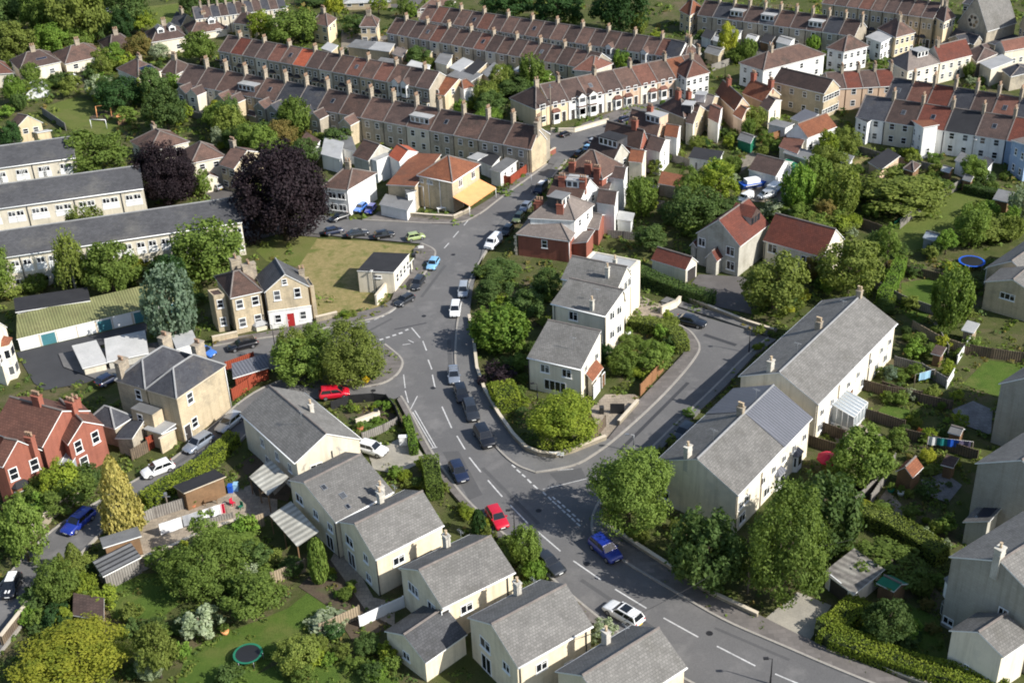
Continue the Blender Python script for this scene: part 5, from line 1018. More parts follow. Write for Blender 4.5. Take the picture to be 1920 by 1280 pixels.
# allotment and yard buildings
for a, b, c, z, rr, kd, rf, wl, l_ in ((C_(365, 945), C_(520, 985), C_(615, 905), 2.8, 1.6, 'gable', 'roof_umber', 'wall_white', 'dark gabled boat shed with rooflights'), (C_(535, 820), C_(640, 860), C_(680, 800), 2.6, .6, 'mono', 'roof_red_brown', 'wall_pale', 'reddish roofed shed near the clay roofed cottage'), (C_(560, 850), C_(700, 895), C_(740, 860), 2.4, .3, 'mono', 'roof_felt', 'wall_bath_grey', 'grey felt shed behind the boat shed'), (C_(1035, 905), C_(1105, 950), C_(1215, 875), 2.4, .2, 'mono', 'roof_black', 'wall_pink', 'dark flat shed with sunlit brick side on the allotment'), (C_(305, 775), C_(380, 800), C_(415, 760), 2.2, .6, 'gable', 'roof_felt', 'plastic_green', 'small green shed behind the willow'),
        (C_(600, 660), C_(680, 690), C_(760, 650), 2.6, .5, 'mono', 'roof_lead', 'wall_pale', 'glazed lean-to behind the clay roofed cottage'), (C_(30, 880), C_(200, 905), C_(230, 855), 2.4, .4, 'mono', 'roof_black', 'wall_white', 'long dark felt garage with white end'), (S_(1135, 655), S_(1320, 690), S_(1345, 620), 2.4, .6, 'mono', 'roof_clay', 'wall_bath_grey', 'clay roofed garden store behind the villas'), (S_(1030, 690), S_(1130, 705), S_(1140, 670), 2.2, .2, 'flat', 'roof_black', 'timber', 'dark garden shed beside the clay roofed store'), (S_(820, 920), S_(940, 940), S_(960, 890), 2.3, .3, 'mono', 'roof_felt_pale', 'wall_white', 'pale flat roofed garden room behind the villas'),
        (C_(1730, 1110), C_(1820, 1130), C_(1850, 1085), 2.2, .4, 'mono', 'roof_felt', 'timber', 'timber shed on the sloping back lawn'), (F_(1410, 30), F_(1500, 60), F_(1540, 20), 2.0, .5, 'gable', 'conservatory_glass', 'conservatory_glass', 'glass greenhouse at the top of the back garden') if False else (C_(1230, 940), C_(1290, 960), C_(1330, 920), 2.3, 1.0, 'hip', 'roof_umber', 'timber', 'timber summer house with hipped roof on the allotment'), (C_(1000, 700), C_(1020, 720), C_(1050, 700), 2.4, .4, 'mono', 'roof_black', 'wall_pale', 'small felt lean-to at the end of the white backs'), (W_(1130, 985), W_(1240, 1030), W_(1300, 970), 2.6, .4, 'mono', 'roof_felt', 'wall_white', 'white kitchen lean-to under the brown roofed wing'), (W_(1350, 1020), W_(1440, 1060), W_(1500, 1000), 2.8, .3, 'mono', 'roof_slate', 'wall_white', 'white lean-to beside the pale blue wing')):
    house('shed', l_, a, b, c, z, z + rr, kd, wl, rf, cat='shed')
# red tiled pair and garage
ze = rise(Z_(860, 470), Z_(862, 735))
h = house('red_tiled_house', 'gabled pale house with bright red tiled roof and tiled porch', Z_(478, 352), Z_(860, 467), Z_(1112, 275), ze, ze + 3.4, 'gablev', 'wall_grey', 'roof_red'); h.win('f', .14, ze - 2, 1.3, 1.4); h.win('f', .78, ze - 2.1, 1.5, 1.5); h.win('f', .8, .8, 1.5, 1.5)
h.annex(Plan(h.pl.P(.35, -.18), h.pl.U * .28, h.pl.V * .2), 2.6, 4.0, 'gablev', 'wall_grey', 'roof_red', 'porch'); h.annex(Plan(h.pl.P(-.12, -.02), h.pl.U * .16, h.pl.V * .3), 3.0, 3.8, 'gablev', 'wall_grey', 'roof_red', 'side_porch'); h.dormer(.85, .72, 'r', 3.0, 2.6, 2.0, kind='gable', roof='roof_red', wall='wall_grey', front='roof_umber', sink=.6)
ze = rise(Z_(1580, 545), Z_(1570, 640))
h = house('red_tiled_house', 'long pale house with plain deep red tiled roof and lit gable', Z_(1052, 415), Z_(1570, 560), Z_(1757, 402), max(ze, 4.0), max(ze, 4.0) + 3.2, 'gable', 'wall_pale', 'roof_red'); h.win('f', .16, 2.2, 1.6, 1.5); h.win('f', .42, 2.4, .9, 1.0); h.win('f', .72, 2.0, 1.7, 1.3); h.pipe('f', .03)
h = house('garage', 'pale garage with red tiled roof in front of the red tiled houses', Z_(92, 578), Z_(392, 668), Z_(500, 597), 2.5, 4.0, 'gable', 'wall_pale', 'roof_red', cat='garage'); h.door('r', .5, 2.3, 2.1, 'door_dark', name='garage_door')
# grey houses at the picture edge
F_ = lambda x, y: ('F', x, y); J_ = lambda x, y: ('J', x, y)
GE = 'grey roofed houses at the picture edge'
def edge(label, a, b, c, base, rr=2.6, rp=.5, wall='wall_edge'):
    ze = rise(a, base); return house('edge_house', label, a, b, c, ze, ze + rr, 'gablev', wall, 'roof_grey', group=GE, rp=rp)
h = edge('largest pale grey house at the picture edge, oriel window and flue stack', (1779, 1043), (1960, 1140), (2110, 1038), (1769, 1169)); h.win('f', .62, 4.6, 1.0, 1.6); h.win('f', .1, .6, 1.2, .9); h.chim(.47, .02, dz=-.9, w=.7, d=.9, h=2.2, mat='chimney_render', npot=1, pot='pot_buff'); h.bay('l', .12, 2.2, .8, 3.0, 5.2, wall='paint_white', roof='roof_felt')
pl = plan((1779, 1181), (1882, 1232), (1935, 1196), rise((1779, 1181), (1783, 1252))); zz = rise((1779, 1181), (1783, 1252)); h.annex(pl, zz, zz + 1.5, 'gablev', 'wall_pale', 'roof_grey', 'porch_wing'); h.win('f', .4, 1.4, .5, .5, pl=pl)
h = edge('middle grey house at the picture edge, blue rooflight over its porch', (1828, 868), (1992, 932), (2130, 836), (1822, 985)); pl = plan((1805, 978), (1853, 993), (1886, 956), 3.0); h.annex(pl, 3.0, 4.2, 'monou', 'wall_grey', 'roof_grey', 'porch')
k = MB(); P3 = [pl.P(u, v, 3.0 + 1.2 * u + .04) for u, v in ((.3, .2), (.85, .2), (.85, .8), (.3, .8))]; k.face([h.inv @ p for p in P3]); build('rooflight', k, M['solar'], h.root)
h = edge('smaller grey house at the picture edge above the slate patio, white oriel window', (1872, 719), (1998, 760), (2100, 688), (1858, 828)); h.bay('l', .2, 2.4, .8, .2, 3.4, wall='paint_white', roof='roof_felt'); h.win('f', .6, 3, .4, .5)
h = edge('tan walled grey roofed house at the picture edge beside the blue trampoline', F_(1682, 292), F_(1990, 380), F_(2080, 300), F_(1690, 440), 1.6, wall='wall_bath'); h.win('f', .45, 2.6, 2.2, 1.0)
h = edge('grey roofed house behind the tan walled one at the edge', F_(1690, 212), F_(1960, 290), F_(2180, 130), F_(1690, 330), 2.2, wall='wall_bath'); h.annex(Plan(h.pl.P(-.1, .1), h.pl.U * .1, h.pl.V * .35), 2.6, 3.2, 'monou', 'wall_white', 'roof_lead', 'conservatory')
# flat roofed garage by the road
ze = rise(J_(955, 795), J_(950, 880))
h = house('garage', 'flat roofed garage with mottled sheet roof by the concrete drive', J_(785, 660), J_(955, 795), J_(1128, 655), ze, ze + .25, 'monou', 'wall_pale', 'roof_asbestos', cat='garage'); h.door('f', .5, 2.6, 2.1, 'door_dark', name='garage_door')
h = house('shed', 'small red roofed timber shed in a back garden', J_(1185, 100), J_(1285, 135), J_(1345, 75), 2.2, 3.3, 'gablev', 'timber', 'roof_clay', cat='shed')
h = house('shed', 'dark green shed roof behind the flat roofed garage', J_(1080, 720), J_(1180, 770), J_(1260, 725), 2.0, 2.5, 'gable', 'timber', 'plastic_green', cat='shed')
# sheds in the lower west gardens
H_ = lambda x, y: ('H', x, y)
h = house('shed', 'long grey felt roofed shed behind the yellow-green hedge', H_(965, 180), H_(1030, 240), H_(1265, 145), 2.4, 2.9, 'monou', 'timber', 'roof_black', cat='shed', fascia='stone_trim')
h = house('shed', 'pale felt roofed shed beside the golden conifer', H_(555, 470), H_(580, 545), H_(795, 478), 2.3, 2.8, 'monou', 'timber', 'roof_felt', cat='shed')
h = house('pergola', 'dark slatted pergola roof below the pale felt shed', H_(515, 600), H_(575, 690), H_(790, 580), 2.2, 2.3, 'monou', 'fence_grey', 'roof_black', cat='pergola')
for i in range(4):
    k = MB(); v = .1 + .25 * i; 
    u0, u1 = .08 + i * .24, .24 + i * .24; k.face([h.at(u, v_, h.h(u, v_) + .06) for u, v_ in ((u0, 0), (u1, 0), (u1, 1), (u0, 1))]); build('slat', k, M['roof_felt'], h.root)
for l_, a, b, c, z in (('slatted glass awning on legs beside the big grey roofed house', H_(1390, 130), H_(1495, 235), H_(1615, 150), 2.6), ('white ribbed awning against the long house gable', H_(1505, 345), H_(1660, 520), H_(1785, 455), 2.6)):
    pl = plan(a, b, c, z); h = House('awning', l_, 'awning', pl); k = MB()
    k.face([h.at(u, v, z + .5 * v) for u, v in ((0, 0), (1, 0), (1, 1), (0, 1))]); build('roof', k, M['roof_awning'], h.root)
    for u in (.02, .5, .98): k = MB(); p = h.at(u, .03, 0); k.box(p.x - .06, p.y - .06, 0, p.x + .06, p.y + .06, z, 0); build('post', k, M['timber'], h.root)
h = house('shed', 'rusty roofed lean-to at the bottom edge of the lawn', H_(405, 900), H_(580, 930), H_(585, 820), 1.6, 2.0, 'mono', 'timber', 'roof_umber', cat='shed')
# sheds and huts in the far plots
for i, (cr, x, y, w_, rf, wl, z, l_) in enumerate((('C', 100, 205, 60, 'roof_black', 'wall_white', 2.3, 'dark roofed hut at the start of the far back gardens'), ('C', 165, 225, 55, 'roof_felt_pale', 'wall_pale', 2.2, 'pale roofed hut in the far back gardens'), ('C', 250, 190, 60, 'roof_felt', 'wall_white', 2.4, 'white hut under the dark shaded terrace'), ('C', 350, 215, 55, 'roof_white_sheet', 'wall_white', 2.3, 'bright white hut in the far back gardens'), ('C', 430, 230, 60, 'roof_black', 'timber', 2.2, 'timber hut near the long hipped house'), ('C', 520, 235, 75, 'roof_felt_pale', 'wall_white', 2.8, 'white garage block beyond the long hipped house'), ('C', 600, 205, 55, 'roof_slate', 'wall_pale', 2.4, 'slate hut beside the tall cypress'), ('C', 120, 290, 80, 'roof_felt', 'wall_bath', 2.6, 'grey roofed garage beside the long grey fence'), ('B', 520, 345, 70, 'roof_felt', 'wall_pale', 2.4, 'grey garage in the middle far court'), ('B', 430, 300, 60, 'roof_umber', 'wall_bath', 2.4, 'brown hut under the closer far terrace'), ('B', 900, 340, 60, 'roof_felt_pale', 'wall_white', 2.3, 'white hut behind the closer far terrace'), ('B', 1150, 375, 60, 'roof_black', 'wall_pale', 2.3, 'black roofed hut behind the closer far terrace'), ('A', 1500, 700, 50, 'roof_felt', 'wall_white', 2.4, 'white extension hut under the winged terrace'), ('A', 1380, 640, 45, 'roof_umber', 'wall_bath', 2.4, 'brown yard hut under the winged terrace'), ('F', 1385, 690, 60, 'roof_umber', 'timber', 2.0, 'small timber shed between the lawn plots'), ('F', 1480, 1130, 70, 'roof_felt', 'timber', 2.0, 'timber shed below the dark laundry line'), ('F', 1555, 560, 70, 'roof_felt_pale', 'fence_pale', 2.0, 'pale shed at the foot of the upper gardens'), ('F', 1340, 45, 80, 'conservatory_glass', 'conservatory_glass', 2.0, 'glass greenhouse in the long back garden'), ('J', 1440, 60, 70, 'roof_umber', 'timber', 2.0, 'timber playhouse by the edge house patio'), ('C', 1560, 1000, 50, 'roof_felt', 'timber', 2.2, 'timber hut at the end of the back lawn fence'), ('C', 870, 900, 60, 'roof_felt', 'wall_white', 2.0, 'white hut on the allotment path'), ('C', 1440, 950, 50, 'roof_white_sheet', 'timber', 2.0, 'pale roofed allotment hut'))):
    house('shed', l_, (cr, x, y), (cr, x + w_, y + w_ * .28), (cr, x + w_ * 1.45, y - w_ * .25), z, z + .5, 'gable' if i % 2 else 'mono', wl, rf, cat='shed')
# ---------------------------------------------------------------- plants: crowns of many small leaf sprays, shared between trees of one habit
RS = np.random.RandomState(11)
def leaf_mat(name, c1, c2, c3=None, trans=.36):
    c1, c2, c3 = [tuple(x * (2.15 if name != 'leaf_copper' else 1) for x in c) if c else None for c in (c1, c2, c3)]
    mt, t, b = nodes_of(name); geo = t.nodes.new('ShaderNodeNewGeometry'); oi = t.nodes.new('ShaderNodeObjectInfo')
    col = mix(t, geo.outputs['Random Per Island'], c1, c2)
    col = mix(t, ramp(t, noise(t, geo.outputs['Position'], .45, 3, .6), .42, .62), col, mix(t, geo.outputs['Random Per Island'], c3 or c2, c1))
    k = ramp(t, oi.outputs['Random'], 0, 1); k.node.inputs[3].default_value = .78; k.node.inputs[4].default_value = 1.18
    cb = t.nodes.new('ShaderNodeCombineColor')
    for i in range(3): t.links.new(k, cb.inputs[i])
    col = mix(t, 1.0, col, cb.outputs[0], 'MULTIPLY')
    t.links.new(col, b.inputs['Base Color']); b.inputs['Roughness'].default_value = .7; b.inputs['Specular IOR Level'].default_value = .15
    tr = t.nodes.new('ShaderNodeBsdfTranslucent'); t.links.new(mix(t, 1.0, col, (1.2, 1.25, .7), 'MULTIPLY'), tr.inputs[0])
    ms = t.nodes.new('ShaderNodeMixShader'); ms.inputs[0].default_value = trans
    t.links.new(b.outputs[0], ms.inputs[1]); t.links.new(tr.outputs[0], ms.inputs[2]); t.links.new(ms.outputs[0], t.nodes['Material Output'].inputs[0])
    M[name] = mt
leaf_mat('leaf_green', (.05, .075, .014), (.09, .122, .025), (.064, .091, .02))
leaf_mat('leaf_dark', (.03, .052, .014), (.058, .082, .023), (.04, .063, .018))
leaf_mat('leaf_deep', (.014, .034, .01), (.028, .055, .015), (.02, .04, .012))
leaf_mat('leaf_olive', (.064, .084, .017), (.1, .116, .025), (.074, .086, .019))
leaf_mat('leaf_lime', (.088, .112, .013), (.136, .16, .02), (.062, .09, .012))
leaf_mat('leaf_bright', (.062, .105, .016), (.1, .145, .024), (.05, .09, .014))
leaf_mat('leaf_gold', (.2, .172, .05), (.28, .24, .075), (.14, .132, .035))
leaf_mat('leaf_yellow', (.132, .14, .016), (.19, .188, .024), (.092, .115, .015))
leaf_mat('leaf_copper', (.014, .0095, .0115), (.024, .0145, .0175), (.018, .011, .014), .03)
leaf_mat('leaf_blue', (.048, .07, .045), (.078, .1, .07), (.055, .08, .052))
leaf_mat('leaf_silver', (.12, .145, .085), (.19, .21, .14), (.09, .11, .06))
leaf_mat('leaf_autumn', (.08, .065, .02), (.12, .09, .028), (.07, .075, .02))
leaf_mat('leaf_red', (.13, .03, .015), (.17, .05, .02), (.07, .05, .02))
LEAFWORD = dict(leaf_green='mid green', leaf_dark='dark green', leaf_deep='very dark green', leaf_olive='olive green', leaf_lime='yellow-green', leaf_bright='bright green', leaf_gold='golden', leaf_yellow='yellowish', leaf_copper='purple-black', leaf_blue='blue-green', leaf_silver='silvery', leaf_autumn='browning', leaf_red='reddish')
surf('bark', (.11, .085, .06), (.075, .06, .045), 2.0); surf('bark_pale', (.3, .28, .24), (.2, .18, .16), 2.0)
def leaf_mesh(P, N, size, name, aspect=1.6, jitter=.7):
    """rhombic leaf sprays at points P facing N"""
    n = len(P); N = N + RS.normal(0, jitter, (n, 3)); N /= np.linalg.norm(N, axis=1)[:, None] + 1e-9
    T = np.cross(N, RS.normal(0, 1, (n, 3))); T /= np.linalg.norm(T, axis=1)[:, None] + 1e-9
    B = np.cross(N, T); s = size * RS.uniform(.6, 1.3, (n, 1))
    V = np.stack([P - T * s * aspect / 2, P - B * s / 2 + N * s * .12, P + T * s * aspect / 2, P + B * s / 2 + N * s * .12], 1).reshape(-1, 3)
    me = bpy.data.meshes.new(name); me.vertices.add(len(V)); me.vertices.foreach_set('co', V.ravel())
    me.loops.add(4 * n); me.loops.foreach_set('vertex_index', np.arange(4 * n)); me.polygons.add(n); me.polygons.foreach_set('loop_start', np.arange(n) * 4)
    try: me.polygons.foreach_set('loop_total', np.full(n, 4))
    except Exception: pass
    me.update(calc_edges=True); me.materials.append(M['leaf_green'])
    return me
def sphere_pts(n):
    v = RS.normal(0, 1, (n, 3)); return v / np.linalg.norm(v, axis=1)[:, None]
def crown(kind, nl, size):
    """unit crown: centre at the origin, half-width 1, half-height 1"""
    P, N = [], []
    if kind in ('broad', 'airy', 'shrub'):
        nc = {'broad': 80, 'airy': 60, 'shrub': 34}[kind]
        D = sphere_pts(nc * 3); D = D[D[:, 2] > (-.75 if kind != 'shrub' else -.5)][:nc]
        lump = RS.uniform(.62 if kind == 'broad' else .45, 1.0, len(D)); C = D * (lump * .86)[:, None]
        big = sphere_pts(6) * .16
        C = C + big[np.argmax(D @ big.T, axis=1)]
        rad = RS.uniform(.16, .30, len(D)) if kind != 'airy' else RS.uniform(.12, .24, len(D))
        per = nl // len(D)
        for c, d, r in zip(C, D, rad):
            q = sphere_pts(per); q[:, 2] *= .8; keep = q @ d > -.55; q = q[keep]
            P.append(c + q * r * RS.uniform(.55, 1.05, (len(q), 1))); N.append(q * .8 + d * .6 + np.array([0, 0, .35]))
        q = sphere_pts(nl // 6); P.append(q * RS.uniform(.3, .68, (len(q), 1))); N.append(q)
    elif kind == 'cone':
        n = nl; z = 1 - 2 * RS.uniform(0, 1, n) ** .62; a = RS.uniform(0, 2 * math.pi, n)
        prof = np.clip((1 - z) / 2, 0, 1) ** .62 * np.where(z < -.7, 1 - (-.7 - z) * 1.2, 1)
        lob = 1 + .16 * np.sin(a * 9 + z * 5) * np.sin(z * 17 + a * 3) + .08 * np.sin(a * 4 + z * 9)
        r = prof * lob * RS.uniform(.8, 1.0, n) * .95
        P.append(np.stack([r * np.cos(a), r * np.sin(a), z], 1)); N.append(np.stack([np.cos(a), np.sin(a), np.full(n, .5)], 1))
    elif kind == 'column':
        n = nl; z = RS.uniform(-1, 1, n); a = RS.uniform(0, 2 * math.pi, n); prof = np.sqrt(np.clip(1 - np.abs(z) ** 3.2, 0, 1)) * (1 - .12 * z)
        r = prof * (1 + .12 * np.sin(a * 7 + z * 3)) * RS.uniform(.75, 1, n); P.append(np.stack([r * np.cos(a), r * np.sin(a), z], 1)); N.append(np.stack([np.cos(a), np.sin(a), np.full(n, .4)], 1))
    elif kind == 'weep':
        for _ in range(150):
            d = sphere_pts(1)[0]; d[2] = abs(d[2]); top = d * np.array([.8, .8, .95]) * RS.uniform(.5, 1); L = RS.uniform(.5, 1.2); k = nl // 150; t = RS.uniform(0, 1, k)[:, None]
            o = np.array([d[0], d[1], 0]); p = top + o * t * .25 - np.array([0, 0, 1]) * t * L + RS.normal(0, .045, (k, 3)); P.append(p); N.append(np.tile(np.array([d[0], d[1], .3]), (k, 1)))
        q = sphere_pts(nl // 8); P.append(q * .55); N.append(q)
    elif kind == 'upright':      # vertical sprays, as a leylandii or big laurel
        for _ in range(110):
            d = sphere_pts(1)[0]; b = d * np.array([.78, .78, .82]) ; k = nl // 110; t = RS.uniform(-1, 1, k)[:, None]
            p = b + np.array([d[0] * .08, d[1] * .08, .2]) * t + RS.normal(0, .05, (k, 3)); P.append(p); N.append(np.tile(d + np.array([0, 0, .2]), (k, 1)))
        q = sphere_pts(nl // 3); P.append(q * RS.uniform(.5, .74, (len(q), 1))); N.append(q)
    P = np.concatenate(P); N = np.concatenate(N)
    P[:, :2] /= np.percentile(np.abs(P[:, :2]), 98.5); P[:, 2] /= np.percentile(np.abs(P[:, 2]), 99)
    return leaf_mesh(P, N, size, 'crown')
CROWNS = {}
for kind, cnt, nl, size in (('broad', 4, 6500, .072), ('airy', 2, 3400, .075), ('shrub', 4, 1500, .13), ('cone', 2, 4200, .085), ('column', 1, 1800, .15), ('weep', 2, 4200, .07), ('upright', 2, 4600, .085)):
    CROWNS[kind] = [crown(kind, nl, size) for _ in range(cnt)]
CROWNS['fine'] = [crown('broad', 17000, .042) for _ in range(2)]      # for the trees beside the camera-side road
def trunk_mesh():
    b = MB(); b.tube((0, 0, 0), (.02, 0, .45), .06, .045, 8); b.tube((.02, 0, .45), (0, .03, 1), .045, .02, 7)
    for k in range(7):
        a = k * 2.4; z = .32 + .07 * k; r = .32 - .02 * k; b.tube((0, 0, z), (r * math.cos(a), r * math.sin(a), z + .22), .025, .008, 5)
    return b.mesh('trunk', M['bark'])
TRUNK = trunk_mesh()
def crown_size(x0, y0, x1, y1, gap):
    """centre, half-width and half-height in metres of a crown that fills a sighted box, its underside gap above ground"""
    p = ((x0 + x1) / 2, (y0 + y1) / 2); hz = 2.0
    for _ in range(6):
        s = mpp(p, hz); al = view_angle(p, hz); r = (x1 - x0) / 2 / s; H = (y1 - y0) / 2 / s
        b = math.sqrt(max(H * H - (r * math.sin(al)) ** 2, (.35 * H) ** 2)) / math.cos(al); hz = b + gap
    return G(p, hz), r, b
_pick = [0]
def tree(kind, mat, box, label, name='tree', cat='tree', group=None, gap=None, trunk=True, bark='bark', abs_box=None):
    x0, y0, x1, y1 = box
    g_ = gap if gap is not None else (.12 if kind in ('cone', 'column', 'shrub', 'upright') else .6)
    c, r, b = crown_size(x0, y0, x1, y1, g_); _pick[0] += 1
    root = empty(name, (c.x, c.y, 0), (_pick[0] * 1.7) % 6.28); tag(root, label, cat, group)
    me = CROWNS[kind][_pick[0] % len(CROWNS[kind])]
    o = link('crown', me, root, (0, 0, c.z), 0, (r, r, b)); recolour(o, M[mat])
    if mat == 'leaf_copper' and kind == 'fine':
        o2 = link('inner_foliage', CROWNS['fine'][(_pick[0] + 1) % 2], root, (0, 0, c.z), 2.0, (r * .93, r * .93, b * .93)); recolour(o2, M[mat])
    if trunk:
        t = link('trunk', TRUNK, root, (0, 0, 0), 0, (r * 1.3 + .5, r * 1.3 + .5, c.z + b * .5)); recolour(t, M[bark])
    LANDMARKS.append((label, ((x0 + x1) / 2, (y0 + y1) / 2)))
    return root
LANDMARKS = []
def tw(kind, mat, *boxes):
    for q in boxes: tree(kind, mat, q[:4], q[4], **(q[5] if len(q) > 5 else {}))
# trees one can tell apart, by the boxes their crowns fill
tw('fine', 'leaf_green', (1102, 838, 1254, 1000, 'big rounded green tree at the corner of the two roads'), (1396, 918, 1556, 1128, 'tall feathery green tree between the telegraph pole and the flat roofed garage'))
tw('upright', 'leaf_dark', (1258, 958, 1394, 1112, 'dense dark evergreen beside the telegraph pole'), (1478, 888, 1612, 1040, 'dark spiky tree behind the tall feathery tree'))
tw('fine', 'leaf_lime', (984, 735, 1114, 842, 'rounded yellow-green tree inside the corner wall'))
tw('fine', 'leaf_olive', (592, 606, 720, 722, 'wide dark bushy tree on the road island', dict(gap=.1)))
tw('broad', 'leaf_green', (508, 636, 608, 720, 'bright green bushy tree at the end of the road island beside the red fence', dict(gap=.1)), (566, 606, 620, 660, 'small dense bush behind the wide dark tree on the island', dict(gap=.1)))
tw('broad', 'leaf_green', (330, 412, 456, 520, 'large spreading green tree by the end of the long flats'), (158, 450, 254, 556, 'green tree in front of the long flats'), (100, 246, 232, 330, 'round olive tree between two blocks of flats'))
tw('weep', 'leaf_olive', (98, 424, 158, 540, 'slender pale birch in front of the long flats', dict(bark='bark_pale', gap=2.0)), (155, 366, 228, 404, 'small thin yellowing tree before the middle flats'), (0, 300, 55, 340, 'small thin tree before the upper flats'), (0, 394, 52, 430, 'thin yellowing tree at the picture edge by the flats'))
tw('upright', 'leaf_blue', (270, 500, 364, 646, 'tall blue-green conifer behind the slate M-roofed house'))
tw('fine', 'leaf_copper', (444, 278, 610, 456, 'huge purple-black copper beech by the forecourt', dict(gap=.1)), (256, 268, 362, 386, 'purple copper beech between the flats', dict(gap=.1)))
tw('cone', 'leaf_gold', (180, 850, 258, 1000, 'golden conifer beside the lane'))
tw('cone', 'leaf_olive', (116, 1014, 160, 1080, 'small olive conifer by the lane wall'), (102, 1034, 130, 1090, 'narrow dark conifer beside the small olive one'))
tw('column', 'leaf_green', (578, 1010, 612, 1092, 'slim green cypress at the garden end of the stepped houses'), )
tw('column', 'leaf_deep', (884, 956, 910, 1004, 'clipped dark cypress beside the red hatchback'),)
tw('fine', 'leaf_green', (312, 1000, 452, 1116, 'broad spreading garden tree on the lawn below the washing line'))
tw('fine', 'leaf_yellow', (42, 1160, 246, 1300, 'big yellowing tree at the bottom corner garden'))
tw('broad', 'leaf_green', (414, 1070, 530, 1160, 'rounded green shrub tree at the edge of the lawn'), (390, 990, 480, 1030, 'low bright garden tree beside the timber deck'))
tw('shrub', 'leaf_silver', (330, 1132, 414, 1200, 'silvery grey shrub on the lawn', dict(name='shrub', cat='shrub')), (575, 1138, 650, 1190, 'silvery shrub beside the pale fence', dict(name='shrub', cat='shrub')))
tw('broad', 'leaf_olive', (250, 1170, 330, 1270, 'loose olive tree beside the silvery shrub'), (515, 1188, 600, 1262, 'loose olive shrub at the end of the lawn', dict(gap=.1)))
tw('broad', 'leaf_green', (0, 940, 80, 1060, 'leafy green bush by the red brick house', dict(gap=.1)), (55, 880, 170, 960, 'rounded bush before the red brick house', dict(gap=.1)), (1560, 800, 1672, 920, 'bright loose tree above the terrace gardens'), )
tw('broad', 'leaf_olive', (1398, 478, 1512, 590, 'rounded browning tree in front of the red tiled houses'), (1536, 450, 1650, 556, 'spreading pale green tree beside the red tiled houses', dict(gap=1.2)))
tw('upright', 'leaf_green', (1750, 500, 1822, 620, 'upright yellow-green tree at the edge of the back lawn'))
tw('airy', 'leaf_green', (1642, 420, 1692, 490, 'small tree with a bare stem on the lawn path', dict(gap=1.5)), (1600, 1010, 1740, 1100, 'spiky light green tree behind the flat roofed garage'))
tw('broad', 'leaf_dark', (1624, 1126, 1706, 1208, 'rounded dark bush within the clipped roadside hedge', dict(gap=.1)))
tw('upright', 'leaf_bright', (884, 570, 988, 660, 'spiky cordyline palm clump beside the bend'), )
tw('broad', 'leaf_dark', (888, 518, 962, 572, 'dark laurel bush by the red brick villa', dict(gap=.1)), (950, 545, 1022, 598, 'dark green bush beside the stepped houses', dict(gap=.1)), (1000, 505, 1050, 556, 'shaded shrub against the end stepped house', dict(gap=.1)), (905, 486, 975, 524, 'leafy bush below the red brick villa', dict(gap=.1)))
tw('shrub', 'leaf_copper', (900, 680, 962, 724, 'purple leaved shrub inside the bend wall', dict(name='shrub', cat='shrub')))
tw('broad', 'leaf_green', (1190, 640, 1256, 696, 'bright round shrub beside the orange fence', dict(gap=.1)), (1140, 650, 1192, 704, 'dark round shrub beside the stepped house wall', dict(gap=.1)), (1160, 626, 1204, 656, 'small clipped ball shrub behind the bright round one', dict(gap=.05)))
tw('broad', 'leaf_dark', (600, 240, 660, 280, 'leafy tree behind the orange roofed shop'), (460, 232, 545, 284, 'bright yellow-green tree behind the copper beech'), (545, 262, 600, 310, 'dark tree behind the copper beech'), (420, 240, 470, 280, 'rounded green tree left of the yellow-green one'))
tw('airy', 'leaf_lime', (1310, 300, 1390, 372, 'pale willow by the boat yard', dict(gap=.3)), )
tw('broad', 'leaf_olive', (1520, 276, 1592, 346, 'olive tree behind the boat yard'), (1560, 240, 1614, 292, 'golden green tree beside the clay roofed cottage'), (1388, 200, 1436, 240, 'round tree in front of the gabled terrace backs'), (1612, 320, 1770, 400, 'wide leafy tree over the allotment'), (1480, 386, 1600, 440, 'leafy thicket tree behind the red tiled houses'), (1800, 396, 1900, 450, 'dark spreading tree at the far end of the back lawn'))
tw('broad', 'leaf_dark', (1250, 350, 1350, 430, 'bushy tree behind the grey garden sheds'), (1190, 420, 1250, 470, 'dark small tree by the red garage'), (1320, 370, 1400, 420, 'green tree above the red roofed gable'))
tw('cone', 'leaf_deep', (1512, 38, 1536, 90, 'tall dark cypress in the far gardens'))
tw('broad', 'leaf_deep', (1112, -40, 1212, 62, 'dark spreading cedar at the top'), (905, -30, 1000, 36, 'dark tree at the top beside the cedar'), (1000, -20, 1092, 46, 'green tree at the top beside the cedar'))
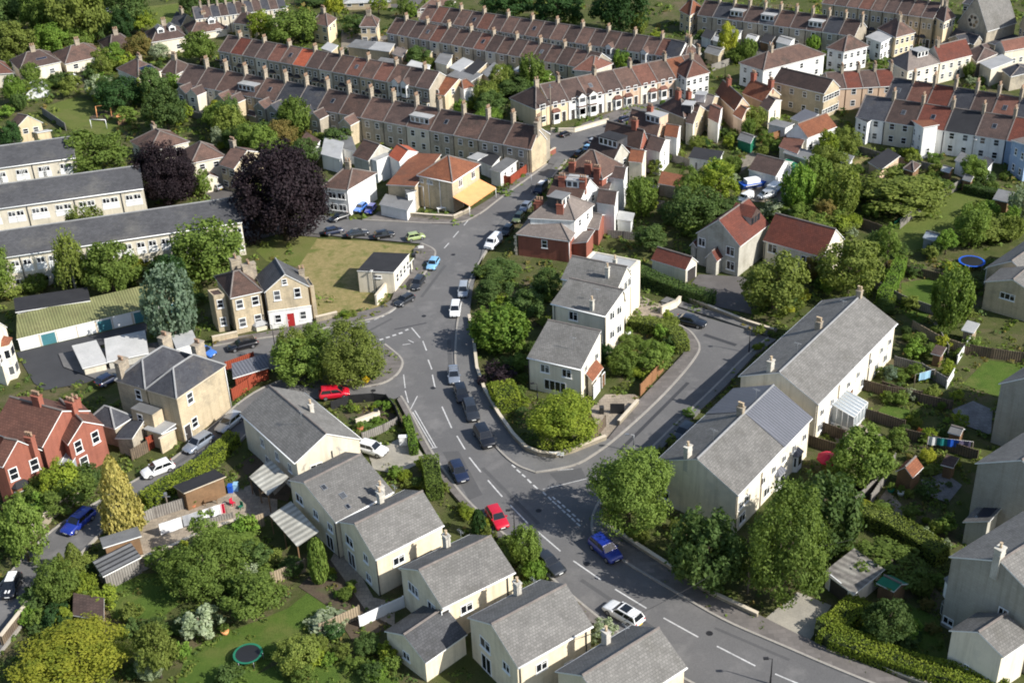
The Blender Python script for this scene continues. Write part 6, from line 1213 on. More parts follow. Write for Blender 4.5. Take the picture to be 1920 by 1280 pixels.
# the wooded park corner at the top
for b_, m_, l_ in (((-40, -30, 60, 60), 'leaf_dark', 'dark park tree at the very corner'), ((40, -40, 110, 70), 'leaf_green', 'rounded park tree beside the corner tree'), ((90, -50, 198, 84), 'leaf_olive', 'tallest olive park tree'), ((-20, 40, 66, 116), 'leaf_olive', 'park tree above the hipped houses'), ((62, 44, 128, 100), 'leaf_bright', 'small bright park tree between the big ones'), ((190, -30, 275, 58), 'leaf_dark', 'dark park tree beside the shaded road'), ((236, 20, 290, 60), 'leaf_lime', 'pale tree at the park lawn edge'), ((336, -10, 372, 28), 'leaf_dark', 'dark rounded tree above the long chimneyed row'),
        ((462, 22, 512, 72), 'leaf_lime', 'pale green tree behind the first terrace'), ((500, 18, 590, 80), 'leaf_green', 'large green tree behind the first terrace'), ((340, 62, 404, 118), 'leaf_green', 'round green tree before the hipped houses'), ((232, 66, 285, 112), 'leaf_autumn', 'small browning tree in the hipped house gardens'), ((280, 82, 315, 112), 'leaf_silver', 'small greyish tree in the hipped house gardens'),
        ((180, 148, 260, 204), 'leaf_deep', 'dark tree at the playing field edge'), ((270, 170, 350, 250), 'leaf_dark', 'bushy tree at the field corner by the terrace backs'), ((380, 195, 424, 240), 'leaf_green', 'small tree behind the terrace wings'), ((850, 188, 876, 215), 'leaf_bright', 'round bush by the cream end house'), ((890, 204, 940, 236), 'leaf_bright', 'bright bush behind the stone gable'), ((890, 172, 950, 214), 'leaf_dark', 'tall bush beside the cream end house'), ((930, 142, 1000, 180), 'leaf_dark', 'dark bush before the far garages'), ((985, 134, 1040, 168), 'leaf_bright', 'yellow-green bush before the far garages'), ((1150, 94, 1182, 130), 'leaf_bright', 'bright tree in the far terrace gap'), ((760, 88, 806, 122), 'leaf_dark', 'round tree amongst the far garages'), ((0, 230, 40, 275), 'leaf_deep', 'dark tree beside the brown gabled house')):
    tree('broad', m_, b_, l_)
# ---------------------------------------------------------------- hedges
def hedge(label, pts, w=1.2, h=1.6, mat='leaf_green', name='hedge', z=0.0, dens=60, size=.15):
    P = smooth_line([G(p, h * .6) for p in pts], 1); core = MB(); LP, LN = [], []
    for p in P: p.z = 0
    a, b = offset_line(P, w / 2 * .86), offset_line(P, -w / 2 * .86)
    for i in range(len(P) - 1):
        q = [(a[i], b[i]), (a[i + 1], b[i + 1])]
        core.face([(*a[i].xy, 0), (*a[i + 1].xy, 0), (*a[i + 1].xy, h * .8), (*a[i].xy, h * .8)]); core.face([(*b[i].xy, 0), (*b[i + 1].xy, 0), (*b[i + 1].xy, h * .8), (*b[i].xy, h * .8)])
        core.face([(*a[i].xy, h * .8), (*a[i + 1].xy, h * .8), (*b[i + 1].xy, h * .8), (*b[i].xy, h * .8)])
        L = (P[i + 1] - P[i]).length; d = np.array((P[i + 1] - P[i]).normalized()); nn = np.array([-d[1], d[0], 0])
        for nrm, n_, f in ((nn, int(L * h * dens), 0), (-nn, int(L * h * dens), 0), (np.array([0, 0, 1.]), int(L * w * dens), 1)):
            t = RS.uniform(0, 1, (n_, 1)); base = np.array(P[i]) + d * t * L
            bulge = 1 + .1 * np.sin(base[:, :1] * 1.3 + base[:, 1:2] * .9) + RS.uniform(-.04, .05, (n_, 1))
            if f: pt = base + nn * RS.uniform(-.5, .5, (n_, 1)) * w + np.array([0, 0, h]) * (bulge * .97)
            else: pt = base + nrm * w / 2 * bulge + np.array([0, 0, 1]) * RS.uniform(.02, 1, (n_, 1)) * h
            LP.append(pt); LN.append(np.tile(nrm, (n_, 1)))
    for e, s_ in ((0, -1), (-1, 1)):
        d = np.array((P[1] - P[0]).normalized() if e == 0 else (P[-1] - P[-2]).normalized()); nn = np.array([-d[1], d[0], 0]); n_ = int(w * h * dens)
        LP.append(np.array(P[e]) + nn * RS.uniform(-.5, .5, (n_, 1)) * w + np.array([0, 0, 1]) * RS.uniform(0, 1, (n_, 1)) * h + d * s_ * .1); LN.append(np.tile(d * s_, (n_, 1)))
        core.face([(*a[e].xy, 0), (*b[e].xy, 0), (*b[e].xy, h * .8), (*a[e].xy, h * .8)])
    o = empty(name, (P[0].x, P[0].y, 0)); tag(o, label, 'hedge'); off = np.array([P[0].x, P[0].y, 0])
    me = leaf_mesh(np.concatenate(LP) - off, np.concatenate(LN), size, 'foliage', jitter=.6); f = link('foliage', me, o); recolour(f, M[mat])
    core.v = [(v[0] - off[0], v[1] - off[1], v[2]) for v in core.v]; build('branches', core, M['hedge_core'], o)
    LANDMARKS.append((label, px(pts[len(pts) // 2]))); return o
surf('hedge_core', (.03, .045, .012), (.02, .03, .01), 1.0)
hedge('long clipped hedge along the pavement at the bottom', [('J', 1000, 830), ('J', 850, 960), ('J', 780, 1000), ('J', 1000, 1080), ('J', 1300, 1190), ('J', 1600, 1270), ('J', 1800, 1330)], 2.6, 1.7, 'leaf_lime', dens=70)
hedge('low clipped yellow-green hedge above the parked white car in the lane', [(438, 818), (400, 855), (340, 895), (270, 935)], 1.8, 1.8, 'leaf_lime')
hedge('square clipped bright hedge block inside the bend wall', [('E', 890, 880), ('E', 935, 970)], 3.2, 2.4, 'leaf_lime')
hedge('tall green hedge beside the driveway entrance', [(806, 866), (812, 900), (815, 918)], 2.0, 2.6, 'leaf_green')
hedge('narrow green hedge along the pavement by the low walled garden', [(762, 785), (772, 815), (776, 842)], 1.0, 1.6, 'leaf_bright')
hedge('dark hedge behind the parking court', [(1195, 510), (1255, 535), (1335, 560)], 2.2, 2.2, 'leaf_dark')
hedge('wavy bright hedge beside the upper lawn', [(1655, 560), (1672, 530), (1690, 490)], 1.8, 2.2, 'leaf_bright')
hedge('mixed hedge round the turning head garden', [(1180, 602), (1230, 610), (1266, 622), (1280, 650)], 2.0, 1.9, 'leaf_olive')
hedge('dark boundary hedge behind the roadside garages', [('J', 1010, 330), ('J', 1200, 400), ('J', 1450, 560)], 2.4, 2.2, 'leaf_olive')
hedge('hedge between the back lawn and the red tiled houses', [(1810, 350), (1860, 362), (1915, 372)], 1.6, 1.6, 'leaf_dark')
for b_, m_, l_ in (((-40, -70, 30, 20), 'leaf_dark', 'dark park tree cut by the top corner'), ((140, -70, 215, 24), 'leaf_dark', 'dark park tree behind the tallest olive one'), ((60, 0, 118, 58), 'leaf_deep', 'very dark park tree between the corner trees'), ((118, 56, 168, 96), 'leaf_green', 'low park tree under the tallest olive one'), ((205, 20, 250, 74), 'leaf_deep', 'very dark park tree over the shaded road'), ((372, -20, 440, 14), 'leaf_dark', 'dark tree at the top beyond the chimneyed row'), ((560, -20, 660, 8), 'leaf_dark', 'dark trees end clump at the top by the stone villa'), ((640, 30, 690, 62), 'leaf_dark', 'small dark tree by the main far road')):
    tree('broad', m_, b_, l_)
# ---------------------------------------------------------------- cars: one of each body, the rest copied and repainted
def loft(mb, secs, m=0, smooth=True, close=True):
    """secs: rings of equal length"""
    i0 = len(mb.v); n = len(secs[0])
    for s_ in secs: mb.v.extend([tuple(p) for p in s_])
    for i in range(len(secs) - 1):
        for j in range(n):
            k = (j + 1) % n; mb.f.append((i0 + i * n + j, i0 + i * n + k, i0 + (i + 1) * n + k, i0 + (i + 1) * n + j)); mb.m.append(m); mb.sm.append(smooth)
    if close:
        for i in (0, len(secs) - 1): mb.f.append(tuple(i0 + i * n + j for j in range(n))); mb.m.append(m); mb.sm.append(False)
CARS = dict(  # length, width, height, bonnet end, screen top, rear screen top, tail of roof, belt, ride
    hatch=(4.05, 1.76, 1.46, .26, .43, .86, .965, .92, .2), estate=(4.6, 1.8, 1.48, .27, .43, .9, .98, .94, .2), suv=(4.45, 1.86, 1.66, .25, .40, .9, .975, 1.06, .26), saloon=(4.6, 1.82, 1.42, .28, .45, .73, .86, .92, .19), small=(3.7, 1.66, 1.5, .22, .40, .86, .97, .93, .2), mpv=(4.3, 1.8, 1.66, .2, .37, .9, .98, 1.0, .22), van=(4.9, 1.95, 2.0, .17, .28, .985, 1.0, 1.15, .26))
def make_car(kind):
    L, W, H, bo, st, rt, tl, belt, ride = CARS[kind]; hw = W / 2
    root = empty('parked_van' if kind == 'van' else 'parked_car', (0, 0, 0)); X = lambda t: L / 2 - t * L          # front at +x
    b = MB(); secs = []
    prof = [(0, .62, .40, .84), (.015, .70, .34, .93), (.05, .80, .28, .98), (.12, .86, ride, 1.0), (bo * .7, .93, ride, 1.0), (bo, 1.0, ride, 1.0), (.5, 1.0, ride, 1.0), (.85, 1.0, ride, 1.0), (.94, .98, .28, .99), (.985, .9, .36, .95), (1.0, .82, .42, .88)]
    if kind == 'van': prof[0] = (0, .8, .4, .9); prof[1] = (.015, .88, .34, .96)
    for t, zt, zb, ww in prof:
        z1 = belt * zt; w_ = hw * ww; x = X(t); m_ = (z1 + zb) / 2 + .03
        secs.append([(x, -w_ * .9, zb), (x, -w_, zb + .12), (x, -w_ * .985, m_), (x, -w_ * .93, z1 - .03), (x, -w_ * .84, z1), (x, w_ * .84, z1), (x, w_ * .93, z1 - .03), (x, w_ * .985, m_), (x, w_, zb + .12), (x, w_ * .9, zb)])
    loft(b, secs)
    # cabin: paint pillars and roof, glass set in
    c = []; wb, wt = hw * .9, hw * .72
    x0, x1, x2, x3 = X(bo), X(st), X(rt), X(tl); zr = H - .03
    cs = [(x0, wb * .97, wb * .97, belt - .04, belt + .01), ]
    base = [(x0, -wb), (x0, wb), (x3, wb), (x3, -wb)]; top = [(x1, -wt), (x1, wt), (x2, wt), (x2, -wt)]
    zb_ = belt - .04
    for i in range(4):
        j = (i + 1) % 4; b.face([(*base[i], zb_), (*base[j], zb_), (*top[j], zr), (*top[i], zr)], 0)
    # crowned roof
    n = 6
    for i in range(n):
        for j in range(4):
            def rp(a, q): x = x1 + (x2 - x1) * a; y = -wt + 2 * wt * q; return (x, y, zr + .05 * (1 - (2 * q - 1) ** 2) * math.sin(math.pi * min(max(a, .05), .95)) ** .5)
            b.face([rp(i / n, j / 4), rp((i + 1) / n, j / 4), rp((i + 1) / n, (j + 1) / 4), rp(i / n, (j + 1) / 4)], 0, True)
    paint = M['car_silver']; body = build('body', b, [paint], root)
    def pane(p, q, r, s, inset, off):
        p, q, r, s = map(Vector, (p, q, r, s)); cc = (p + q + r + s) / 4; nn = (q - p).cross(s - p).normalized(); 
        if nn.dot(cc - Vector((0, 0, belt * .8))) < 0: nn = -nn
        return [cc + (v - cc) * inset + nn * off for v in (p, q, r, s)]
    def glass(nm, quad):
        g = MB(); g.face(quad); build(nm, g, M['car_glass'], root)
    glass('windscreen', pane((x0 - .05, -wb * .96, zb_ + .05), (x0 - .05, wb * .96, zb_ + .05), (x1, wt, zr), (x1, -wt, zr), .93, .012))
    glass('rear_window', pane((x3 + .02, -wb * .96, zb_ + (.35 if kind in ('van',) else .08)), (x3 + .02, wb * .96, zb_ + (.35 if kind == 'van' else .08)), (x2, wt, zr), (x2, -wt, zr), .86, .012))
    for s_ in (-1, 1):
        g = MB(); spl = ((0.02, .46), (.49, .96)) if kind != 'van' else ((.02, .26),)
        for f0, f1 in spl:
            def sp(f, up): xb = x0 + (x3 - x0) * f; xt = x1 + (x2 - x1) * f; k = .12 if not up else .86; return (xb + (xt - xb) * k, s_ * (wb + (wt - wb) * k + .012), zb_ + (zr - zb_) * k)
            g.face([sp(f0, 0), sp(f1, 0), sp(f1 if f1 < .9 else f1 - .02, 1), sp(f0 + (.06 if f0 < .1 else 0), 1)])
        build('side_window', g, M['car_glass'], root)
        for fx in (.19, .80):
            wl = MB(); r = .33 if kind not in ('suv', 'van') else .36; x = X(fx); wl.tube((x, s_ * (hw - .2), r), (x, s_ * (hw + .012), r), r, n=18)
            wo = build('wheel', wl, M['tyre'], root); rm = MB(); rm.tube((x, s_ * (hw - .05), r), (x, s_ * (hw + .022), r), r * .64, n=14); build('rim', rm, M['alloy'], wo)
        hl = MB(); x = X(.03); hl.box(x - .16, s_ * hw * .62 - .16, belt * .60, x + .03, s_ * hw * .62 + .16, belt * .72, bottom=True); build('headlight', hl, M['lamp_glass'], root)
        tlm = MB(); x = X(.99); tlm.box(x - .04, s_ * hw * .72 - .12, belt * .68, x + .06, s_ * hw * .72 + .1, belt * .92, bottom=True); build('tail_light', tlm, M['tail_red'], root)
        mi = MB(); x = x0 - .25; mi.box(x - .1, s_ * hw * .98 - .06, belt, x + .06, s_ * hw * .98 + .14 * s_ * s_, belt + .14, bottom=True); build('wing_mirror', mi, [paint], root)
    gr = MB(); gr.box(X(0) - .06, -hw * .5, .42, X(0) + .015, hw * .5, .56, bottom=True); gr.box(X(0.01) - .05, -hw * .7, .24, X(.01) + .03, hw * .7, .38, bottom=True); build('grille', gr, M['plastic_black'], root)
    for nm, x, mt in (('number_plate', X(0) + .02, 'paint_white'), ('number_plate', X(1) - .03, 'plastic_yellow')):
        p_ = MB(); p_.box(x - .01, -.26, .44, x + .01, .26, .55, bottom=True); build(nm, p_, M[mt], root)
    bp = MB(); bp.box(X(.999) - .03, -hw * .78, .38, X(.99), hw * .78, .52, bottom=True); build('bumper', bp, M['plastic_black'], root)
    return root
PROTO = {}
def car(kind, col, at, to, label, group='parked cars', name='parked_car', cat='car', scale=1.0, roofc=None):
    if kind not in PROTO:
        r = make_car(kind); index_children(r); PROTO[kind] = [r, False]
    r, used = PROTO[kind]
    if used: r = copy_tree(r)
    else: PROTO[kind][1] = True
    if kind == 'van': cat = 'van'
    p, q = G(at, .7), G(to, .7); d = q - p
    r.location = (p.x, p.y, ROAD_Z + .003); r.rotation_euler = (0, 0, math.atan2(d.y, d.x)); r.scale = (scale,) * 3
    tag(r, label, cat, group)
    for c in r.children:
        if c.name.startswith('body') or c.name.startswith('wing_mirror'): recolour(c, M['car_' + col])
    LANDMARKS.append((label, px(at)))
    return r
def roof_panel(r, kind, mat, f0=.1, f1=.9, name='sunroof'):
    L, W, H, bo, st, rt, tl, belt, ride = CARS[kind]; x1, x2 = L / 2 - (st + (rt - st) * f0) * L, L / 2 - (st + (rt - st) * f1) * L; k = MB(); wt = W / 2 * .72 * .8
    k.box(x2, -wt, H - .02, x1, wt, H + .035); build(name, k, M[mat], r)
car('suv', 'blue', (1135, 1031), (1170, 1062), 'bright blue estate car parked under the trees by the junction')
r = car('estate', 'white', (1169, 1151), (1135, 1131), 'white car with black sunroof beside the bottom row of houses'); roof_panel(r, 'estate', 'car_glass', .1, .55)
car('hatch', 'red', (932, 971), (950, 1000), 'red hatchback parked by the clipped dark cypress')
car('hatch', 'navy', (860, 885), (874, 912), 'dark navy hatchback parked by the tall hedge')
car('suv', 'black', (908, 820), (921, 842), 'black car in shade, last of the line inside the bend')
car('estate', 'charcoal', (883, 770), (893, 800), 'long dark grey estate car within the bend')
car('hatch', 'black', (865, 738), (873, 762), 'dark car squeezed behind the long grey estate')
r = car('small', 'steel', (851, 705), (853, 725), 'small blue-grey car with a roof rack in the tree shade'); k = MB()
for x in (-.7, -.1): k.box(x - .04, -.6, 1.5, x + .04, .6, 1.6, bottom=True)
build('roof_rack', k, M['galvanised'], r)
car('mpv', 'white', (854, 581), (850, 605), 'white car at the head of the line on the bend', scale=.9)
car('mpv', 'silver', (869, 545), (866, 566), 'silver car tucked behind the white one', scale=.9)
car('hatch', 'charcoal', (758, 563), (742, 572), 'dark car at the corner by the small hall', scale=.88)
car('estate', 'charcoal', (783, 531), (773, 545), 'dark grey car beside the small hall', scale=.86)
car('hatch', 'light_blue', (812, 495), (804, 508), 'light blue car parked beyond the small hall', scale=.86)
car('small', 'lime', (779, 444), (795, 441), 'pale lime car on the forecourt', scale=.86)
car('hatch', 'black', (720, 440), (740, 437), 'black car beside the lime one on the forecourt', scale=.88)
car('saloon', 'charcoal', (671, 437), (690, 434), 'dark saloon in the middle of the forecourt row', scale=.84)
car('hatch', 'navy', (626, 433), (645, 429), 'dark hatchback nearest the copper beech', scale=.84)
car('van', 'white', (925, 456), (908, 472), 'white van in front of the brick villa', scale=.86)
car('hatch', 'black', (951, 432), (938, 446), 'dark car behind the white van', scale=.84)
r = car('van', 'navy', (1014, 354), (1004, 364), 'dark blue van with a white roof panel beside the villas', scale=.8); roof_panel(r, 'van', 'paint_white', .15, .7, 'roof_panel')
car('hatch', 'steel', (985, 388), (976, 398), 'grey-blue car behind the olive one', scale=.8); car('hatch', 'olive', (972, 408), (963, 418), 'olive green car in front of the villas', scale=.8)
car('hatch', 'mid_blue', (676, 389), (668, 396), 'mid blue car beside the shop store', scale=.8); car('hatch', 'blue', (695, 392), (687, 401), 'deep blue car against the shop store', scale=.8); car('saloon', 'black', (637, 407), (622, 412), 'black car by the white house gate', scale=.82)
car('hatch', 'black', (1086, 287), (1094, 280), 'black car at the far junction', scale=.7); car('hatch', 'light_blue', (1103, 276), (1112, 270), 'pale blue car at the far junction', scale=.7); car('small', 'silver', (1112, 264), (1120, 258), 'small silver car at the far junction', scale=.7); car('mpv', 'navy', (1172, 223), (1186, 218), 'dark people carrier by the sunlit terrace', scale=.7); car('hatch', 'black', (1150, 233), (1160, 229), 'black car by the sunlit terrace railings', scale=.7); car('small', 'black', (1060, 251), (1068, 248), 'small black car at the corner hedge', scale=.7)
car('estate', 'black', (455, 647), (430, 653), 'black estate car outside the stone houses', scale=.95); car('hatch', 'mid_blue', (382, 660), (402, 665), 'bright blue car by the white roofed store', scale=.92); car('hatch', 'navy', (203, 711), (216, 704), 'navy car in the shade of the M-roofed house', scale=.92)
car('mpv', 'red', (627, 738), (653, 735), 'red people carrier below the road island', scale=.95)
car('hatch', 'white', (698, 842), (716, 847), 'white car on the concrete drive'); car('estate', 'silver', (430, 793), (414, 806), 'silver car in the lane near the big grey roofed house', scale=.95); car('estate', 'steel', (372, 831), (354, 843), 'silver-blue car in the lane above the hedge', scale=.95)
car('hatch', 'white', (296, 880), (280, 886), 'white car in the lane beside the yellow-green hedge'); car('estate', 'blue', (147, 979), (126, 997), 'deep blue car behind the golden conifer'); r = car('small', 'black', (22, 1099), (14, 1118), 'small black car with white roof at the picture edge'); roof_panel(r, 'small', 'paint_white', .02, .98, 'roof_panel')
k = MB()
for y in (-.18, .18): k.box(1.0, y - .09, .88, 1.62, y + .09, .905, bottom=False)
build('bonnet_stripe', k, M['paint_white'], r)
car('saloon', 'black', (1295, 603), (1318, 608), 'black car in the turning head'); car('saloon', 'charcoal', (1028, 1055), (1046, 1070), 'dark grey car half hidden by bushes beside the row')
car('hatch', 'red', (390, 345), (378, 341), 'red car behind the purple beech', scale=.8); car('hatch', 'silver', (404, 350), (393, 346), 'silver car next to the red one behind the beech', scale=.8); car('hatch', 'charcoal', (1283, 812), (1271, 824), 'dark car in the shade of the long terrace')
car('van', 'white', ('C', 350, 1105), ('C', 320, 1120), 'white van in the boat yard', scale=.7); car('van', 'silver', ('C', 470, 1090), ('C', 430, 1100), 'pale van in the middle of the boat yard', scale=.7)
for i, p in enumerate(((202, 20), (206, 34), (200, 8))): car('hatch', ['silver', 'white', 'black'][i], p, (p[0] + 2, p[1] + 6), ['silver car on the shaded park road', 'white car on the shaded park road', 'black car on the shaded park road'][i], scale=.65)
# ---------------------------------------------------------------- lamps, poles, signs
def lamp(label, base, top, mat='iron_black', arm=(-.5, 0)):
    h = rise(top, base); B = G(base); r = empty('street_lamp', (B.x, B.y, ROAD_Z)); tag(r, label, 'street lamp', 'street lamps')
    k = MB(); k.tube((0, 0, 0), (0, 0, 1.0), .1, n=8); k.tube((0, 0, 1.0), (0, 0, h), .07, .05, n=8); k.tube((0, 0, h - .02), (arm[0], arm[1], h + .08), .035, n=6); build('post', k, M[mat], r)
    k = MB(); k.box(arm[0] - .38, arm[1] - .14, h + .02, arm[0] + .12, arm[1] + .14, h + .16, bottom=True); hd = build('lamp_head', k, M['iron_black' if mat == 'iron_black' else 'galvanised'], r)
    k = MB(); k.box(arm[0] - .33, arm[1] - .1, h - .02, arm[0] + .0, arm[1] + .1, h + .018, bottom=True); build('lens', k, M['lamp_glass'], hd)
lamp('black street lamp beside the red hatchback', (966, 1022), (967, 960)); lamp('grey street lamp in the side road near the long terrace', (1188, 850), (1186, 818), 'galvanised', (-.7, 0)); lamp('dark street lamp at the turning head', (1404, 664), (1405, 622)); lamp('lamp post at the bottom edge by the centre line', (1444, 1285), (1446, 1238)); lamp('dark street lamp outside the stone houses', (520, 680), (518, 612)); lamp('lamp post by the villas, beside the blue van', (997, 368), (997, 330), 'galvanised'); lamp('street lamp at the far junction kerb', (1035, 236), (1035, 190), 'iron_black'); lamp('lamp inside the corner plot by the house', (1008, 752), (1006, 722)); lamp('lamp post by the shop yard wall', (797, 400), (797, 352), 'galvanised'); lamp('lamp post beyond the villas beside the long hipped house', (1359, 150), (1359, 122))
def pole(label, base, top, arms=True, mat='pole_timber', r_=.14):
    h = rise(top, base); B = G(base); r = empty('telegraph_pole', (B.x, B.y, 0)); tag(r, label, 'telegraph pole', 'telegraph poles'); k = MB(); k.tube((0, 0, 0), (0, 0, h), r_, r_ * .75, n=10); build('shaft', k, M[mat], r)
    k = MB(); k.box(-.5, -.05, h - .5, .5, .05, h - .38, bottom=True); k.box(-.15, -.2, h - .25, .15, .2, h + .1, bottom=True); build('crossarm', k, M['galvanised'], r)
    return B, h
B0, h0 = pole('timber telegraph pole between the dark evergreen and feathery tree', (1402, 1112), (1404, 1030))
pole('tall telegraph pole at the far junction corner', (1033, 240), (1035, 160)); pole('timber pole by the lane shed', (316, 955), (317, 925), r_=.1); pole('telegraph pole outside the big grey roofed house', (618, 880), (621, 845), r_=.1)
def wire(p, q, sag=.6, r=.022):
    k = MB(); n = 14; pts = []
    for i in range(n + 1): t = i / n; v = p * (1 - t) + q * t; v.z -= sag * 4 * t * (1 - t); pts.append(v)
    for a, b in zip(pts, pts[1:]): k.tube(a, b, r, n=4, caps=False)
    return build('overhead_wire', k, M['iron_black'])
tag(wire(Vector((B0.x, B0.y, h0)), G((1090, 1195), 5.0), .9), 'overhead wire sagging across the road from the telegraph pole', 'wire'); tag(wire(Vector((B0.x, B0.y, h0)), G((1600, 1010), 4.0), .6), 'overhead wire from the telegraph pole to the garage', 'wire')
def signpost(label, base, top, kind):
    h = rise(top, base); B = G(base); r = empty('road_sign', (B.x, B.y, ROAD_Z)); tag(r, label, 'sign'); k = MB(); k.tube((0, 0, 0), (0, 0, h), .045, n=6); build('post', k, M['galvanised'], r); k = MB()
    if kind == 'diamond': s_ = .62; z = h - .2; k.prism([(-s_, 0), (0, -s_), (s_, 0), (0, s_)], 0, .04); k.v = [(x, -y_ * 0 - zz_, z + y_) for x, y_, zz_ in k.v]; build('panel', k, M['plastic_yellow'], r)
    elif kind == 'plate': k.box(-.45, -.04, h - .35, .45, -.01, h + .1, bottom=True); build('panel', k, M['paint_white'], r)
    else: k.box(-.3, -.04, h - .5, .3, -.01, h + .1, bottom=True); build('panel', k, M['galvanised'], r)
signpost('yellow diamond roadworks sign on the island edge', (688, 724), (688, 712), 'diamond'); signpost('tall grey sign post by the island tree', (722, 680), (722, 641), 'small'); signpost('small white sign at the forecourt corner', (790, 474), (789, 464), 'plate')
B = G((681, 724)); r = empty('traffic_cone', (B.x, B.y, ROAD_Z)); tag(r, 'red and white traffic cone next to the yellow sign', 'traffic cone'); k = MB(); k.tube((0, 0, .05), (0, 0, .9), .2, .05, 10); k.box(-.28, -.28, 0, .28, .28, .06); build('body', k, M['plastic_red'], r); k = MB(); k.tube((0, 0, .35), (0, 0, .6), .155, .105, 10, caps=False); build('band', k, M['plastic_white'], r)
B = G((1044, 862)); r = empty('street_name_sign', (B.x, B.y, ROAD_Z), R(-8)); tag(r, 'low white street name board at the corner wall', 'sign'); k = MB(); k.box(-.9, -.03, .45, .9, .03, .95, bottom=True); build('board', k, M['paint_white'], r); k = MB(); k.box(-.75, -.05, 0, -.63, .05, .45); build('leg', k, M['iron_black'], r); k = MB(); k.box(.63, -.05, 0, .75, .05, .45); build('leg', k, M['iron_black'], r)
# ---------------------------------------------------------------- fences and garden walls
def fence(label, pts, h=1.7, mat='fence_timber', th=.08, name='fence', cat='fence', posts=True, cap=None, pos=True):
    P = [G(p) for p in pts]; o = empty(name, P[0]); tag(o, label, cat); k = MB(); pm = MB(); pm.box(-.07, -.07, 0, .07, .07, h + .08); pmesh = None
    for a, b in zip(P, P[1:]):
        d = b - a; L = d.length
        if L < .05: continue
        d = d / L; n = Vector((-d.y, d.x, 0)) * th / 2; q = [a + n, a - n, b - n, b + n]; q = [v - P[0] for v in q]
        k.prism([(v.x, v.y) for v in q], 0, h)
        if posts and L > 2:
            if pmesh is None: pmesh = pm.mesh('post', M[mat])
            m_ = min(14, max(1, int(L / 2.6)))
            for i in range(m_ + 1):
                v = a + d * L * i / m_ - P[0]; link('post', pmesh, o, v, math.atan2(d.y, d.x))
    build('panel', k, M[mat], o)
    if cap:
        c = MB()
        for a, b in zip(P, P[1:]):
            d = (b - a).normalized(); n = Vector((-d.y, d.x, 0)) * (th / 2 + .06); q = [v - P[0] for v in (a + n, a - n, b - n, b + n)]; c.prism([(v.x, v.y) for v in q], h, h + .09)
        build('coping', c, M[cap], o)
    LANDMARKS.append((label, px(pts[len(pts) // 2]))); return o
def wall(label, pts, h=.9, mat='wall_garden', th=.3, **k): return fence(label, pts, h, mat, th, 'garden_wall', 'wall', False, 'stone_trim', **k)
wall('curved stone garden wall inside the bend', [tuple(p) for p in W_IN[2:]], .95)
wall('stone wall round the corner plot along the side road', [(1010, 858), (1040, 862), (1075, 852), (1110, 838), (1136, 828)], .95)
wall('low wall with drive gap beside the side road', [(1160, 800), (1196, 760)], .9)
fence('bright orange timber fence along the side road', [('E', 1668, 930), ('E', 1795, 790)], 1.8, 'fence_orange'); fence('brown close-boarded fence behind the yellow-green tree', [(1090, 836), (1120, 820), (1135, 800)], 1.7)
fence('black iron gate on the corner plot drive', [('E', 1500, 1030), ('E', 1580, 1030)], 1.6, 'iron_black')
wall('pale garden wall by the parking court', [(1240, 590), (1268, 578), (1275, 570)], 1.3, 'wall_pale'); wall('stone retaining wall behind the turning head', [(1290, 566), (1345, 588), (1400, 610), (1450, 626)], .8)
wall('low pavement wall under the roadside trees', [(1130, 990), (1152, 1002), (1195, 1030), (1260, 1072), (1330, 1118), (1420, 1160)], .8); wall('low dark wall at the foot of the long clipped hedge', [(1530, 1196), (1600, 1232), (1700, 1275), (1800, 1310)], .6)
fence('brown garden fence between the stepped terraces and the round bush garden', [Y(850, 740), Y(1010, 800), Y(1010, 850)], 1.7, 'fence_timber'); fence('curved timber fence below the glass lean-to', [Y(965, 640), Y(1180, 700), Y(1320, 745)], 1.6); fence('pale fence beside the red parasol', [Y(700, 950), Y(690, 1030)], 1.5, 'fence_pale'); fence('timber fence under the first terrace gardens', [Y(820, 820), Y(1010, 880)], 1.6)
fence('long dark fence above the terrace lawn', [('F', 960, 880), ('F', 1130, 930), ('F', 1330, 960)], 1.6); fence('grey back fence running beside the red roofed shed', [('J', 950, 310), ('J', 1080, 190), ('J', 1180, 60)], 1.6, 'fence_grey'); fence('second grey fence parallel to the back fence', [('J', 1045, 290), ('J', 1150, 130)], 1.6, 'fence_grey'); fence('white-topped garden wall by the edge lawn', [('F', 1530, 750), ('F', 1600, 640)], 1.3, 'wall_white'); fence('white garden rail beside the small lawn', [('F', 1470, 890), ('F', 1510, 820)], 1.2, 'wall_white'); fence('dark timber fence behind the edge lawn', [('F', 1560, 690), ('F', 1720, 720), ('F', 1905, 745)], 1.6)
fence('long timber fence beside the sloping back lawn', [('C', 1210, 1280), ('C', 1330, 1180), ('C', 1550, 1050)], 1.7, 'fence_grey'); fence('short green and white banner fence on the back boundary', [('C', 1180, 1275), ('C', 1310, 1175)], 1.1, 'plastic_green')
fence('pale panel fence below the silvery shrub', [K(325, 1000), K(560, 890)], 1.7, 'fence_pale'); fence('white lattice fence behind the slate garage', [K(562, 945), K(700, 880), K(825, 825)], 1.5, 'paint_white'); fence('weathered white fence by the slim cypress', [K(35, 690), K(235, 610)], 1.7, 'fence_pale'); fence('timber fence beside the awning garden', [('H', 1395, 430), ('H', 1480, 400)], 1.8, 'fence_pale')
wall('long low wall along the edge of the timber decking', [('H', 565, 720), ('H', 800, 610), ('H', 940, 560), ('H', 1150, 460), ('H', 1390, 380)], .9, 'wall_garden'); fence('grey fence above the washing line', [('H', 770, 410), ('H', 870, 360), ('H', 1030, 310)], 1.6, 'fence_grey'); fence('inner deck rail beside the washing line', [('H', 1110, 410), ('H', 1300, 360)], .8, 'fence_grey')
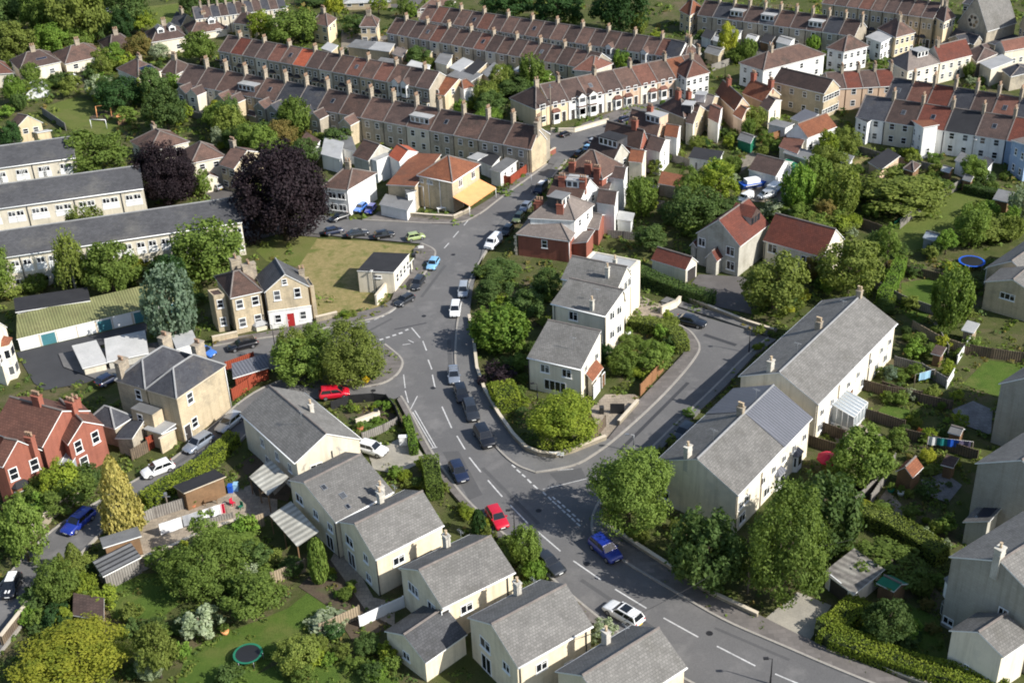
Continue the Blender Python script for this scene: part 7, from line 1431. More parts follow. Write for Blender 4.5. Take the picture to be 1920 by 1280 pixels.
wall('stone and brick lane wall opposite the blue car', [('H', 130, 540), ('H', 215, 440), ('H', 330, 330), ('H', 450, 270)], 1.5, 'wall_garden'); wall('orange brick lane wall by the yellowing tree', [('H', 20, 1080), ('H', 90, 990), ('H', 240, 800), ('H', 310, 700), ('H', 440, 630)], 1.5, 'fence_timber')
fence('red timber fence beside the lane and carport', [D_(1300, 955), D_(1390, 895), D_(1500, 800)], 1.8, 'fence_red'); fence('red fence behind the carport', [D_(1265, 790), D_(1420, 735)], 1.5, 'fence_red'); fence('red panel gate below the M-roofed house', [D_(830, 1235), D_(905, 1190)], 2.0, 'fence_red'); fence('brown fence below the red gate', [D_(740, 1290), D_(830, 1240)], 1.7); wall('stone wall along the lane in front of the pale house', [D_(905, 1250), D_(985, 1200)], 2.2, 'wall_bath')
fence('dark fence ringing the little walled garden', [(622, 768), (655, 756), (700, 752), (725, 755), (742, 775), (752, 800)], 1.3, 'iron_black'); wall('pale low wall inside the little garden', [(668, 797), (712, 780)], .8, 'wall_pale'); fence('grey picket fence under the little garden', [(680, 826), (720, 810), (745, 797)], 1.2, 'fence_grey')
fence('brick-red fence beside the shop annex', [B_(880, 1030), B_(945, 1040), B_(1042, 965)], 1.9, 'fence_red'); wall('stone yard wall round the corner shop', [B_(365, 1215), B_(470, 1225), B_(625, 1235), B_(720, 1190)], 1.0); wall('brick garden wall at the stone gable', [B_(1145, 890), B_(1195, 860)], 1.3, 'wall_brick'); wall('sunlit front wall of the cream terrace', [B_(1170, 745), B_(1300, 745), B_(1490, 690)], 1.0, 'wall_pale')
wall('pale concrete wall beside the small hall', [Q6(935, 850), Q6(1100, 640)], 1.7, 'wall_pale'); wall('low stone wall with pillars beside the gabled stone house', [Q6(215, 1070), Q6(470, 1010)], 1.2); wall('front garden wall of the stone houses', [D_(1190, 640), D_(1330, 610)], 1.2, 'wall_bath')
fence('grey railing at the back of the villas', [S_(760, 1060), S_(1000, 1085)], 1.4, 'fence_grey'); fence('pale fence by the boat shed path', [S_(1420, 660), S_(1470, 590)], 1.8, 'fence_pale'); fence('dark fence behind the red tiled houses', [('C', 900, 1240), ('C', 1080, 1300), ('C', 1150, 1330)], 1.7)
fence('orange brick garden wall on the allotment edge', [('C', 435, 800), ('C', 500, 790), ('C', 560, 770)], 1.8, 'fence_orange'); fence('long grey fence beside the far hipped house', [('C', 160, 400), ('C', 330, 340)], 1.6, 'fence_grey'); fence('dark diagonal fence by the playing field', [A_(240, 640), A_(370, 730)], 1.7, 'fence_grey')
# ---------------------------------------------------------------- garden things
def item(name, label, cat, p, parts, rz=0.0, z=0.0):
    B = G(p); r = empty(name, (B.x, B.y, z), rz); tag(r, label, cat)
    for nm, mb, mt in parts: build(nm, mb, M[mt], r)
    LANDMARKS.append((label, px(p))); return r
def bx(*a, **k): b = MB(); b.box(*a, **k); return b
def tb(*a, **k): b = MB(); b.tube(*a, **k); return b
def parasol(label, p, mat, r_=1.4):
    c = MB()
    for i in range(8): a, b = i * math.pi / 4, (i + 1) * math.pi / 4; c.face([(r_ * math.cos(a), r_ * math.sin(a), 2.1), (r_ * math.cos(b), r_ * math.sin(b), 2.1), (0, 0, 2.65)]); c.face([(r_ * math.cos(a), r_ * math.sin(a), 2.1), (r_ * math.cos(b), r_ * math.sin(b), 2.1), (r_ * math.cos(b), r_ * math.sin(b), 1.95), (r_ * math.cos(a), r_ * math.sin(a), 1.95)])
    item('parasol', label, 'parasol', p, [('canopy', c, mat), ('pole', tb((0, 0, 0), (0, 0, 2.7), .03, n=6), 'galvanised'), ('base', tb((0, 0, 0), (0, 0, .1), .28, n=10), 'concrete')])
parasol('red parasol in the terrace garden', (1552, 885), 'plastic_red', 1.5)
def line(label, a, b, cloths, h=2.0):
    A, Bq = G(a), G(b); r = empty('washing_line', A); tag(r, label, 'washing line'); d = Bq - A; L = d.length
    k = MB(); k.tube((0, 0, 0), (0, 0, h), .05, n=6); build('post', k, M['pole_timber'], r); k = MB(); k.tube((d.x, d.y, 0), (d.x, d.y, h), .05, n=6); build('post', k, M['pole_timber'], r); k = MB(); k.tube((0, 0, h), (d.x, d.y, h), .015, n=4); build('line', k, M['plastic_white'], r)
    dn = d / L; n = Vector((-dn.y, dn.x, 0))
    for i, (t, w_, hh, mt, lb) in enumerate(cloths):
        q = MB(); m_ = 6
        for j in range(m_):
            def pt(u, z): s_ = (u - .5) * w_; o = n * .06 * math.sin(u * 9 + i); v = A + dn * (t * L + s_) + o; return (v.x, v.y, z)
            q.face([pt(j / m_, h - hh), pt((j + 1) / m_, h - hh), pt((j + 1) / m_, h), pt(j / m_, h)], 0, True)
        tag(build('laundry', q, M[mt]), lb, 'laundry', 'washing on the line')
line('washing line strung along the timber deck', ('H', 900, 470), ('H', 1270, 350), [(.17, 2.6, 1.6, 'plastic_white', 'large white sheet on the deck washing line'), (.48, 2.0, 1.5, 'cloth_grey', 'grey sheet on the deck washing line'), (.68, 1.0, 1.3, 'plastic_white', 'white towel next to the grey sheet'), (.86, 1.2, 1.4, 'plastic_white', 'white towel at the end by the pink cloth'), (.95, .5, 1.4, 'plastic_red', 'pinkish red cloth at the end of the line')])
line('short washing line with a lilac sheet in the terrace garden', ('F', 1290, 880), ('F', 1400, 850), [(.5, 1.8, 1.2, 'pale_blue' if False else 'plastic_pale_blue', 'lilac-blue sheet on the short garden line')]); line('long washing line of dark laundry below the slate patio', ('F', 1360, 1230), ('F', 1610, 1260), [(.1, 1.0, 1.2, 'plastic_white', 'white shirt at the start of the dark laundry'), (.32, 1.2, 1.1, 'plastic_teal', 'teal garment on the dark laundry line'), (.55, 1.4, 1.1, 'plastic_blue', 'blue garment on the dark laundry line'), (.8, 1.6, 1.1, 'plastic_purple', 'dark purple garment on the long line')])
def trampoline(label, p, mat, r_=1.7): 
    b = [('mat', tb((0, 0, .8), (0, 0, .84), r_ * .86, n=24, smooth=False), 'plastic_black'), ]; k = MB()
    for i in range(24):
        a, c = i * math.pi / 12, (i + 1) * math.pi / 12; k.face([(r_ * math.cos(a), r_ * math.sin(a), .88), (r_ * math.cos(c), r_ * math.sin(c), .88), (r_ * .84 * math.cos(c), r_ * .84 * math.sin(c), .88), (r_ * .84 * math.cos(a), r_ * .84 * math.sin(a), .88)])
    b.append(('pad', k, mat)); r = item('trampoline', label, 'trampoline', p, b)
    for i in range(6): a = i * math.pi / 3; build('leg', tb((r_ * math.cos(a), r_ * math.sin(a), 0), (r_ * math.cos(a), r_ * math.sin(a), .86), .04, n=6), M['galvanised'], r)
trampoline('round trampoline with teal edge at the foot of the lawn', ('H', 1390, 1150), 'plastic_green', 1.5); trampoline('vivid blue trampoline by the tan walled house', ('F', 1610, 205), 'plastic_blue', 2.0)
def table(label, p, mat='timber', rz=0.3, w=1.6, d=.8):
    t = [('table_top', bx(-w / 2, -d / 2, .7, w / 2, d / 2, .76, bottom=True), mat)]; r = item('garden_table', label, 'table', p, t, rz)
    for x in (-w * .42, w * .42):
        for y in (-d * .4, d * .4): build('leg', bx(x - .04, y - .04, 0, x + .04, y + .04, .7), M[mat], r)
def chair(label, p, mat='plastic_white', rz=0.0):
    r = item('garden_chair', label, 'chair', p, [('seat', bx(-.24, -.24, .42, .24, .24, .47, bottom=True), mat), ('backrest', bx(-.24, .2, .47, .24, .25, 1.0), mat)], rz)
    for x in (-.2, .2):
        for y in (-.2, .2): build('leg', bx(x - .03, y - .03, 0, x + .03, y + .03, .42), M[mat], r)
table('dark garden table beside the glass lean-to', Y(1030, 712), 'iron_black', .4, 2.0, 1.0); table('round-looking timber table on the deck', ('H', 1180, 280), 'timber'); table('white table in the shop yard', B_(560, 1180), 'paint_white'); table('long table under the awning of the shop', B_(800, 1085), 'plastic_yellow', .5, 2.2, .9)
chair('white garden chair standing by the deck tree', ('H', 1415, 600), 'plastic_white', .6); chair('white chair against the deck rail', ('H', 1225, 235), 'plastic_white', 2.0); chair('red chair at the end of the deck', ('H', 1300, 290), 'plastic_red', 1.0); chair('green chair at the end of the deck', ('H', 1345, 310), 'plastic_green', -.6); chair('white chair on the terrace patio', Y(950, 715), 'plastic_white'); chair('white patio chair beside the dark table', Y(1070, 735), 'plastic_white', 1.4); chair('yellow chair outside the shop', B_(830, 1075), 'plastic_yellow', .8)
def planter(label, p, mat='plastic_terracotta', leaf='leaf_green', r_=.45):
    r = item('plant_pot', label, 'plant pot', p, [('pot', tb((0, 0, 0), (0, 0, .5), r_ * .7, r_, 10), mat)]); o = link('plant', CROWNS['shrub'][0], r, (0, 0, .8), 0, (r_ * 1.2, r_ * 1.2, .5)); recolour(o, M[leaf])
for l_, p, m_ in (('terracotta pot in the little walled garden', (676, 806), 'plastic_terracotta'), ('pot against the deck fence', ('H', 1080, 300), 'plastic_terracotta'), ('round pot on the gravel by the shed', ('J', 1160, 215), 'plastic_green'), ('white pot on the gravel by the shed', ('J', 1215, 230), 'plastic_white'), ('pot in the gateway of the stone houses', D_(1260, 620), 'plastic_terracotta'), ('orange pot near the lawn tree', ('H', 1258, 1005), 'plastic_orange'), ('pot on the corner plot patio', ('E', 1600, 590), 'plastic_white')): planter(l_, p, m_)
r = tree('shrub', 'leaf_silver', (1106, 1158, 1160, 1206), 'bushy variegated shrub in a big white planter at the bottom row', name='shrub', cat='shrub')
def bin_(label, p, mat, rz=0.0): item('wheelie_bin', label, 'bin', p, [('body', bx(-.28, -.33, .08, .28, .33, .98, bottom=True), mat), ('lid', bx(-.3, -.36, .98, .3, .36, 1.06, bottom=True), mat), ('wheel', tb((-.28, .3, .1), (.28, .3, .1), .1, n=8), 'tyre')], rz)
for l_, p, m_ in (('black wheelie bin by the white patio wall', (706, 780), 'plastic_black'), ('black wheelie bin beside the shop store', B_(350, 1195), 'plastic_black'), ('green wheelie bin in the M-roofed house yard', D_(800, 1200), 'plastic_green'), ('blue bin below the M-roofed house', D_(840, 1195), 'plastic_blue'), ('black bin near the small hall gate', Q6(1385, 300), 'plastic_black'), ('grey bin next to the concrete drive', (756, 832), 'cloth_grey'), ('black bin by the garage of the corner plot', (1128, 775), 'plastic_black'), ('blue recycling bin on the deck', ('H', 1290, 215), 'plastic_blue'), ('pale blue bin on the deck', ('H', 1320, 205), 'plastic_pale_blue')): bin_(l_, p, m_)
item('electricity_cabinet', 'white electricity cabinet beside the hedge and drive', 'cabinet', (757, 834), [('body', bx(-.5, -.25, 0, .5, .25, 1.3), 'paint_white'), ('lid', bx(-.56, -.3, 1.3, .56, .3, 1.38, bottom=True), 'paint_white')])
# play area and boat yard
k = MB()
for x in (-1.5, 1.5): k.tube((x, -1, 0), (x, 0, 2.4), .07, n=6); k.tube((x, 1, 0), (x, 0, 2.4), .07, n=6)
k.tube((-1.5, 0, 2.4), (1.5, 0, 2.4), .07, n=6); item('swing_frame', 'orange swing frame on the playing field', 'swing', A_(585, 650), [('frame', k, 'plastic_orange'), ('seat', bx(-.8, -.15, .5, -.3, .15, .56, bottom=True), 'plastic_black'), ('seat', bx(.3, -.15, .5, .8, .15, .56, bottom=True), 'plastic_black')], .2)
ground_patch('play_bark', 'soil', [A_(500, 655), A_(600, 610), A_(665, 640), A_(590, 680), A_(520, 675)]); ground_patch('play_bark', 'soil', [A_(640, 690), A_(690, 665), A_(730, 690), A_(680, 705)])
item('climbing_frame', 'small timber climbing frame beside the swings', 'climbing frame', A_(680, 690), [('frame', bx(-.8, -.8, 0, .8, .8, 1.2), 'timber'), ('roof', bx(-.9, -.9, 1.8, .9, .9, 1.9, bottom=True), 'plastic_orange'), ('post', bx(-.7, -.7, 1.2, -.6, -.6, 1.8), 'timber'), ('post', bx(.6, .6, 1.2, .7, .7, 1.8), 'timber')], .4)
k = MB(); a, b = G(A_(512, 718)), G(A_(598, 720)); c_ = (a + b) / 2; d = (b - a) / 2
for s_ in (-1, 1): k.tube((d.x * s_, d.y * s_, 0), (d.x * s_, d.y * s_, 2.0), .07, n=6)
k.tube((-d.x, -d.y, 2.0), (d.x, d.y, 2.0), .07, n=6); item('goal', 'white goal frame on the playing field', 'goal', A_(555, 719), [('frame', k, 'paint_white')])
def dome(label, p, mat, rx, ry, h, name, cat):
    k = MB(); n, m_ = 10, 5; P = lambda i, j: (rx * math.cos(i * math.pi / n), -ry + 2 * ry * j / m_, h * math.sin(i * math.pi / n))
    for i in range(n):
        for j in range(m_): k.face([P(i, j), P(i + 1, j), P(i + 1, j + 1), P(i, j + 1)], 0, True)
    for j in (0, m_): k.face([P(i, j) for i in range(n + 1)])
    e = MB()
    for j in range(m_ + 1):
        for i in range(n): e.tube(P(i, j), P(i + 1, j), .04, n=4, caps=False)
    item(name, label, cat, p, [('cover', k, mat), ('hoop', e, 'galvanised')], .3)
dome('white polytunnel in the allotments by the field', A_(210, 525), 'plastic_white', 2.6, 3, 2.2, 'polytunnel', 'polytunnel'); dome('small white polytunnel beside the bigger one', A_(395, 460), 'plastic_white', 1.8, 2, 1.6, 'polytunnel', 'polytunnel'); dome('green covered boat in the yard', C_(640, 975), 'plastic_green', 1.6, 4.0, 1.6, 'boat', 'boat'); dome('second green cover beside the allotment path', C_(890, 1015), 'plastic_green', 1.4, 3.0, 1.3, 'boat', 'boat')
def hull(label, p, rz, col, stripe):
    k = MB(); secs = []
    for t in (0, .15, .4, .7, .9, 1.0): x = -3 + 6 * t; w_ = 1.1 * (1 - max(0, t - .5) ** 2 * 3.6); secs.append([(x, -w_ * .4, .4), (x, -w_, 1.3), (x, w_, 1.3), (x, w_ * .4, .4)])
    loft(k, secs, smooth=False); c = MB(); c.box(-2.2, -.75, 1.3, .4, .75, 2.0); item('boat', label, 'boat', p, [('hull', k, col), ('cabin', c, 'paint_white'), ('trailer', bx(-2, -.6, .25, 2.2, .6, .4, bottom=True), 'galvanised'), ('stripe', bx(-2.6, -1.12, 1.12, .5, 1.12, 1.22, bottom=True), stripe)], rz)
hull('blue and white motor boat on a trailer in the yard', C_(410, 1050), .3, 'plastic_blue', 'paint_white'); hull('white motor boat beside the blue one', C_(520, 1075), .9, 'plastic_white', 'plastic_blue'); hull('white boat at the edge of the thicket', C_(590, 1110), 1.4, 'plastic_white', 'plastic_white'); hull('small dinghy by the boat shed', C_(700, 1040), 2.0, 'plastic_pale_blue', 'plastic_white')
for i, p in enumerate(((812, 730), (795, 595), (905, 650), (1010, 960), (1100, 1060), (700, 735), (1180, 800), (850, 480), (870, 900), (1330, 1190))):
    B = G(p); r = build('manhole_cover', tb((0, 0, -.05), (0, 0, .006), .36, n=16, smooth=False), M['iron_black'], None, (B.x, B.y, ROAD_Z)); tag(r, 'round iron manhole cover ' + ['beside the shaded car line', 'at the junction mouth of the west street', 'by the inner bend kerb', 'at the give way line', 'near the bottom row centre line', 'in front of the red people carrier', 'in the side road', 'near the white van', 'beside the navy hatchback', 'towards the bottom edge'][i], 'manhole cover')
# plot boundaries of the eastern gardens
for l_, pts, m_ in (('plot fence from the glass lean-to towards the slate patio', [('F', 1110, 900), ('F', 1320, 970), ('F', 1500, 1010)], 'fence_timber'), ('weathered plot fence below the lilac washing', [('F', 1180, 760), ('F', 1330, 800), ('F', 1470, 880)], 'fence_grey'), ('plot fence leading past the playhouse', [('F', 1240, 1170), ('F', 1380, 1200), ('F', 1640, 1290)], 'fence_timber'), ('pale fence between the upper gardens', [('F', 1280, 560), ('F', 1420, 640), ('F', 1560, 690)], 'fence_pale'), ('grey fence beside the wavy hedge', [('F', 1070, 330), ('F', 1230, 420), ('F', 1400, 480)], 'fence_grey'), ('dark fence along the upper lawn', [('F', 1250, 250), ('F', 1420, 290), ('F', 1640, 330)], 'fence_timber'), ('short fence by the round clipped bushes', [('F', 1400, 560), ('F', 1480, 700)], 'fence_grey'), ('fence between the allotment and white backs', [('C', 900, 830), ('C', 1120, 900), ('C', 1400, 960)], 'fence_grey'), ('low fence across the allotment plots', [('C', 780, 960), ('C', 1000, 1020), ('C', 1250, 1060)], 'fence_timber'), ('rear fence of the villas, nearer stretch', [S_(820, 800), S_(1000, 830), S_(1180, 850)], 'fence_grey'), ('rear fence of the villas, farther stretch', [S_(1160, 470), S_(1330, 520), S_(1420, 560)], 'fence_grey'), ('timber fence under the far sheds', [('C', 60, 260), ('C', 250, 250), ('C', 480, 270)], 'fence_grey'), ('fence behind the hipped field houses', [('A', 150, 500), ('A', 330, 480), ('A', 560, 440)], 'fence_grey'), ('back fence of the winged terrace yards', [('A', 1000, 640), ('A', 1250, 700), ('A', 1600, 790)], 'fence_grey')):
    fence(l_, pts, 1.5, m_)
for l_, p in (('clipped golden ball bush by the upper plots', ('F', 1455, 635)), ('clipped green ball bush beside the golden one', ('F', 1315, 620)), ('small clipped ball bush by the round pair', ('F', 1535, 690)), ('blue-green ball bush behind the long terrace', ('F', 1165, 800)), ('bright round topiary near the edge lawn', ('F', 1480, 770))):
    c = {'golden': 'leaf_yellow', 'blue': 'leaf_blue', 'brigh': 'leaf_lime'}; x, y = px(p); r_ = 15 if 'small' not in l_ else 10
    tree('shrub', 'leaf_yellow' if 'clipped golden' in l_ else 'leaf_blue' if 'blue' in l_ else 'leaf_lime' if 'topiary' in l_ else 'leaf_green', (x - r_, y - r_, x + r_, y + r_), l_, name='bush', cat='bush', gap=.1, trunk=False)
# ---------------------------------------------------------------- garden shrubs, one by one, and the ground cover between them
def inside(P, poly):
    c = False; n = len(poly); x, y = P.x, P.y
    for i in range(n):
        a, b = poly[i], poly[i - 1]
        if (a.y > y) != (b.y > y) and x < (b.x - a.x) * (y - a.y) / (b.y - a.y) + a.x: c = not c
    return c
ROADPOLY = [[G(p) for p in q] for q in (MAIN_R + SIDE_L[1:] + SIDE_R + SOUTH_R[1:] + SOUTH_L + LANE_T[1:] + LANE_B + WEST[1:] + NORTH_L[1:], [(1026, 312), (1035, 290), (1030, 262), (1085, 248), (1160, 222), (1275, 180), (1180, 236), (1062, 304)], MAIN_R + SIDE_L[1:5] + [(1140, 826), (1075, 852)] + W_IN[::-1], SIDE_L[4:] + [(1258, 596), (1290, 640), (1280, 668), (1200, 752), (1140, 826)])]
FOOTC = [(sum(p.x for p in q) / 4, sum(p.y for p in q) / 4, q) for q in FOOT]
YARDS = [[G(p) for p in q] for q in ([(255, 985), (430, 925), (520, 890), (520, 960), (420, 1000), (260, 1075)], [(690, 850), (765, 815), (800, 862), (745, 890)], [('J', 450, 930), ('J', 640, 775), ('J', 830, 850), ('J', 700, 1060)], [('D', 90, 690), ('D', 820, 520), ('D', 820, 590), ('D', 560, 650), ('D', 640, 800), ('D', 250, 900)], [(1310, 515), (1400, 520), (1410, 590), (1340, 575)], [(640, 1010), (700, 1120), (740, 1175), (620, 1050)], [('F', 1500, 1010), ('F', 1620, 960), ('F', 1730, 1010), ('F', 1720, 1150), ('F', 1560, 1090)], [(1105, 770), (1135, 740), (1210, 755), (1135, 830)], [(1375, 300), (1500, 290), (1540, 350), (1490, 400), (1375, 390)], [(1560, 800), (1660, 820), (1570, 840)], [(360, 340), (600, 405), (600, 446), (470, 455)])]
LAWNS = [[G(p) for p in q] for q in ([('A', 240, 600), ('A', 420, 540), ('A', 740, 640), ('A', 560, 830)], [(560, 490), (588, 447), (783, 462), (705, 580), (600, 603)], [(600, 1092), (626, 1118), (530, 1222), (330, 1290), (440, 1180)], [(1650, 440), (1800, 358), (1885, 375), (1895, 400), (1810, 412), (1740, 468), (1640, 482), (1600, 460)], [(1690, 530), (1760, 520), (1775, 560), (1720, 610)], [(1805, 720), (1850, 675), (1920, 685), (1870, 745)], [(255, 15), (345, 5), (345, 38), (262, 62)], [(1640, 775), (1660, 758), (1706, 768), (1704, 795)])]
def grown(q, d):
    c = sum(q, Vector()) / len(q); return [p + (p - c).normalized() * d for p in q]
FOOTG = [grown(q, 1.0) for q in FOOT]
def free(P, road=True):
    if road and any(inside(P, y) for y in LAWNS): return False
    for q in YARDS:
        if inside(P, q): return False
    for q in FOOTG:
        if abs(q[0].x - P.x) < 60 and abs(q[0].y - P.y) < 60 and inside(P, q): return False
    for q in ROADPOLY:
        if inside(P, q): return False
    return True
LM = [('the corner shop', 700, 340), ('the brick villa', 1020, 470), ('the small black-roofed hall', 715, 500), ('the red door house', 540, 560), ('the M-roofed house', 320, 720), ('the garage row', 140, 610), ('the big grey house', 560, 800), ('the golden conifer', 220, 930), ('the red brick houses', 90, 820), ('the timber deck', 400, 960), ('the red hatchback', 932, 972), ('the bottom grey houses', 1000, 1160), ('the slate garage roof', 800, 1190), ('the telegraph pole', 1403, 1070), ('the concrete drive', 1490, 1150), ('the flat roofed garage', 1600, 1080), ('the long clipped hedge', 1680, 1240), ('the largest edge house', 1850, 1120), ('the red roofed shed', 1703, 890), ('the red parasol', 1552, 868), ('the glass lean-to', 1590, 750), ('the slate patio', 1825, 790), ('the edge lawn', 1860, 710), ('the trampoline', 1822, 498), ('the upper back lawn', 1735, 560), ('the long terrace block', 1560, 620), ('the red tiled houses', 1440, 450), ('the red tiled garage', 1262, 490), ('the turning head', 1320, 620), ('the corner plot house', 1060, 700), ('the boat yard', 1440, 360), ('the willow', 1350, 335), ('the clay roofed cottage', 1520, 240), ('the allotment shed', 1650, 310), ('the white-backed terrace', 1760, 240), ('the pale blue wing', 1890, 290), ('the sloping lawn', 1740, 430), ('the brown stone hall', 1510, 170), ('the tall far cypress', 1524, 70), ('the church', 1830, 50), ('the dark far terrace', 1450, 60), ('the cedar', 1160, 30), ('the cream end house', 850, 180), ('the far garages', 830, 130), ('the bay-fronted terrace', 600, 130), ('the winged terrace', 500, 210), ('the copper beech', 527, 365), ('the purple beech', 308, 330), ('the round olive tree', 165, 290), ('the playing field', 165, 220), ('the polytunnel', 70, 175), ('the solar house', 265, 135), ('the hipped field houses', 140, 100), ('the white dormered house', 310, 70), ('the park lawn', 300, 30), ('the long flats', 200, 460), ('the middle flats', 120, 370), ('the villa gardens', 1230, 340), ('the street villas', 1150, 280), ('the lower lawn', 540, 1180), ('the silvery shrub', 370, 1165), ('the yellowing tree', 140, 1230), ('the lane wall', 60, 1010), ('the road island', 660, 680), ('the stone gable', 1010, 290), ('the sunlit terrace', 1160, 180), ('the deck rail', 430, 1010), ('the bend wall', 930, 740), ('the glass awning', 180, 1060)]
_auto = {}
def auto_label(word, col, size, x, y):
    lm = sorted(LM, key=lambda l: math.hypot(l[1] - x, (l[2] - y) * 1.3)); n, lx, ly = lm[0]
    dx, dy = x - lx, (y - ly) * 1.3; h = 'left of' if dx < 0 else 'right of'; v = 'behind' if dy < 0 else 'below'
    rel = h if abs(dx) > 2.2 * abs(dy) else v if abs(dy) > 2.2 * abs(dx) else f'{v} and {h}'
    base = f'{size} {LEAFWORD[col]} {word} {rel} {n}'
    if base in _auto or base in LABELS: base = f'{size} {LEAFWORD[col]} {word} {rel} {n}, near {lm[1][0]}'
    k = 1; b = base
    while base in _auto or base in LABELS: k += 1; base = f'{ORD[k - 1]} {b}'
    base = base.replace('the ', '') if len(base.split()) > 16 else base
    _auto[base] = 1; return base
def shrub(p, r, hgt, col, kind='shrub', word='shrub'):
    B = G(p); root = empty(word, (B.x, B.y, 0), RS.uniform(0, 6.28)); size = 'tiny' if r < .8 else 'small' if r < 1.2 else 'medium' if r < 1.8 else 'broad'
    if hgt > 2.4 * r: size = 'tall'
    tag(root, auto_label(word, col, size, *px(p)), word, 'garden shrubs' if word == 'shrub' else 'garden bushes' if word == 'bush' else 'garden trees')
    me = CROWNS[kind][RS.randint(len(CROWNS[kind]))]; o = link('crown' if word == 'tree' else 'foliage', me, root, (0, 0, hgt / 2 + (.1 if word != 'tree' else .6)), 0, (r, r, hgt / 2)); recolour(o, M[col])
    if word == 'tree': t = link('trunk', TRUNK, root, (0, 0, 0), 0, (r * 1.3, r * 1.3, hgt * .7)); recolour(t, M['bark'])
PAL = ['leaf_green', 'leaf_green', 'leaf_dark', 'leaf_dark', 'leaf_olive', 'leaf_bright', 'leaf_lime', 'leaf_autumn', 'leaf_silver', 'leaf_deep', 'leaf_yellow', 'leaf_red']
PW = np.array([5, 4, 4, 2, 4.5, 4, 4, 1.0, 1.2, 1.2, 1, .12]); PW = PW / PW.sum()
REG = [  # polygon, number, radius range, chance of a tree
    ([(1480, 520), (1640, 470), (1700, 470), (1780, 470), (1850, 520), (1880, 640), (1740, 700), (1640, 640), (1560, 560)], 46, (.5, 1.5), .06), ([(1640, 640), (1760, 690), (1840, 800), (1760, 850), (1700, 830), (1640, 740)], 34, (.4, 1.1), .02), ([(1540, 900), (1680, 800), (1800, 830), (1800, 960), (1760, 1060), (1640, 1000)], 34, (.4, 1.2), .03),
    ([(1580, 1130), (1760, 1080), (1780, 1230), (1690, 1230)], 10, (.6, 1.4), 0), ([(1190, 300), (1300, 270), (1400, 330), (1300, 450), (1180, 400)], 26, (1.0, 2.0), .15), ([(1560, 350), (1760, 330), (1880, 350), (1760, 400), (1600, 450), (1440, 440), (1450, 390)], 40, (1.0, 2.2), .15), ([(1480, 270), (1640, 290), (1800, 300), (1900, 340), (1880, 360), (1600, 340)], 26, (.7, 1.8), .15), ([(1780, 390), (1920, 420), (1920, 470), (1800, 470)], 12, (1, 2), .3),
    ([(1290, 240), (1480, 230), (1500, 280), (1400, 300), (1300, 280)], 16, (.7, 1.5), .15), ([(0, 140), (240, 120), (330, 150), (330, 250), (250, 240), (180, 190), (80, 180), (0, 240)], 40, (1.2, 2.6), .3), ([(260, 180), (430, 220), (600, 270), (640, 300), (560, 320), (440, 290), (330, 250)], 34, (1.0, 2.4), .3), ([(0, 100), (140, 90), (260, 60), (330, 100), (320, 130), (0, 150)], 20, (1, 2), .25),
    ([(860, 180), (980, 150), (1010, 190), (960, 230), (880, 220)], 16, (1.0, 2.2), .2), ([(660, 90), (900, 110), (990, 150), (880, 160), (740, 110)], 14, (.8, 1.6), .1), ([(1300, 50), (1560, 60), (1600, 120), (1420, 140), (1310, 100)], 22, (.9, 2.0), .15), ([(0, 500), (100, 470), (270, 450), (270, 540), (100, 540), (0, 580)], 16, (1.2, 2.4), .2), ([(0, 390), (220, 380), (440, 340), (450, 370), (60, 410)], 12, (.8, 1.8), .2), ([(270, 440), (370, 500), (390, 600), (350, 600), (270, 520)], 10, (1.2, 2.2), .2),
    ([(890, 480), (1000, 480), (1030, 580), (1000, 700), (960, 720), (900, 640)], 22, (.6, 1.4), .0), ([(930, 690), (985, 700), (985, 800), (960, 790)], 8, (.5, 1.0), 0), ([(1150, 590), (1260, 600), (1270, 680), (1200, 730), (1130, 720)], 20, (.6, 1.3), 0), ([(500, 640), (700, 640), (730, 700), (690, 720), (520, 720)], 10, (.8, 1.8), .1), ([(0, 900), (120, 900), (190, 900), (100, 960), (60, 1020), (0, 1060)], 14, (1.0, 1.9), .1), ([(100, 1060), (180, 1060), (200, 1150), (40, 1200), (30, 1150)], 16, (.9, 1.8), .1),
    ([(270, 1010), (540, 980), (560, 1090), (400, 1120), (240, 1080)], 18, (.9, 1.8), .1), ([(200, 1120), (420, 1200), (440, 1280), (240, 1280)], 12, (.8, 1.5), .05), ([(480, 1240), (640, 1190), (740, 1200), (760, 1280), (470, 1280)], 18, (.6, 1.3), .0), ([(560, 1050), (640, 1030), (690, 1100), (640, 1130)], 8, (.4, .9), 0), ([(640, 765), (740, 755), (745, 800), (690, 810)], 8, (.3, .7), 0), ([(700, 860), (800, 850), (840, 930), (740, 910)], 10, (.6, 1.2), 0), ([(830, 930), (880, 960), (1040, 1090), (1000, 1090), (900, 1000)], 12, (.6, 1.3), .05), ([(1140, 900), (1240, 870), (1250, 960), (1380, 990), (1420, 1130), (1290, 1080), (1150, 990)], 10, (.7, 1.4), 0), ([(1390, 600), (1520, 560), (1480, 600), (1360, 720), (1250, 850), (1220, 870)], 14, (.5, 1.0), 0),
    ([(590, 570), (700, 560), (660, 600), (600, 600)], 4, (.6, 1.1), 0), ([(410, 60), (600, 30), (900, 20), (1240, 50), (1240, 80), (700, 60), (420, 90)], 14, (1.2, 2.2), .35), ([(1590, 110), (1800, 130), (1900, 190), (1800, 160), (1600, 140)], 10, (.8, 1.5), .1), ([(1040, 250), (1200, 215), (1260, 190), (1200, 240), (1100, 280)], 8, (.6, 1.0), 0), ([(120, 660), (200, 660), (215, 700), (130, 710)], 4, (.8, 1.6), 0), ([(1560, 480), (1600, 560), (1450, 590), (1400, 580)], 8, (.8, 1.6), .1)]
count = {'shrub': 0, 'bush': 0, 'tree': 0}
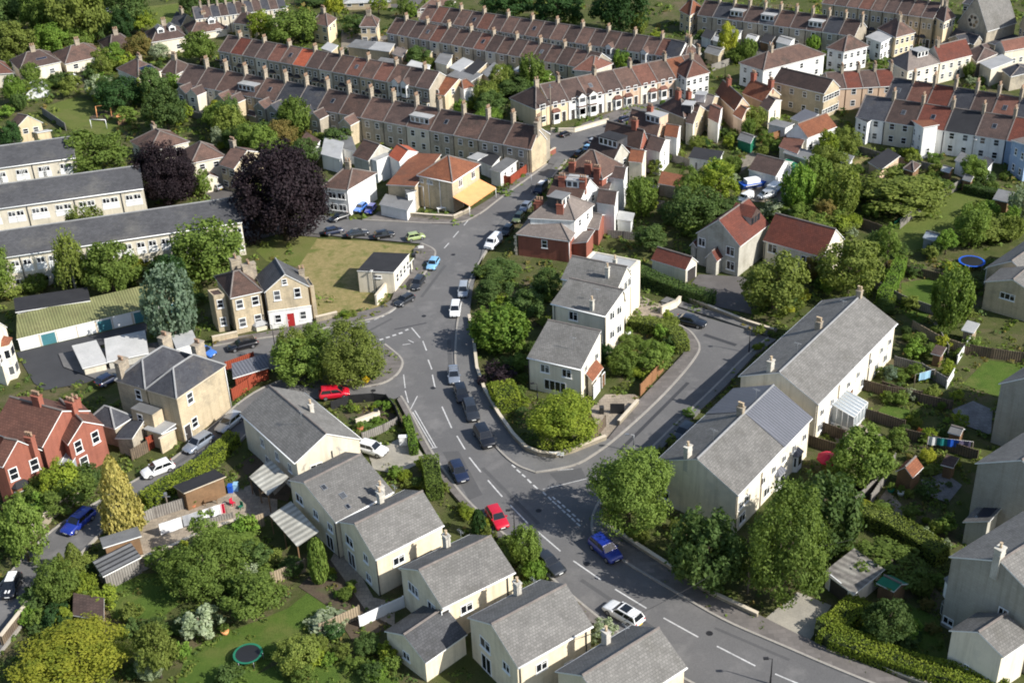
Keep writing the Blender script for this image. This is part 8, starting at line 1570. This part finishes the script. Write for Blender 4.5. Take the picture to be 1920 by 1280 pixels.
for poly, n, (r0, r1), pt in REG:
    xs = [p[0] for p in poly]; ys = [p[1] for p in poly]; V = [Vector((*p, 0)) for p in poly]; k = tries = 0
    while k < n and tries < n * 12:
        tries += 1; q = (RS.uniform(min(xs), max(xs)), RS.uniform(min(ys), max(ys)))
        if not inside(Vector((*q, 0)), V): continue
        P = G(q)
        if not free(P) or (pt < .25 and False): continue
        r = RS.uniform(r0, r1) ** 1.0; col = PAL[RS.choice(len(PAL), p=PW)]
        if RS.uniform() < pt: shrub(q, r * 1.3, r * RS.uniform(2.6, 4.0), col, ['broad', 'airy', 'upright', 'broad'][RS.randint(4)], 'tree'); count['tree'] += 1
        else:
            w_ = 'shrub' if RS.uniform() < .5 else 'bush'; shrub(q, r, r * RS.uniform(1.1, 2.0), col, 'shrub' if w_ == 'shrub' else ['shrub', 'upright', 'broad'][RS.randint(3)], w_); count[w_] += 1
        k += 1
print('scattered', count)
# ground cover: nobody could count it
LP, LN, LS = [], [], []
for _ in range(11500):
    q = (RS.uniform(-170, 2090), RS.uniform(-5, 1420)); P = G(q)
    if not free(P, False): continue
    lawn = any(inside(P, y) for y in LAWNS)
    if lawn and RS.uniform() < .93: continue
    n = RS.randint(8, 18); s = (P.y / 150.0); rr = RS.uniform(.25, .9) * s; hh = RS.uniform(.15, .7) * s
    d = sphere_pts(n); d[:, 2] = np.abs(d[:, 2]); LP.append(np.array(P) + d * np.array([rr, rr, hh])); LN.append(d + np.array([0, 0, .4])); LS.append(np.full(n, .32 * s))
LP = np.concatenate(LP); LN = np.concatenate(LN); LS = np.concatenate(LS)[:, None]
parts = RS.randint(0, 4, len(LP))
me = leaf_mesh(LP, LN, LS, 'ground_cover'); me.materials.clear()
for n_ in ('leaf_green', 'leaf_olive', 'leaf_dark', 'leaf_autumn'): me.materials.append(M[n_])
blk = np.repeat(RS.choice(4, len(LP) // 12 + 1, p=[.4, .3, .2, .1]), 12)[:len(LP)]
me.polygons.foreach_set('material_index', blk); o = link('ground_cover', me); tag(o, 'low mixed planting and weeds filling the garden beds', kind='stuff')
_seen = {}
for o in bpy.data.objects:
    l = o.get('label')
    if l:
        if len(l.split()) > 16 or len(l.split()) < 4: print('LEN', len(l.split()), l)
        if l in _seen: print('DUP', l)
        _seen[l] = 1
print('objects', len(bpy.data.objects), 'polys', sum(len(o.data.polygons) for o in bpy.data.objects if o.type == 'MESH'))
